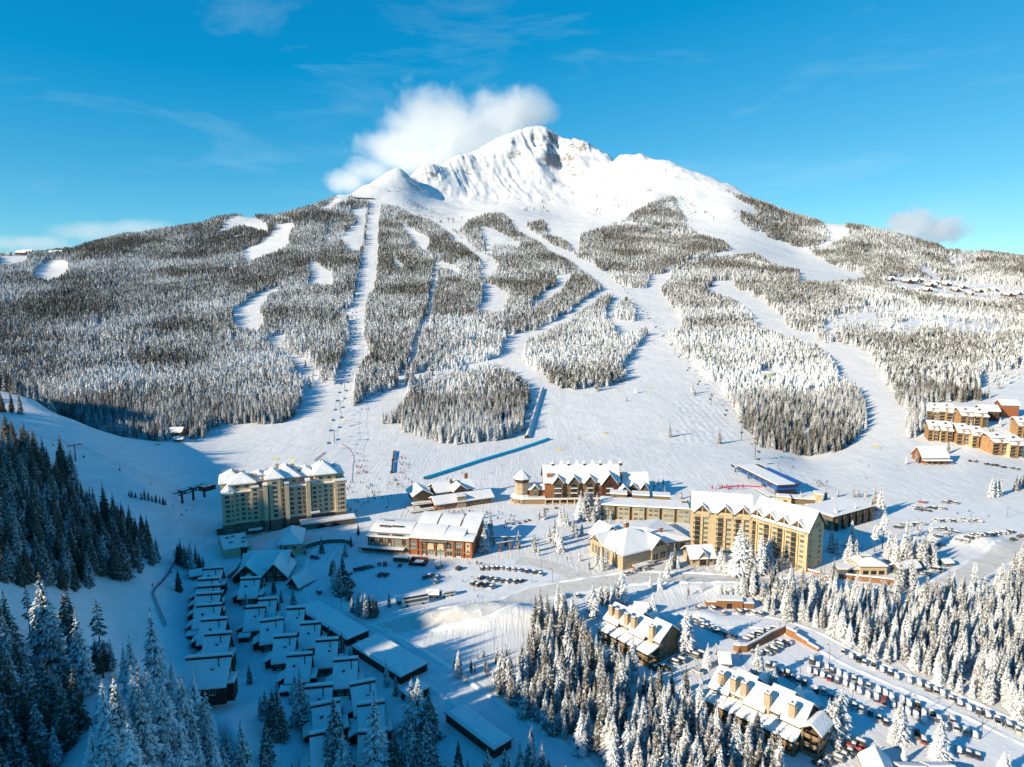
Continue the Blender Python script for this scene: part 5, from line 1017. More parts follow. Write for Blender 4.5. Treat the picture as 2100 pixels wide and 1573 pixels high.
# ---- condominium towers on the right
def condo_units():
    U = [(1045, 440, 1190, 0), (1182, 447, 1345, 1), (1412, 498, 1556, 0), (1560, 505, 1718, 1), (1062, 650, 1180, 0), (1196, 662, 1336, 1), (1372, 690, 1510, 0), (1535, 722, 1664, 1), (1757, 800, 1925, 0), (1940, 828, 2095, 1), (2025, 612, 2130, 0)]
    ordn = ["leftmost tower of the upper row", "second tower of the upper row", "third tower of the upper row", "fourth tower of the upper row", "leftmost tower of the middle row", "second tower of the middle row", "third tower of the middle row", "fourth tower of the middle row", "left tower of the lowest pair", "right tower of the lowest pair", "tower at the right edge above the lowest pair"]
    for i, (x0, yb, x1, fl) in enumerate(U):
        A = at(1700 + x0 / 5.243, 780 + yb / 5.243); B = at(1700 + x1 / 5.243, 780 + yb / 5.243 + 1.5)
        b = Bld("condominium_tower", "orange timber condominium with stacked balconies, " + ordn[i], "condominium", A, B, "orange condominium towers on the right"); W = b.len * .90; D = 13; HB = 11.5; b.block(-1, W + 1, -2, D + 2)
        b.box("wall", 0, W, 0, D, 0, HB, M_YEL2 if fl else M_CON); b.box("corner_pier", W * .42, W * .56, -1.2, -.003, 0, HB + 1.2, M_CON); b.box("upper_wall", .4, W - .4, 3.5, D - .6, HB + .02, HB + 2.2, M_CON)
        b.gable(.2, W - .2, 2.6, D, HB + 2.0, 2.6, "x", o=.7, t=.8, ridge=.75, name="upper_roof"); b.gable(-.1, W * .42, -1.6, 3.6, HB - .9, 1.8, "x", o=.25, t=.7, ridge=.9); b.gable(W * .56, W + .1, -1.6, 3.6, HB - 1.4, 1.8, "x", o=.25, t=.7, ridge=.9)
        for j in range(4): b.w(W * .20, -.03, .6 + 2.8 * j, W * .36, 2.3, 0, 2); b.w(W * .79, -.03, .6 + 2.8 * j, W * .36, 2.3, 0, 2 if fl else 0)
        m = MB()
        for j in range(4): m.box(.2, W * .40, -1.5, -.2, .45 + 2.8 * j, .62 + 2.8 * j, M_DECK); m.box(.2, W * .40, -1.5, -1.4, .9 + 2.8 * j, 1.5 + 2.8 * j, M_DECK)
        b.part("balcony_stack", m); b.chimney(W * .5, 5, HB + 3, HB + 4.8, 1.2, 1.0, M_REDD); b.done()
    small_lodge("condominium_block", "dark brown gabled block behind the upper condominium towers on the right", (2010, 862), (2048, 864), 13, 9.5, 4, M_REDD, False, "condominium")
    small_lodge("condominium_block", "tall orange gabled block at the upper right end of the condominiums", (2052, 855), (2088, 856), 11, 12, 3.5, M_ORG, False, "condominium")
condo_units()
# ---------------------------------------------------------------- chalets in the lower left
Z3 = lambda x, y: (350 + x / 3.325, 1100 + y / 3.325)
def chalet(rl, rr, label, D=10.5, garage=True, lean=True, idx=0, wing=False):
    """placed by the two ends of the roof ridge (8.6 m up)"""
    HB, RH = 3.6 - .15 * (idx % 3), 4.7 + .22 * (idx % 4); zr = HB + RH
    A = at(*rl, lift=zr); Bp = at(*rr, lift=zr); W = (Bp - A).to_2d().length; rz = math.atan2(Bp.y - A.y, Bp.x - A.x)
    if abs(rz) > .36: rz = .16
    ex = Vector((math.cos(rz), math.sin(rz), 0)); ey = Vector((-ex.y, ex.x, 0)); yr = D * .78
    o = A - ey * yr + ex * .6; W -= 1.2; o.z = h1(o.x, o.y)
    b = Bld("chalet", label, "chalet", o, o + ex, "dark red chalets of the shaded lower village", w=W); b.o = o; b.rz = rz; b.e.rotation_euler[2] = rz
    b.block(-3, W + 1, -1, D + 3, 5)
    # long front slope, short steep rear slope; ridge lies well back
    m = MB(); m.extr([(0, -3), (D, -3), (D, HB + .9), (yr, zr - .35), (0, HB - .35)], 'x', 0, W, M_REDD); fix_normals(b.part("wall", m))
    b.gable(0, W, 0, D, HB, RH, 'x', o=.65, t=.55, ridge=.78)
    m = MB(); m.box(-.6, W + .6, yr - .75, yr - .35, zr - .2, zr + .75, M_DARK); m.box(-.7, W + .7, yr - .9, yr + .55, zr + .753, zr + .95, M_FASC); m.box(-.65, W + .65, yr - .8, yr + .5, zr + .953, zr + 1.45, M_SNOW); m.box(-.6, W + .6, yr - .34, yr + .3, zr - .2, zr + .75, M_REDD); b.part("ridge_cap", m)
    fx = W * (.78 if idx % 3 else .7); m = MB(); m.tube((fx, yr * .62, HB + 2), (fx, yr * .62, zr + 1.5), .16, .16, M_DARK, 8); m.tube((fx, yr * .62, zr + 1.5), (fx, yr * .62, zr + 1.8), .26, .26, M_DARK, 8)
    m.tube((fx, yr * .62, zr + .2), (fx, yr * .90, zr + .8), .06, .06, M_DARK, 6); b.part("flue_pipe", m)
    m = MB(); vx = W * (.25 + .12 * (idx % 4)); m.box(vx, vx + .8, yr * .5, yr * .5 + .7, HB + 1.6, HB + 3.9, M_TRIM); m.box(vx - .1, vx + .9, yr * .5 - .1, yr * .5 + .8, HB + 3.903, HB + 4.25, M_SNOW); b.part("roof_vent", m)
    # notch at the lower right with a small entrance roof
    m = MB(); m.box(W + .02, W + 2.2, D * .15, D * .62, -3, 3.4, M_REDD); m.box(W + .02, W + 2.7, D * .05, D * .68, 3.403, 3.6, M_FASC); m.box(W + .05, W + 2.6, D * .08, D * .66, 3.603, 4.15, M_SNOW); b.part("entry", m)
    if lean:
        m = MB(); m.box(-3.0, -.02, D * .2, D * .62, -3, 2.6, M_REDD); b.part("bay_wall", m)
        m = MB(); m.extr([(-3.6, 2.3), (-.1, 4.2), (-.1, 4.45), (-3.6, 2.55)], 'y', D * .12, D * .68, M_FASC); m.extr([(-3.5, 2.56), (-.15, 4.46), (-.15, 5.0), (-3.4, 3.1)], 'y', D * .14, D * .66, M_SNOW); fix_normals(b.part("bay_roof", m))
    b.w(D * .0 - .03, D * .74, 4.2, 1.5, 1.6, LS); b.w(-.03, D * .85, 1.2, 1.3, 1.5, LS); b.w(W * .3, -.03, .6, 1.8, 1.9); b.w(W * .7, -.03, .6, 1.8, 1.9); b.w(W + .03, D * .8, 3.6, 1.2, 1.4, RS)
    if wing: m = MB(); m.box(-1.5, W * .4, -3.4, -.02, -3, 2.2, M_REDD); m.box(-1.8, W * .45, -3.8, 0, 2.203, 2.8, M_SNOW); b.part("balcony", m)
    b.done(); return b
CH = [((230,235),(365,228),"highest chalet of the left row, beside the dark red lodge"), ((190,315),(335,305),"second chalet down the left row, with the pink fence to its left"), ((185,365),(340,352),"third chalet down the tightly packed left row"),
 ((180,415),(340,402),"fourth chalet down the tightly packed left row"), ((178,495),(345,480),"fifth chalet down the left row, with a long flue pipe"), ((210,590),(380,565),"sixth chalet down the left row, set a little forward to the right"), ((235,690),(415,668),"wide chalet at the bottom of the left row, with an entry deck"),
 ((110,900),(335,868),"very wide chalet below the left row, partly behind tall conifers"), ((480,300),(615,290),"chalet right under the dark red lodge gables"), ((600,440),(720,398),"chalet tucked behind small conifers below the lodge"), ((515,495),(645,458),"first chalet of the middle row, with a wooden left gable"),
 ((790,500),(915,465),"first chalet of the right row, nearest the loop road"), ((610,590),(770,560),"second chalet of the middle row"), ((885,605),(1025,573),"second chalet of the right row"), ((705,700),(860,660),"third chalet of the middle row"),
 ((990,720),(1140,682),"third chalet of the right row, beside two small conifers"), ((795,832),(965,792),"fourth chalet of the middle row"), ((1110,855),(1275,815),"fourth chalet of the right row"), ((920,1045),(1100,1000),"fifth chalet of the middle row, right of a tall dark conifer"),
 ((1220,1022),(1395,985),"fifth chalet of the right row"), ((955,1165),(1155,1140),"sixth chalet of the middle row, behind a tall frosted conifer"), ((1270,1160),(1460,1130),"sixth chalet of the right row, behind a tall frosted conifer"), ((945,1355),(1140,1340),"lowest chalet of the middle row"), ((1280,1345),(1480,1325),"lowest chalet of the right row")]
for i, (a, c, lab) in enumerate(CH): chalet(Z3(*a), Z3(*c), "snow-roofed dark red " + lab.replace("chalet", "chalet", 1) if len(lab.split()) < 13 else lab, idx=i, lean=True, wing=(i % 3 == 1), D=10.5 if i not in (1, 2, 3) else 9.0)
def long_garage(A, B, W_, label, g="long snow-covered garages beside the chalets"):
    b = Bld("garage", label, "garage", at(*A), at(*B), g); L_ = b.len; b.block(0, L_, -W_ * 0, W_, 4)
    b.box("wall", 0, L_, 0, W_, 0, 2.9, M_REDD); b.slab(0, L_, 0, W_, 2.9, t=.7, o=.5)
    for i in range(int(L_ / 3.4)): m = MB(); m.box(i * 3.4 + .5, i * 3.4 + 3.0, -.06, -.0, -.2, 2.3, M_TRIM); b.part("garage_door", m)
long_garage((612, 1262), (712, 1326), 10, "long garage roof sloping beside the loop road, right of the right-hand chalet row")
long_garage((723, 1340), (822, 1404), 12, "middle long garage with a smooth snow roof by the lower road")
long_garage((822, 1432), (838, 1446), 8, "short garage below the middle long garage, by the lower road"); long_garage((915, 1480), (1013, 1556), 7, "narrow long garage at the bottom beside the lower road")
def red_lodge():
    b = Bld("lodge", "large dark red lodge with several steep crossing snowy gables above the chalets", "lodge", (478, 1196), (588, 1190)); L_ = b.len; b.block(-4, L_ + 3, -2, 18)
    for nm, x0, x1, y0, y1, z, h in (("a", 0, L_ * .52, 0, 16, 2.8, 6.0), ("b", L_ * .56, L_, -.5, 15, 3.4, 6.0)):
        b.pent("wall", x0, x1, y0, y1, 0, z, h - .2, 'y', M_REDD); b.gable(x0, x1, y0, y1, z, h, 'y', o=1.0, t=.6)
        m = MB(); xm = (x0 + x1) / 2; m.box(xm - .15, xm + .15, y0 - .3, y0 - .01, z, z + h - 1, M_DECK); b.part("gable_post", m); b.rows([xm - 2.2, xm + 2.2], (.6, 3.4), y0 - .03, 1.7, 1.8)
    b.pent("cross_wall", 2, L_ - 2, 8, 20, 0, 4.5, 5.2, 'x', M_REDD); b.gable(2, L_ - 2, 8, 20, 4.5, 5.4, 'x', o=1, t=.6); b.pent("porch_wall", L_ * .18, L_ * .42, -4, 0, 0, 1.8, 2.6, 'y', M_REDD); b.gable(L_ * .18, L_ * .42, -4, 0, 1.8, 2.7, 'y', o=.7, t=.5)
    b.chimney(1.5, 14, 4, 12.5, 3, 2.2, M_REDD); m = MB(); m.extr([(-5, .6), (0, 4.6), (0, 4.9), (-5, .9)], 'y', 4, 20, M_FASC); m.extr([(-4.9, .95), (-.1, 4.95), (-.1, 5.6), (-4.9, 1.5)], 'y', 4.2, 19.8, M_SNOW); fix_normals(b.part("side_roof", m)); b.done()
    small_lodge("annex_building", "small dark red side building with pointed snowy gable right of the red lodge", (592, 1207), (612, 1211), 9, 2.6, 3.4, M_REDD, False, "outbuilding", 'y')
    small_lodge("garden_shed", "tiny dark red shed with a snow roof left of the highest chalet", (393, 1189), (412, 1188), 5, 2.2, 1.2, M_REDD, False, "shed")
red_lodge()
# ---- brown condominiums beside the long car park
def brown_condo(A, B, nseg, label, chim, tower=False, D=12):
    b = Bld("condominium_building", label, "condominium", A, B); L_ = b.len; HB = 8.0; b.block(-3, L_ + 4, -5, D + 2, 5); sw = L_ / nseg
    for i in range(nseg):
        dy = (0, 1.4, .3, 1.8, .6)[i % 5]; dz = (0, .5, -.3, .4, 0)[i % 5]; x0, x1 = i * sw, (i + 1) * sw - .02
        b.pent("wall", x0, x1, dy, D + dy, 0, HB + dz, 4.0, 'x', M_BRN, ridge=.55); b.gable(x0, x1, dy, D + dy, HB + dz, 4.2, 'x', o=.7, t=.55, ridge=.55)
        # rear cross wing
        if i % 2: b.pent("rear_wall", x0 + 2, x1 - 1, D * .6, D + 7, 0, HB - 2, 3, 'y', M_BRN); b.gable(x0 + 2, x1 - 1, D * .6, D + 7, HB - 2, 3, 'y', o=.6, t=.5)
        # lower front roof over the balconies
        m = MB(); y1 = dy; m.extr([(-4.3, 4.6), (y1 - .02, 5.9), (y1 - .02, 6.15), (-4.3, 4.85)], 'x', x0, x1, M_FASC); m.extr([(-4.2, 4.86), (y1 - .05, 6.16), (y1 - .05, 6.75), (-4.1, 5.35)], 'x', x0 + .1, x1 - .0, M_SNOW); fix_normals(b.part("balcony_roof", m))
        m = MB()
        for j in range(3): x = x0 + .2 + j * (sw - .6) / 2; m.box(x - .15, x + .15, -4.0, -3.7, -2, 4.6, M_DECK)
        for z in (.1, 2.9): m.box(x0, x1, -4.0, dy, z - .25, z, M_DECK); m.box(x0, x1, -4.05, -3.95, z + .35, z + 1.0, M_DECK)
        b.part("balcony", m)
        b.rows([x0 + sw * .3, x0 + sw * .72], (.3, 3.1), dy - .03, sw * .28, 2.0, 0, 1); b.rows([x0 + sw * .3, x0 + sw * .72], [6.6], dy - .03, 1.5, 1.0)
    for x in chim: b.chimney(x * L_, 1.8, 5, HB + 5.0, 2.0, 1.7, M_TAN)
    b.rows([3, 6], (1, 3.6, 6.2), L_ + .03, 1.3, 1.3, RS)
    if tower:
        m = MB()
        for z in (.2, 3.0, 5.8): m.box(L_ + .3, L_ + 5.5, 0, 6, z - .3, z, M_DECK); m.box(L_ + .3, L_ + 5.5, -.1, 0.0, z + .1, z + 1.1, M_DECK); m.box(L_ + 5.4, L_ + 5.5, .1, 6, z + .1, z + 1.1, M_DECK)
        for x, y in ((.4, 0), (5.3, 0), (5.3, 5.8), (.4, 5.8)): m.box(L_ + x - .2, L_ + x + .2, y - .2, y + .2, -2, 8.4, M_DECK)
        b.part("stair_tower", m); b.gable(L_ + .2, L_ + 5.8, -.2, 8, 8.4, 2, 'y', o=.6, t=.5, name="stair_roof")
    b.done()
brown_condo((1240, 1306), (1345, 1362), 4, "brown three-storey condominium with five chimneys above the upper end of the long car park", (.07, .2, .38, .52, .86))
brown_condo((1455, 1452), (1640, 1541), 5, "longer brown condominium with open balconies and stair tower, lower end of the car park", (.10, .24, .36, .62, .88), True)
small_lodge("garage_shed", "small tan hut with a pyramid of snow beside the long brown condominium", (1477, 1371), (1494, 1372), 5, 3, 1.8, M_TAN, False, "hut")
small_lodge("entrance_hut", "small brown gabled hut behind the upper brown condominium", (1303, 1263), (1325, 1265), 7, 2.6, 1.8, M_BRN, False, "hut"); small_lodge("carport", "open-sided carport with a tilted snow roof behind the lower brown condominium", (1650, 1468), (1678, 1462), 7, 3.2, 1.4, M_BRN, False, "carport")
small_lodge("house", "snowy roofed house cut off by the bottom edge below the car park", (1786, 1618), (1842, 1626), 10, 3.0, 2.6, M_TAN, False, "house", 'y'); small_lodge("house", "second low snowy roof at the bottom edge, further right", (1862, 1622), (1905, 1624), 7, 3, 1.6, M_BRN, False, "house"); small_lodge("house", "rightmost low snowy roof at the bottom edge", (1925, 1622), (1965, 1622), 7, 3, 1.6, M_BRN, False, "house")
# ---- stone structures
def stone():
    b = Bld("stone_wall", "stone block wall with a dark doorway at the head of the long car park", "wall", (1449, 1246), (1546, 1249)); L_ = b.len; b.block(0, L_, 0, 5)
    m = MB(); m.box(0, L_ * .2, 0, 4, -1, 2.6, M_RUB); m.box(L_ * .2, L_ * .76, -.4, 4, -1, 3.6, M_RUB); m.box(L_ * .76, L_, 0, 4, -1, 2.4, M_RUB); b.part("stonework", m)
    m = MB(); m.box(0, L_ * .2, -.1, 4.1, 2.603, 3.1, M_SNOW); m.box(L_ * .2, L_ * .76, -.5, 4.1, 3.603, 4.2, M_SNOW); m.box(L_ * .76, L_, -.1, 4.1, 2.403, 3, M_SNOW); b.part("snow_cap", m); m = MB(); m.box(L_ * .42, L_ * .53, -.5, -.41, -.5, 2.3, M_DARK); b.part("doorway", m)
    def path_wall(pts, hts, name, label, mat=M_RUB, th=.9, sn=.5, cat="wall"):
        P_ = [at(*p) for p in pts]; e = empty(name, P_[0]); tag(e, label, cat); m = MB(); s = MB()
        for i, (a, c) in enumerate(zip(P_, P_[1:])):
            d = (c - a).normalized(); n = Vector((-d.y, d.x, 0)) * th; ha, hc = hts[i], hts[i] if len(hts) == len(pts) - 1 else hts[i + 1]; a0 = a - P_[0]; c0 = c - P_[0]
            m.add([a0 + Vector((0, 0, -1)), c0 + Vector((0, 0, -1)), c0 + n + Vector((0, 0, -1)), a0 + n + Vector((0, 0, -1)), a0 + Vector((0, 0, ha)), c0 + Vector((0, 0, hc)), c0 + n + Vector((0, 0, hc)), a0 + n + Vector((0, 0, ha))], [(0, 3, 2, 1), (4, 5, 6, 7), (0, 1, 5, 4), (1, 2, 6, 5), (2, 3, 7, 6), (3, 0, 4, 7)], mat)
            z = Vector((0, 0, .004)); t = Vector((0, 0, sn))
            s.add([a0 + Vector((0, 0, ha)) + z, c0 + Vector((0, 0, hc)) + z, c0 + n + Vector((0, 0, hc)) + z, a0 + n + Vector((0, 0, ha)) + z, a0 + n * .1 + Vector((0, 0, ha)) + t, c0 + n * .1 + Vector((0, 0, hc)) + t, c0 + n * .9 + Vector((0, 0, hc)) + t, a0 + n * .9 + Vector((0, 0, ha)) + t], [(4, 5, 6, 7), (0, 1, 5, 4), (1, 2, 6, 5), (2, 3, 7, 6), (3, 0, 4, 7)], M_SNOW)
            if (c - a).length > .5: s.build("snow_cap", e)
            s = MB(); BLOCK.append((a.x, a.y, 4)); BLOCK.append((c.x, c.y, 4))
        m.build("stonework", e)
    path_wall([(1504, 1335), (1515, 1339), (1532, 1338), (1560, 1325), (1585, 1311), (1611, 1300)], [2.6, 2.8, 2.8, 3, 3.2, 3.4], "stone_wall", "curved stone retaining wall splitting the long car park")
    path_wall([(1611, 1303), (1632, 1312), (1632, 1312.1), (1655, 1325), (1655, 1325.1), (1677, 1337)], [3.2, 3, 2.2, 2, 1.4, 1.2], "stone_wall", "stepped stone wall running down the car park's upper side")
    path_wall([(1719, 1186), (1760, 1191), (1800, 1196), (1834, 1200)], [2.2, 2.4, 2.6, 2.6], "stone_wall", "long stone retaining wall in front of the small building by the main road")
    path_wall([(1655, 1172), (1680, 1180), (1700, 1188)], [1, 1.2, 1.2], "stone_wall", "low stone kerb wall at the corner of the yellow hotel")
    b = Bld("utility_building", "small stone-walled building with snowy vents behind the long stone wall", "building", (1764, 1180), (1818, 1180)); W = b.len; b.block(-8, W + 8, 0, 14); b.box("wall", 0, W, 0, 12, 0, 4.6, M_YEL2); b.hip(0, W, 0, 12, 4.6, 2.4, o=.5, t=.6)
    m = MB(); m.box(-10, -.05, 1, 7, -1, 2.6, M_BRN); m.box(-10.3, 0, .7, 7.3, 2.603, 3.2, M_SNOW); b.part("side_wing", m); m = MB(); m.box(W * .25, W * .6, 5, 7, 6.6, 7.8, M_METAL); m.box(W * .25, W * .6, 5, 7, 7.803, 8.1, M_SNOW); b.part("roof_vent", m); b.rows([W * .2, W * .5, W * .8], [.3], -.03, 2.4, 2.0, 0, 3); b.done()
    small_lodge("garage_shed", "long shed with a steep snow roof between conifers right of the stone-walled building", (1826, 1172), (1845, 1181), 12, 3.4, 1.8, M_METAL, False, "shed", 'y')
    small_lodge("bus_shelter", "tiny turquoise shelter at the bend of the main road", (1938, 1163), (1951, 1162), 4, 2.4, .6, M_TEAL, False, "shelter")
    b = Bld("planter_fence", "dark wooden kiosk enclosure beside the small car park below the shopping building", "kiosk", (838, 1160), (872, 1162)); W = b.len; m = MB()
    m.box(0, W, 0, .3, -.5, 1.6, M_REDD); m.box(0, .3, .31, 6, -.5, 1.9, M_REDD); m.box(W - .3, W, .31, 6, -.5, 1.6, M_REDD); m.box(0, W, 6.01, 6.3, -.5, 2.2, M_REDD); b.part("fence", m); m = MB(); m.box(W * .3, W * .8, 1.5, 4.5, -.5, 1.2, M_TEAL); m.box(W * .3, W * .8, 1.5, 4.5, 1.203, 1.5, M_SNOW); b.part("counter", m)
    b = Bld("container", "dark green storage container in front of the shopping building", "container", (806, 1152), (836, 1154)); W = b.len; m = MB(); m.box(0, W, 0, 2.4, 0, 2.2, paint("green_steel", (.03, .10, .06), .6, .2, 1, stripes=('X', 3, .4))); b.part("body", m); m = MB(); m.box(.1, W - .1, .1, 2.3, 2.203, 2.5, M_SNOW); b.part("snow_cover", m)
    small_lodge("bus_shelter", "dark shelter with a snowy roof standing between the coach and the white van", (878, 1227), (897, 1227), 3.5, 2.4, .8, M_TRIM, False, "shelter"); small_lodge("bus_shelter", "open dark shelter behind the parked coach", (816, 1240), (836, 1238), 3, 2.2, .5, M_TRIM, False, "shelter")
stone()
# ---- water tank, top station, hillside houses
def misc_build():
    p = at(1576, 776); e = empty("water_tank", p); tag(e, "round pale green water tank with snow on top among the trees of the right forest", "tank"); m = MB(); m.tube((0, 0, -2), (0, 0, 8), 10, 10, paint("tank_green", (.36, .40, .30), .6, .08, .3), 32); m.build("shell", e)
    m = MB(); m.tube((0, 0, 8.003), (0, 0, 8.5), 10.1, 10.0, M_SNOW, 32); m.tube((0, 0, 8.503), (0, 0, 9.6), 9.9, .3, M_SNOW, 32); m.build("snow_cap", e); BLOCK.append((p.x, p.y, 13))
    p, q = at(727, 409), at(766, 409); b = Bld("summit_lift_station", "long grey-blue lift station on the ridge at the top of the main chairlift", "lift station", p, q); W = b.len; b.box("wall", 0, W, 0, 14, 2, 9, M_METAL); b.slab(-3, W + 3, -2, 16, 9, t=1.2, o=1, name="roof"); b.rows([W * i / 9 for i in range(1, 9)], [4], -.03, 5, 2.4, 0, 1); b.done()
    H_ = [(1812,577,34),(1826,575,26),(1861,580,38),(1880,578,30),(1905,588,30),(1917,583,22),(1940,586,26),(1975,592,34),(1846,596,24),(1900,598,26),(1960,598,22),(2010,600,46),(2040,598,30),(2070,608,44),(2090,605,30),(1880,600,16),(1990,606,20)]
    ordn = ["first", "second", "third", "fourth", "fifth", "sixth", "seventh", "eighth", "ninth", "tenth", "eleventh", "twelfth", "thirteenth", "fourteenth", "fifteenth", "sixteenth", "seventeenth"]
    hs_ = sorted(H_); 
    for i, (px, py, w_) in enumerate(hs_):
        w_ *= .5
        p, q = at(px - w_ / 2, py), at(px + w_ / 2, py); q = Vector((q.x, p.y + (q.y - p.y) * .15, p.z)); b = Bld("hillside_house", "distant timber house on the right hillside, %s from the left" % ordn[i], "house", p, q, "timber houses on the far right hillside"); W = min(b.len, 70)
        b.block(-1, W + 1, -6, 10, 9); b.pent("wall", 0, W, 0, 14, 0, 6, 5, 'x', M_BRN); b.gable(0, W, 0, 14, 6, 5, 'x', o=1.5, t=1.0); b.pent("gable_wall", W * .3, W * .6, -4, 8, 0, 5, 4.6, 'y', M_REDD); b.gable(W * .3, W * .6, -4, 9, 5, 5.5, 'y', o=1.4, t=1.0); b.rows([W * .12, W * .45, W * .75], [2], -4.05 if False else -.05, 3, 2, 0, 0); b.done()
    for i, (px, py) in enumerate(((33, 520), (45, 518), (112, 519), (100, 520))):
        p = at(px, py + 3); b = Bld("hillside_house", "dark house on the left skyline, %s from the left edge" % ("first", "second", "fourth", "third")[i], "house", p, p + Vector((26, 4, 0)), w=26.0); b.pent("wall", 0, 26, 0, 12, 0, 8, 5, 'x', M_REDD); b.gable(0, 26, 0, 12, 8, 5, 'x', o=1.5, t=1); b.done()
misc_build()
# ---------------------------------------------------------------- roads and car parks
def smooth(P_, n=8):
    P_ = [np.array(p[:2], float) for p in P_]; out = []
    for i in range(len(P_) - 1):
        a, b, c, d = P_[max(i - 1, 0)], P_[i], P_[i + 1], P_[min(i + 2, len(P_) - 1)]
        for k in range(n):
            t = k / n; out.append(.5 * ((2 * b) + (c - a) * t + (2 * a - 5 * b + 4 * c - d) * t * t + (3 * b - a - 3 * c + d) * t ** 3))
    out.append(P_[-1]); return out
def road(name, pts, w_, mat, lift=.10, berm=0.0, block=True):
    P_ = smooth([at(*p)[:2] for p in pts], 14); nx = 7; X = np.zeros((len(P_), nx)); Y = X.copy()
    for i, p in enumerate(P_):
        d = P_[min(i + 1, len(P_) - 1)] - P_[max(i - 1, 0)]; d /= np.linalg.norm(d) + 1e-9; n = np.array((-d[1], d[0]))
        for j in range(nx): q = p + n * (j / (nx - 1) - .5) * w_ * (1 + .05 * math.sin(i * .7)); X[i, j], Y[i, j] = q
        if block: BLOCK.append((p[0], p[1], w_ * .55 + 1.2))
    Z = H(X.ravel(), Y.ravel()).reshape(X.shape) + lift
    o = link_mesh(name, grid_mesh(name, X, Y, Z, mat)); tag(o, kind="structure")
    if berm:        # ploughed snow banks along both edges
        for sd_ in (-1, 1):
            bx = np.zeros((len(P_), 5)); by = bx.copy(); bz = bx.copy()
            for i, p in enumerate(P_):
                d = P_[min(i + 1, len(P_) - 1)] - P_[max(i - 1, 0)]; d /= np.linalg.norm(d) + 1e-9; n = np.array((-d[1], d[0])) * sd_
                hh = berm * (.7 + .5 * math.sin(i * .9 + sd_) * math.sin(i * .37) + random.uniform(-.15, .15))
                for j, (u, v) in enumerate(((-.2, -.3), (.5, .7), (1.1, 1.0), (1.9, .6), (3.0, -.3))): q = p + n * (w_ / 2 + u); bx[i, j], by[i, j] = q; bz[i, j] = hh * v
            bz += H(bx.ravel(), by.ravel()).reshape(bx.shape)
            o = link_mesh("snow_bank", grid_mesh("snow_bank", bx, by, bz, M_SNOW)); tag(o, kind="structure")
def lot(name, poly, mat, lift=.06, block=True):
    P_ = [at(*p) for p in poly]; c = sum((Vector(p) for p in P_), Vector()) / len(P_)
    X0, X1 = min(p.x for p in P_), max(p.x for p in P_); Y0, Y1 = min(p.y for p in P_), max(p.y for p in P_)
    bm = bmesh.new(); vs = [bm.verts.new((p.x, p.y, h1(p.x, p.y) + lift)) for p in P_]; bm.faces.new(vs)
    bmesh.ops.triangulate(bm, faces=bm.faces); bmesh.ops.subdivide_edges(bm, edges=bm.edges, cuts=12, use_grid_fill=True)
    for v in bm.verts: v.co.z = h1(v.co.x, v.co.y) + lift
    bmesh.ops.recalc_face_normals(bm, faces=bm.faces); me = bpy.data.meshes.new(name); bm.to_mesh(me); bm.free(); me.materials.append(mat)
    if me.polygons[0].normal.z < 0: me.flip_normals()
    tag(link_mesh(name, me), kind="structure")
road("main_road", [(760, 1302), (800, 1287), (880, 1262), (1000, 1238), (1100, 1218), (1200, 1200), (1300, 1186), (1400, 1186), (1500, 1190), (1600, 1196), (1700, 1206), (1800, 1218), (1860, 1222), (1930, 1206), (2000, 1170), (2060, 1135), (2110, 1108), (2300, 1030)], 11, M_ROAD, berm=.8)
road("loop_road", [(745, 1098), (700, 1108), (662, 1132), (648, 1165), (650, 1200), (668, 1240), (700, 1272), (760, 1305), (820, 1345)], 9, M_LOT, .13, berm=.6)
road("lower_road", [(760, 1302), (860, 1362), (960, 1430), (1060, 1500), (1150, 1560), (1240, 1640), (1380, 1800)], 10, M_LOT, .07, berm=.7)
road("lot_drive", [(1060, 1150), (1120, 1158), (1180, 1180), (1240, 1192)], 10, M_ROAD, .14)
road("chalet_lane", [(470, 1250), (490, 1300), (520, 1350), (560, 1400), (590, 1460), (600, 1573), (610, 1700)], 6, M_LOT, .08)
road("chalet_lane", [(478, 1215), (474, 1260), (490, 1330), (490, 1400), (480, 1480), (500, 1573), (500, 1700)], 5, M_LOT, .05)
road("walkway", [(385, 1200), (378, 1240), (374, 1290), (383, 1360)], 4, M_LOT, .06)
road("car_park_lane", [(1440, 1262), (1560, 1275), (1650, 1300), (1750, 1352), (1850, 1395), (1980, 1450), (2120, 1515)], 9, M_LOT, .09, berm=.5)
road("hotel_drive", [(1310, 1186), (1345, 1172), (1390, 1158), (1420, 1166)], 7, M_ROAD, .16)
lot("village_car_park", [(745, 1142), (800, 1150), (900, 1160), (960, 1150), (1060, 1148), (1160, 1180), (1100, 1205), (980, 1228), (880, 1248), (800, 1222), (745, 1215), (712, 1180)], M_LOT, .05)
lot("long_car_park", [(1440, 1256), (1540, 1262), (1650, 1310), (1800, 1380), (1960, 1450), (2110, 1520), (2110, 1580), (1900, 1560), (1780, 1490), (1620, 1400), (1500, 1340), (1410, 1290)], M_LOT, .04)
lot("upper_car_park", [(1800, 1060), (1880, 1028), (1990, 1030), (2110, 1065), (2110, 1085), (1990, 1110), (1900, 1105)], M_LOT, .05)
lot("plaza", [(880, 1052), (1010, 1045), (1060, 1035), (1200, 1038), (1220, 1060), (1120, 1095), (1050, 1120), (990, 1090), (985, 1066)], M_LOT, .05)

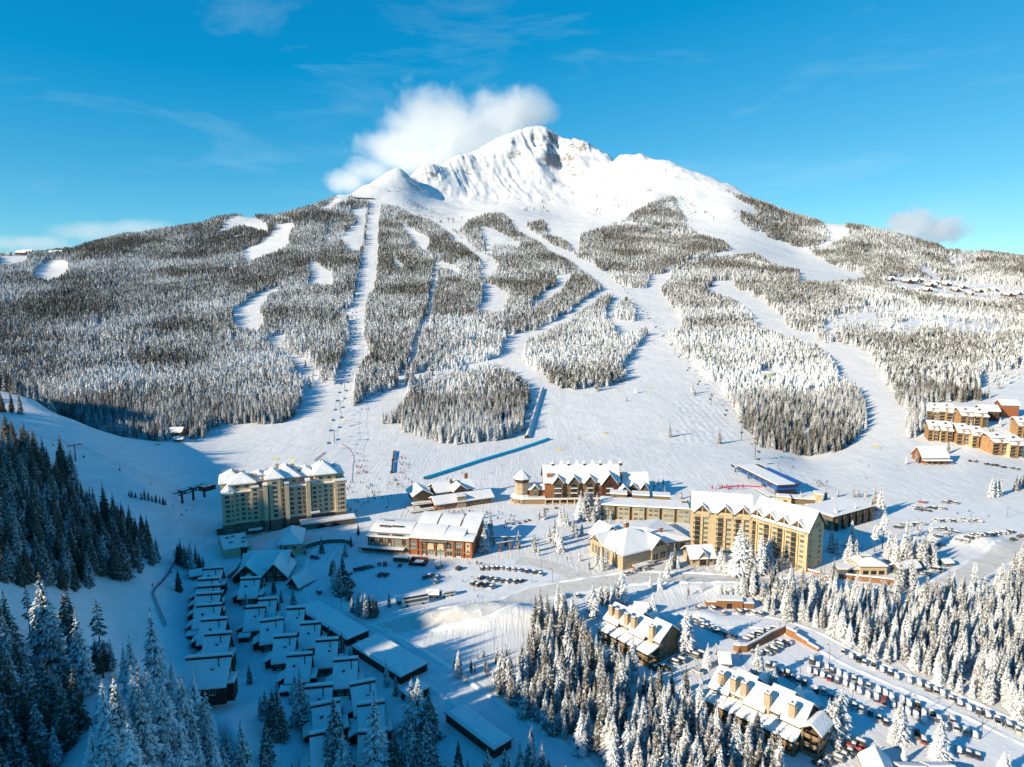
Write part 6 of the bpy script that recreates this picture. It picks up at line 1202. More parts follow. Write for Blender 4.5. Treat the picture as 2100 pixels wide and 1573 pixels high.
# ---------------------------------------------------------------- cars
CARC = {"white": (.62, .62, .60), "silver": (.32, .33, .34), "black": (.012, .012, .014), "dark grey": (.05, .052, .056), "dark blue": (.015, .03, .08), "bright blue": (.02, .10, .42), "red": (.38, .018, .014), "tan": (.30, .24, .15), "green": (.03, .07, .04)}
CMAT = {}
for k_, c_ in CARC.items():
    m, nt_, b_ = nmat("car_paint_" + k_.replace(" ", "_")); nz = N(nt_, "ShaderNodeTexNoise", Scale=2.0, Detail=3.0); mxx = N(nt_, "ShaderNodeMixRGB"); mxx.inputs[1].default_value = c_ + (1,); mxx.inputs[2].default_value = tuple(min(1, q * .7 + .09) for q in c_) + (1,)
    nt_.links.new(nz.outputs[0], mxx.inputs[0]); nt_.links.new(mxx.outputs[0], b_.inputs[0]); b_.inputs["Roughness"].default_value = .35; b_.inputs["Coat Weight"].default_value = .4; CMAT[k_] = m
M_TYRE = paint("tyre", (.02, .02, .02), .9, .3, 3); M_LIGHT = paint("lamp_lens", (.55, .5, .42), .2, .1, 2)
def loft(secs, mat, caps=True):
    """cross sections [(x, [(y,z)..])] lofted into a skin"""
    n = len(secs[0][1]); V = [(x, y, z) for x, pr in secs for y, z in pr]; F = [(i * n + j, i * n + (j + 1) % n, (i + 1) * n + (j + 1) % n, (i + 1) * n + j) for i in range(len(secs) - 1) for j in range(n)]
    if caps: F += [tuple(range(n))[::-1], tuple((len(secs) - 1) * n + j for j in range(n))]
    return V, F
def car_parts(kind):
    """meshes without paint: body sections, cabin, snow; x forward, unit metres"""
    if kind == "suv": Lc, hb, ht, w_, cab = 4.8, .95, 1.75, .93, (-2.2, -2.0, .55, 1.25)
    elif kind == "pickup": Lc, hb, ht, w_, cab = 5.5, 1.0, 1.8, .96, (-.55, -.3, .8, 1.35)
    elif kind == "sedan": Lc, hb, ht, w_, cab = 4.6, .85, 1.42, .88, (-1.6, -1.0, .35, 1.1)
    else: Lc, hb, ht, w_, cab = 5.9, 1.1, 2.3, 1.0, (-2.8, -2.7, 1.7, 2.5)
    h = Lc / 2
    def sec(x, w, z0, z1, r=.12): return (x, [(-w + r, z0), (w - r, z0), (w, z0 + r), (w, z1 - r), (w - r * 1.3, z1), (-w + r * 1.3, z1), (-w, z1 - r), (-w, z0 + r)])
    fr = -.12 if kind != "van" else -.25
    body = [sec(-h, w_ * .86, .42, hb - .1), sec(-h + .12, w_ * .96, .30, hb), sec(-h * .5, w_, .26, hb), sec(.2, w_, .26, hb), sec(h * .55, w_, .26, hb + fr * .3), sec(h - .25, w_ * .94, .30, hb + fr), sec(h, w_ * .8, .40, hb + fr - .15)]
    a, b, c, d = cab; cabs = [(a, [(-w_ * .9, hb - .02), (w_ * .9, hb - .02), (w_ * .88, hb), (-w_ * .88, hb)])]
    cv = []; 
    cv = [(a, hb), (b, ht), (c, ht), (d, hb)]
    V = []; 
    for x, z in cv:
        ww = w_ * .9 if z == hb else w_ * .74
        V += [(x, -ww, z), (x, ww, z)]
    CF = [(0, 2, 3, 1), (2, 4, 5, 3), (4, 6, 7, 5), (0, 6, 4, 2), (1, 3, 5, 7)]
    return Lc, hb, ht, w_, body, (V, CF), cab
CARM = {}
def car_mesh(kind, colour, snowy):
    key = (kind, colour, snowy)
    if key in CARM: return CARM[key]
    Lc, hb, ht, w_, body, (cV, cF), cab = car_parts(kind); out = {}
    m = MB(); V, F = loft(body, None); m.add(V, F, CMAT[colour])
    if kind == "pickup": m.box(-Lc / 2 + .15, -.65, -w_ * .8, w_ * .8, hb - .02, hb + .01, M_DARK); m.box(-Lc / 2, -Lc / 2 + .1, -w_ * .9, w_ * .9, hb - .1, hb + .28, CMAT[colour]); m.box(-Lc / 2 + .11, -.6, -w_ * .97, -w_ * .88, hb - .1, hb + .28, CMAT[colour]); m.box(-Lc / 2 + .11, -.6, w_ * .88, w_ * .97, hb - .1, hb + .28, CMAT[colour])
    for s_ in (-1, 1): m.box(Lc / 2 - .12, Lc / 2 - .01, s_ * w_ * .55 - .18, s_ * w_ * .55 + .18, hb - .42, hb - .24, M_LIGHT); m.box(-Lc / 2 - .01, -Lc / 2 + .06, s_ * w_ * .6 - .14, s_ * w_ * .6 + .14, hb - .35, hb - .15, CMAT["red"])
    me = m.mesh("body"); 
    for p_ in me.polygons: p_.use_smooth = True
    out["body"] = me
    m = MB(); m.add(cV, cF, M_GLASS); a, b, c, d = cab
    m.box(b + .02, c - .02, -w_ * .76, w_ * .76, ht - .03, ht + .03, CMAT[colour])
    for x in (b, (b + c) / 2, c): m.tube((x, -w_ * .755, ht), (x + (.2 if x == c else 0), -w_ * .9, hb), .05, .05, CMAT[colour], 4); m.tube((x, w_ * .755, ht), (x + (.2 if x == c else 0), w_ * .9, hb), .05, .05, CMAT[colour], 4)
    out["cabin"] = m.mesh("cabin")
    for i, x in enumerate((-Lc * .3, Lc * .31)):
        for s_ in (-1, 1): m = MB(); m.tube((x, s_ * (w_ - .2), .34), (x, s_ * (w_ + .01), .34), .36, .36, M_TYRE, 12); m.tube((x, s_ * (w_ + .011), .34), (x, s_ * (w_ + .03), .34), .2, .2, CMAT["silver"], 8); out["wheel.%d%d" % (i, s_)] = m.mesh("wheel")
    if snowy:
        m = MB()
        def pillow(x0, x1, y0, y1, z, t): 
            n = 4; V = []; F = []
            for i in range(n + 1):
                for j in range(n + 1):
                    u, v = i / n, j / n; V.append((x0 + (x1 - x0) * u, y0 + (y1 - y0) * v, z + t * (1 - abs(2 * u - 1) ** 4) * (1 - abs(2 * v - 1) ** 4)))
            for i in range(n):
                for j in range(n): k = i * (n + 1) + j; F.append((k, k + n + 1, k + n + 2, k + 1))
            m.add(V, F, M_SNOW)
        pillow(b - .05, c + .05, -w_ * .76, w_ * .76, ht + .035, .26)
        if snowy > 1:
            hood = hb + (-.1 if kind != "van" else -.2); pillow(d, Lc / 2 - .1, -w_ * .85, w_ * .85, hood + .03, .16)
            if kind in ("sedan", "pickup"): pillow(-Lc / 2 + .1, a, -w_ * .85, w_ * .85, hb + .02, .18)
            for x0, z0, x1, z1 in ((c, ht + .03, d, hb + .03), (a, hb + .03, b, ht + .03)):
                m.add([(x0, -w_ * .7, z0 + .05), (x0, w_ * .7, z0 + .05), (x1, w_ * .8, z1 + .06), (x1, -w_ * .8, z1 + .06)], [(0, 3, 2, 1)], M_SNOW)
        out["snow_cover"] = m.mesh("snow_cover")
    CARM[key] = out; return out
_o9 = ["first", "second", "third", "fourth", "fifth", "sixth", "seventh", "eighth", "ninth"]
ordn = _o9 + ["tenth", "eleventh", "twelfth", "thirteenth", "fourteenth", "fifteenth", "sixteenth", "seventeenth", "eighteenth", "nineteenth"]
for _t, _u in (("twent", "twenty"), ("thirt", "thirty"), ("fort", "forty"), ("fift", "fifty"), ("sixt", "sixty"), ("sevent", "seventy")): ordn += [_t + "ieth"] + [_u + "-" + q for q in _o9]
def car(px, py, ang, kind, colour, snowy, label, group):
    p = at(px, py + 3); e = empty("parked_car" if kind in ("suv", "sedan") else kind + ("_truck" if kind == "pickup" else ""), p + Vector((0, 0, .1)), ang)
    tag(e, label, "pickup truck" if kind == "pickup" else "van" if kind == "van" else "car", group)
    for nm, me in car_mesh(kind, colour, snowy).items():
        o = bpy.data.objects.new(nm.split(".")[0], me); COL.objects.link(o); o.parent = e
    BLOCK.append((p.x, p.y, 4.5))
def row(pts, O, s, where, group, ang, cols=None, snowy=1):
    """pts in zoomed coordinates (x, y[, colour[, kind]])"""
    r = random.Random(len(pts) * 7 + int(pts[0][0])); pts = sorted(pts, key=lambda q: q[0])
    for i, q in enumerate(pts):
        col = q[2] if len(q) > 2 and q[2] else r.choice(cols or ["white", "silver", "silver", "dark grey", "silver", "black", "dark blue", "white", "white"]); kd = q[3] if len(q) > 3 else r.choice(["suv", "suv", "sedan", "suv", "sedan", "pickup"])
        sn = snowy if len(q) < 3 or not q[2] else min(snowy, 1)
        if sn == 2 and r.random() < .42: sn = 1
        elif r.random() < .15: sn = 0 if sn == 1 else 1
        nm = {"suv": "estate car", "sedan": "saloon car", "pickup": "pickup truck", "van": "van"}[kd]
        lab = ("snowy " if sn else "") + col + " " + nm + ", " + ordn[i] + " from left " + where
        if len(lab.split()) > 16: lab = lab.replace("snowy ", "").replace("from left in the", "of the").replace("from left at the", "at the")
        while len(lab.split()) > 16 and " the " in lab: lab = lab.replace(" the ", " ", 1)
        car(O[0] + q[0] / s, O[1] + q[1] / s, R(ang) + r.uniform(-.05, .05), kd, col, sn, lab, group)
ZB, SB = (1600, 1250), 4.2
row([(540,360),(610,400),(675,425,"black","pickup"),(725,455),(805,480,"white","pickup"),(875,515),(945,540),(1000,575),(1110,610),(1195,635),(1265,675),(1335,700),(1395,730),(1470,765),(1540,800),(1620,845),(1705,875),(1780,905),(1870,960,"white","pickup"),(1965,995),(2045,1035),(2110,1080)], ZB, SB, "in the row against the woods", "cars in the row against the woods", 62, snowy=2)
row([(275,440,"dark grey","van"),(325,475),(400,490),(445,525,"black"),(505,540),(565,575),(635,595),(690,625),(760,655),(845,685),(905,715),(960,750),(1045,780),(1105,805),(1180,830,"black","pickup")], ZB, SB, "in the second row of the long lot", "cars in the second row of the long lot", 62, snowy=2)
row([(250,515),(305,540),(365,560),(425,590,"red","sedan"),(490,610),(560,635),(620,665),(680,700),(755,730),(825,760),(890,785,"red","suv"),(970,815),(1035,845),(1095,875),(1165,915),(1240,945)], ZB, SB, "in the third row of the long lot", "cars in the third row of the long lot", 62, snowy=2)
row([(1235,885),(1310,905),(1365,945),(1480,950,"tan","suv"),(1415,1010,"dark grey"),(1510,1015),(1595,1045),(1675,1075)], ZB, SB, "in the far end group of the long lot", "cars in the far end group of the long lot", 62, snowy=2)
row([(310,690),(375,705),(435,740),(500,765,"black"),(570,800),(640,825),(700,855),(775,885),(850,930),(910,970),(1175,1075,"dark grey"),(1235,1125,"red")], ZB, SB, "in the front row behind the lower condominium", "cars in the front row behind the lower condominium", 62, snowy=2)
row([(15,535,"black"),(65,555),(110,585),(160,610),(210,625,"black")], ZB, SB, "in the shaded group behind the lower condominium", "cars in the shaded group behind the lower condominium", 62)
row([(1535,1205),(1620,1235),(1700,1260)], ZB, SB, "of the three snow-covered cars near the bottom right", "three cars near the bottom right", 60, snowy=2)
row([(640,1185,"red","pickup"),(670,1145),(590,1220,"dark grey"),(540,1250),(470,1280),(400,1300),(340,1335,"black")], ZB, SB, "of the cars beside the stair tower", "cars beside the stair tower", 140, ["white", "silver", "dark grey", "dark blue"])
ZC, SC = (1200, 1200), 4.2
row([(980,195,"dark blue"),(1095,200,"white"),(1185,235,"silver"),(1320,230),(1380,220),(1445,235),(1495,245)], ZC, SC, "in front of the stone wall with the doorway", "cars in front of the stone wall with the doorway", 105, snowy=2)
row([(945,300),(985,320),(1010,345),(1055,360),(1105,380),(1140,400),(1195,420),(1250,445)], ZC, SC, "on the left side of the upper lot", "cars on the left side of the upper lot", 150)
row([(1370,478,"bright blue","suv"),(1410,455),(1450,435),(1490,418),(1530,402),(1570,388),(1620,375)], ZC, SC, "on the upper side of the curved stone wall", "cars above the curved stone wall", 150, snowy=2)
row([(1480,580),(1560,580),(1610,558),(1600,532),(1660,515),(1690,500),(1735,488)], ZC, SC, "on the lower side of the curved stone wall", "cars below the curved stone wall", 135, snowy=2)
row([(605,722,"black"),(675,712,"black"),(760,662),(815,645),(935,605,"green","suv"),(985,588),(970,742,"white")], ZC, SC, "in the small yard below the upper condominium", "cars below the upper condominium", 140, snowy=1)
row([(1580,680,"dark grey"),(1635,705),(1690,735,"silver"),(1745,760),(1790,795),(1840,822,"white")], ZC, SC, "at the upper end of the shaded front row", "cars at the upper end of the shaded front row", 62)
row([(1955,655,"black","van")], ZC, SC, "alone at the head of the middle rows", "van at the head of the rows", 62) if False else None
ZD, SD = (700, 950), 5.243
row([(190,1140),(245,1125,"dark grey"),(305,1112,"black")], ZD, SD, "of three shaded cars near the loop road", "three shaded cars near the loop road", 20, snowy=0)
row([(405,1078),(470,1078),(630,1088,"black")], ZD, SD, "below the green container", "cars below the green container", 100, snowy=0); row([(425,1195,"dark grey"),(485,1195,"black")], ZD, SD, "of the two shaded cars standing side by side", "two shaded cars side by side", 75, snowy=0)
row([(30,1180,"dark grey"),(85,1188,"black"),(40,1245,"black"),(70,1265,"dark grey"),(100,1290,"black"),(115,1320,"black"),(60,1345,"dark grey"),(90,1400,"black")], ZD, SD, "of the shaded cars behind the loop conifers", "shaded cars behind the loop conifers", 70, snowy=0)
row([(1055,1108,"dark grey"),(1262,1128,"dark grey"),(905,1220,"dark grey"),(960,1205,"black"),(1035,1222,"silver"),(1020,1268,"white")], ZD, SD, "in the open middle of the village car park", "cars in the open middle of the village car park", 65, snowy=1)
row([(1510,1125,"dark grey"),(1560,1125),(1620,1122,"white"),(1670,1118,"dark grey"),(1720,1122),(1780,1132,"white"),(1845,1137,"white"),(1910,1142,"white"),(1985,1152,"black"),(2065,1162,"black"),(2140,1185,"white")], ZD, SD, "in the back row of the village car park", "cars in the back row of the village car park", 100, snowy=1)
row([(1430,1288,"black"),(1505,1228,"black"),(1480,1302,"dark grey"),(1545,1305,"black"),(1605,1242),(1630,1325,"white"),(1665,1252),(1735,1262,"silver"),(1805,1262),(1880,1268,"silver"),(1930,1262,"black")], ZD, SD, "in the front cluster of the village car park", "cars in the front cluster of the village car park", 50, snowy=1)
row([(610,1525,"silver"),(755,1525,"silver"),(680,1400,"white")][:2], (1040, 930), SD, "of the two cars below the main road", "two cars below the main road", 95, snowy=1)
row([(1300,1290,"white","suv"),(1395,1262,"white","suv"),(1500,1240,"white","suv"),(1560,1190,"white","van")][:4], (1040, 930), SD, "of the white cars along the tan conference building", "white cars along the conference building", 30, snowy=0)
car(646, 1143, R(-25), "pickup", "dark grey", 1, "dark pickup truck driving in the shade below the round forecourt wall", None); car(654, 1213, R(115), "suv", "dark grey", 1, "dark car driving on the shaded loop road", None)
ZE = (1700, 1000)
row([(1000,150,"red","suv"),(1240,155),(1285,150,"red"),(1345,160)], ZE, SD, "at the back edge of the upper right lot", "cars at the back edge of the upper right lot", 150); row([(910,205,"white"),(960,230),(1010,212),(1060,240,"dark grey"),(1110,212),(1180,212),(1225,218)], ZE, SD, "in the first packed row of the upper right lot", "cars in the first packed row of the upper right lot", 120)
row([(1150,348),(1205,348),(1262,348),(1325,350),(1390,348),(1445,342),(1500,346),(1550,350),(1600,352)], ZE, SD, "in the second row of the upper right lot", "cars in the second row of the upper right lot", 120, snowy=2)
row([(735,420,"black"),(800,398),(845,400),(910,390),(985,385)], ZE, SD, "beside the pines left of the upper lot", "cars beside the pines left of the upper lot", 160, snowy=2); row([(1150,442),(1200,442),(1250,432),(1300,472),(1350,482),(1260,492),(1160,522)], ZE, SD, "in the loose group right of the pines", "cars in the loose group right of the pines", 150, snowy=2)
row([(1400,558),(1450,570),(1500,532),(1542,516),(1585,504),(1640,502),(1700,498,"dark grey"),(1740,494,"black"),(1790,488),(1850,484),(1892,476),(1940,468)], ZE, SD, "on top of the snow bank above the main road", "cars on top of the snow bank above the main road", 115, snowy=2)
row([(1205,612,"black"),(1980,556,"dark grey"),(2062,520,"dark grey","pickup")], ZE, SD, "of the dark vehicles near the main road's right end", "dark vehicles near the main road's right end", 25, snowy=0); row([(1190,1072,"silver")], ZE, SD, "driving alone on the main road at the right", "car on the main road", 0, snowy=0); row([(920,915,"silver"),(1040,925,"white"),(1150,885,"white","van")], ZE, SD, "in the small yard right of the stone-walled building", "vehicles in the small yard", 160, snowy=1)
row([(1515,858,"black"),(1575,862,"black")], (1700, 780), SD, "of the pair below the condominium towers", "pair of cars below the condominium towers", 40, snowy=1); row([(1700,892),(1755,902),(1805,908),(1880,926),(1975,938),(2030,948)], (1700, 780), SD, "in the far row below the condominium towers", "cars in the far row below the condominium towers", 20, ["dark grey", "black", "silver"], snowy=1)
def coach(name, px, py, Lc, hh, ang, label, cat, colr):
    p = at(px, py); e = empty(name, p + Vector((0, 0, .1)), R(ang)); tag(e, label, cat); h = Lc / 2
    m = MB(); V, F = loft([(-h, [(-1.1, .5), (1.1, .5), (1.25, .7), (1.25, hh - .3), (1.0, hh), (-1.0, hh), (-1.25, hh - .3), (-1.25, .7)]), (h - .8, [(-1.1, .4), (1.1, .4), (1.25, .6), (1.25, hh - .3), (1.0, hh), (-1.0, hh), (-1.25, hh - .3), (-1.25, .6)]), (h, [(-1.0, .4), (1.0, .4), (1.15, .6), (1.05, hh * .5), (.9, hh * .55), (-.9, hh * .55), (-1.05, hh * .5), (-1.15, .6)])], None); m.add(V, F, colr); m.build("body", e)
    m = MB(); m.box(-h + .3, h - 1.3, -1.28, -1.253, hh * .52, hh - .45, M_GLASS); m.box(-h + .3, h - 1.3, 1.253, 1.28, hh * .52, hh - .45, M_GLASS); m.add([(h - .74, -1.05, hh - .35), (h - .74, 1.05, hh - .35), (h + .03, .95, hh * .56), (h + .03, -.95, hh * .56)], [(0, 3, 2, 1)], M_GLASS); m.build("windows", e)
    m = MB(); m.box(-h + .2, h - .9, -.9, .9, hh + .003, hh + .12, M_SNOW if cat == "van" else M_DARK); m.build("roof_panel", e)
    for x in (-h * .55, h * .62):
        for s_ in (-1, 1): MB().tube((x, s_ * 1.0, .48), (x, s_ * 1.27, .48), .48, .48, M_TYRE, 12).build("wheel", e)
coach("coach", 851, 1240, 12, 3.4, 202, "white and black touring coach parked beside the main road", "coach", CMAT["white"]); coach("shuttle_van", 918, 1222, 6.5, 2.6, 202, "white shuttle van parked between the shelter and the main road", "van", CMAT["white"])

# ---------------------------------------------------------------- people
def person_mesh(pose, jacket, trousers):
    J = {"stand": [((0,0,.92),.15),((0,0,1.15),.15),((0,0,1.38),.17),((0,0,1.50),.07),((0,.01,1.64),.105),((0,.01,1.76),.07),((.10,0,.88),.10),((.11,.02,.48),.075),((.12,0,.07),.055),((.12,.14,.04),.045),((-.10,0,.88),.10),((-.11,.05,.48),.075),((-.12,.0,.07),.055),((-.12,.14,.04),.045),((.21,0,1.38),.08),((.28,.03,1.12),.06),((.26,.16,.92),.045),((-.21,0,1.38),.08),((-.28,.03,1.12),.06),((-.26,.16,.92),.045)]}
    J["walk"] = [(Vector(p) + Vector((0, (.22 if i in (7, 8, 9) else -.2 if i in (11, 12, 13) else 0) * (.5 if i in (7, 11) else 1), 0)), r) for i, (p, r) in enumerate(J["stand"])]
    J["ski"] = [(Vector((p[0], p[1] + (.18 if 2 < i < 6 or i == 2 else -.10 if i < 1 else .12 if i in (7, 11) else 0), p[2] - (.16 if i < 7 or i > 13 or i == 10 else .08 if i in (7, 11) else 0))), r) for i, (p, r) in enumerate(J["stand"])]
    E = [(0,1),(1,2),(2,3),(3,4),(4,5),(0,6),(6,7),(7,8),(8,9),(0,10),(10,11),(11,12),(12,13),(2,14),(14,15),(15,16),(2,17),(17,18),(18,19)]
    me = bpy.data.meshes.new("person"); me.from_pydata([tuple(p) for p, r in J[pose]], E, []); o = bpy.data.objects.new("tmp", me); COL.objects.link(o)
    md = o.modifiers.new("skin", 'SKIN')
    for i, (p, r) in enumerate(J[pose]): me.skin_vertices[0].data[i].radius = (r, r)
    me.skin_vertices[0].data[0].use_root = True; sb = o.modifiers.new("sub", 'SUBSURF'); sb.levels = 1
    bpy.context.view_layer.update(); dg = bpy.context.evaluated_depsgraph_get(); out = bpy.data.meshes.new_from_object(o.evaluated_get(dg)); bpy.data.objects.remove(o)
    out.materials.clear(); sk = paint("skin", (.45, .28, .2), .6, .1, 3); hel = paint("helmet", (.03, .03, .035), .4, .1, 3)
    for m_ in (jacket, trousers, sk, hel, paint("boots", (.04, .04, .045), .5, .2, 3)): out.materials.append(m_)
    for p_ in out.polygons:
        c = p_.center; z = c.z + (.14 if pose == "ski" and c.z > .5 else 0)
        p_.material_index = 3 if z > 1.68 or (z > 1.56 and c.y < (.0 if pose != "ski" else .16)) else 2 if z > 1.53 else 0 if (z > .93 or abs(c.x) > .2 and z > .8) else 1 if z > .22 else 4; p_.use_smooth = True
    out.name = "person"; return out
JK = {"red": (.45, .02, .03), "pink": (.55, .06, .14), "black": (.015, .015, .02), "navy": (.02, .04, .12), "yellow": (.55, .35, .03), "teal": (.02, .22, .28), "orange": (.5, .13, .02), "grey": (.15, .16, .17)}
PM = {}; CR = []
ski_me = None
def people():
    mats = {k: paint("jacket_" + k, v, .8, .15, 4) for k, v in JK.items()}; tr = {"black": paint("black_trousers", (.02, .02, .022), .85, .2, 4), "grey": paint("grey_trousers", (.12, .12, .13), .85, .2, 4)}
    for k in JK:
        for ps in ("stand", "walk", "ski"): PM[k, ps] = person_mesh(ps, mats[k], tr["grey" if k in ("black", "yellow") else "black"])
    m = MB()
    for s_ in (-.12, .12): m.box(s_ - .05, s_ + .05, -.75, .95, .01, .035, mats["red"]); m.tube((s_ * 2.2, .18, .78), (s_ * 2.9, -.15, .05), .012, .012, M_METAL, 4)
    sk = m.mesh("skis")
    def put(px, py, col, ps, where, r, skis=False):
        p = at(px, py); e = bpy.data.objects.new("person", PM[col, ps]); COL.objects.link(e); e.location = p; e.rotation_euler = (0, 0, r.random() * 6.28); sc = r.uniform(.96, 1.12); e.scale = (sc,) * 3
        doing = {"stand": "standing", "walk": "walking", "ski": "crouched skiing"}[ps]
        CR.append((px, col, where, e)); tag(e, "person in a %s jacket %s %s" % (col, doing, where), "person", "people " + where)
        if skis or ps == "ski": o = bpy.data.objects.new("skis", sk); COL.objects.link(o); o.parent = e
    def crowd(poly, n, where, cols, poses=("stand", "walk", "stand")):
        r = random.Random(n * 3 + poly[0][0]); xs = [p[0] for p in poly]; ys = [p[1] for p in poly]; k = 0
        while k < n:
            x, y = r.uniform(min(xs), max(xs)), r.uniform(min(ys), max(ys)); ins = False
            for (ax, ay), (bx, by) in zip(poly, poly[1:] + poly[:1]):
                if (ay <= y) != (by <= y) and x < ax + (y - ay) / (by - ay) * (bx - ax): ins = not ins
            if ins:
                put(x, y, r.choice(cols), r.choice(poses), where, r)
                if r.random() < .45 and k < n - 1: put(x + r.uniform(-3, 3), y + r.uniform(-1, 1), r.choice(cols), r.choice(poses), where, r); k += 1
                k += 1
        for c_ in set(q[1] for q in CR):
            for j, q in enumerate(sorted([q for q in CR if q[1] == c_ and q[2] == where], key=lambda q: q[0])): q[3]["label"] = "person in %s, %s from left %s" % (c_, ordn[j], where)
    crowd([(724, 930), (752, 932), (755, 975), (730, 978)], 44, "in the left ski school group", ["red", "red", "pink", "red", "black"])
    crowd([(820, 934), (842, 934), (838, 984), (815, 984)], 38, "in the right ski school group", ["red", "red", "pink", "navy"])
    crowd([(705, 990), (760, 980), (830, 982), (870, 988), (845, 1010), (830, 1025), (706, 1022)], 74, "on the busy snow behind the shopping building", ["black", "red", "navy", "yellow", "grey", "orange", "teal"], ("stand", "ski", "walk"))
    crowd([(710, 1030), (800, 1020), (845, 1045), (760, 1050), (710, 1050)], 18, "in the shade beside the cream hotel", ["black", "navy", "black", "grey"], ("ski", "stand"))
    crowd([(905, 1052), (985, 1046), (1010, 1040), (1010, 1056), (960, 1062), (930, 1060)], 26, "on the plaza in front of the base lodge", ["red", "black", "navy", "yellow", "grey", "teal"])
    crowd([(1015, 1050), (1060, 1045), (1060, 1085), (1015, 1082)], 16, "near the picnic tables of the plaza", ["black", "navy", "red", "black"])
    crowd([(950, 1150), (1005, 1150), (1010, 1172), (960, 1170)], 14, "crossing the village car park", ["orange", "red", "black"])
    crowd([(1655, 985), (1700, 985), (1700, 1000), (1655, 1000)], 18, "beside the blue lift station", ["black", "navy", "grey", "red"]); crowd([(1465, 998), (1530, 996), (1535, 1006), (1465, 1008)], 10, "at the red flags above the yellow hotel", ["red", "pink", "black"])
    r = random.Random(5)
    for i, (px, py, c, w_) in enumerate([(1187,895,"black","below the blue conveyor's top"),(1188,900,"black","right below the conveyor's top"),(1202,894,"navy","on the open snow right of the grey tunnel"),(1188,912,"grey","on the snow below the yellow banner"),(1030,955,"black","alone above the cedar hotel"),(1008,971,"black","above the base lodge"),(994,984,"grey","just behind the base lodge"),(948,972,"black","above the lodge roof"),(917,984,"navy","left of the lodge chimney"),
        (1389,886,"red","in the middle of the bump run"),(1340,718,"red","high on the wide gondola run"),(1515,938,"black","below the lowest gondola tower"),(1627,960,"black","above the blue station, left"),(1625,959,"grey","next to the blue station's far end"),(1765,948,"red","on the right piste"),(1781,957,"black","on the right piste, lower"),(1776,982,"navy","on the lower right piste"),(1806,920,"orange","beside the right yellow banner"),
        (313,1204,"black","alone on the shaded left trail"),(372,1058,"black","on the trail left of the cream hotel"),(382,1048,"black","a little above on the same trail"),(396,1042,"black","highest on the trail left of the cream hotel"),(649,806,"black","on the chairlift run"),(616,1165,"red","on the shaded forecourt below the hall"),(738,1224,"black","near the loop conifers in the shade"),(771,1184,"black","in the shade by the two parked cars"),
        (911,1172,"red","at the skis in the village car park"),(912,1186,"yellow","in yellow among the car park vehicles"),(949,1194,"black","walking near the lone grey car"),(980,1226,"black","on the open car park snow"),(1090,1195,"black","beside the front cluster's right end"),(1164,1148,"red","on the path below the conifers"),(1148,1139,"black","higher on the path below the conifers"),(1801,1540,"pink","on the bottom yard near the snowy roof"),
        (1612,1273,"black","beside the woods above the stone wall"),(1600,1285,"black","at the corner of the stone wall"),(1963,1055,"black","left one above the upper right lot"),(1987,1050,"navy","middle one above the upper right lot"),(2026,1060,"grey","right one above the upper right lot"),(1700,1002,"grey","near the small trees by the blue station")]): put(px, py, c, "ski" if py < 1100 and px not in (616,) else "stand", w_, r)
people()
# ---------------------------------------------------------------- lifts
def lift_tower(name, px, pyb, hgt, arm, ang, label, group, mat=M_METAL, cat="lift tower"):
    p = at(px, pyb); e = empty(name, p, ang); tag(e, label, cat, group); m = MB(); m.tube((0, 0, -1), (0, 0, hgt), .42, .30, mat, 10); m.build("pylon", e)
    m = MB(); m.box(-arm, arm, -.18, .18, hgt - .1, hgt + .22, mat); m.box(-.6, .6, -1.6, 1.6, hgt + .9, hgt + 1.0, mat); m.tube((0, 0, hgt), (0, 0, hgt + 1), .15, .15, mat, 6); m.build("crossarm", e)
    for s_ in (-1, 1):
        m = MB(); m.box(s_ * arm - .08, s_ * arm + .08, -2.2, 2.2, hgt - .1, hgt + .1, mat)
        for k in range(6): y = -2 + k * .8; m.tube((s_ * arm - .12, y, hgt + .2), (s_ * arm + .12, y, hgt + .2), .25, .25, M_TYRE, 8)
        m.build("sheave_train", e)
    return p + Vector((0, 0, hgt + .45))
def cable(name, tops, arm, label, group=None, r=.05, cat="cable"):
    for s_ in (-1, 1):
        m = MB(); pts = []
        for i, (a, b) in enumerate(zip(tops, tops[1:])):
            d = (b - a).to_2d().normalized(); off = Vector((d.y, -d.x, 0)) * arm * s_; n = 6
            for k in range(n + (i == len(tops) - 2)):
                t = k / n; q = a.lerp(b, t) + off; q.z -= 4 * t * (1 - t) * (b - a).length * .012; pts.append(q)
        for a, b in zip(pts, pts[1:]): m.tube(a, b, r, r, M_TRIM, 5)
        o = m.build(name); tag(o, label + (" , uphill strand" if s_ < 0 else " , downhill strand").replace(" ,", ","), cat)
def along(tops, step):
    out = []; acc = step * .5
    for a, b in zip(tops, tops[1:]):
        L_ = (b - a).length
        while acc < L_:
            t = acc / L_; q = a.lerp(b, t); q.z -= 4 * t * (1 - t) * L_ * .012; out.append((q, (b - a).to_2d().normalized())); acc += step
        acc -= L_
    return out
M_BUB = paint("blue_bubble", (.02, .20, .48), .2, .15, 1); M_CAB = paint("cabin_shell", (.05, .06, .08), .3, .2, 1)
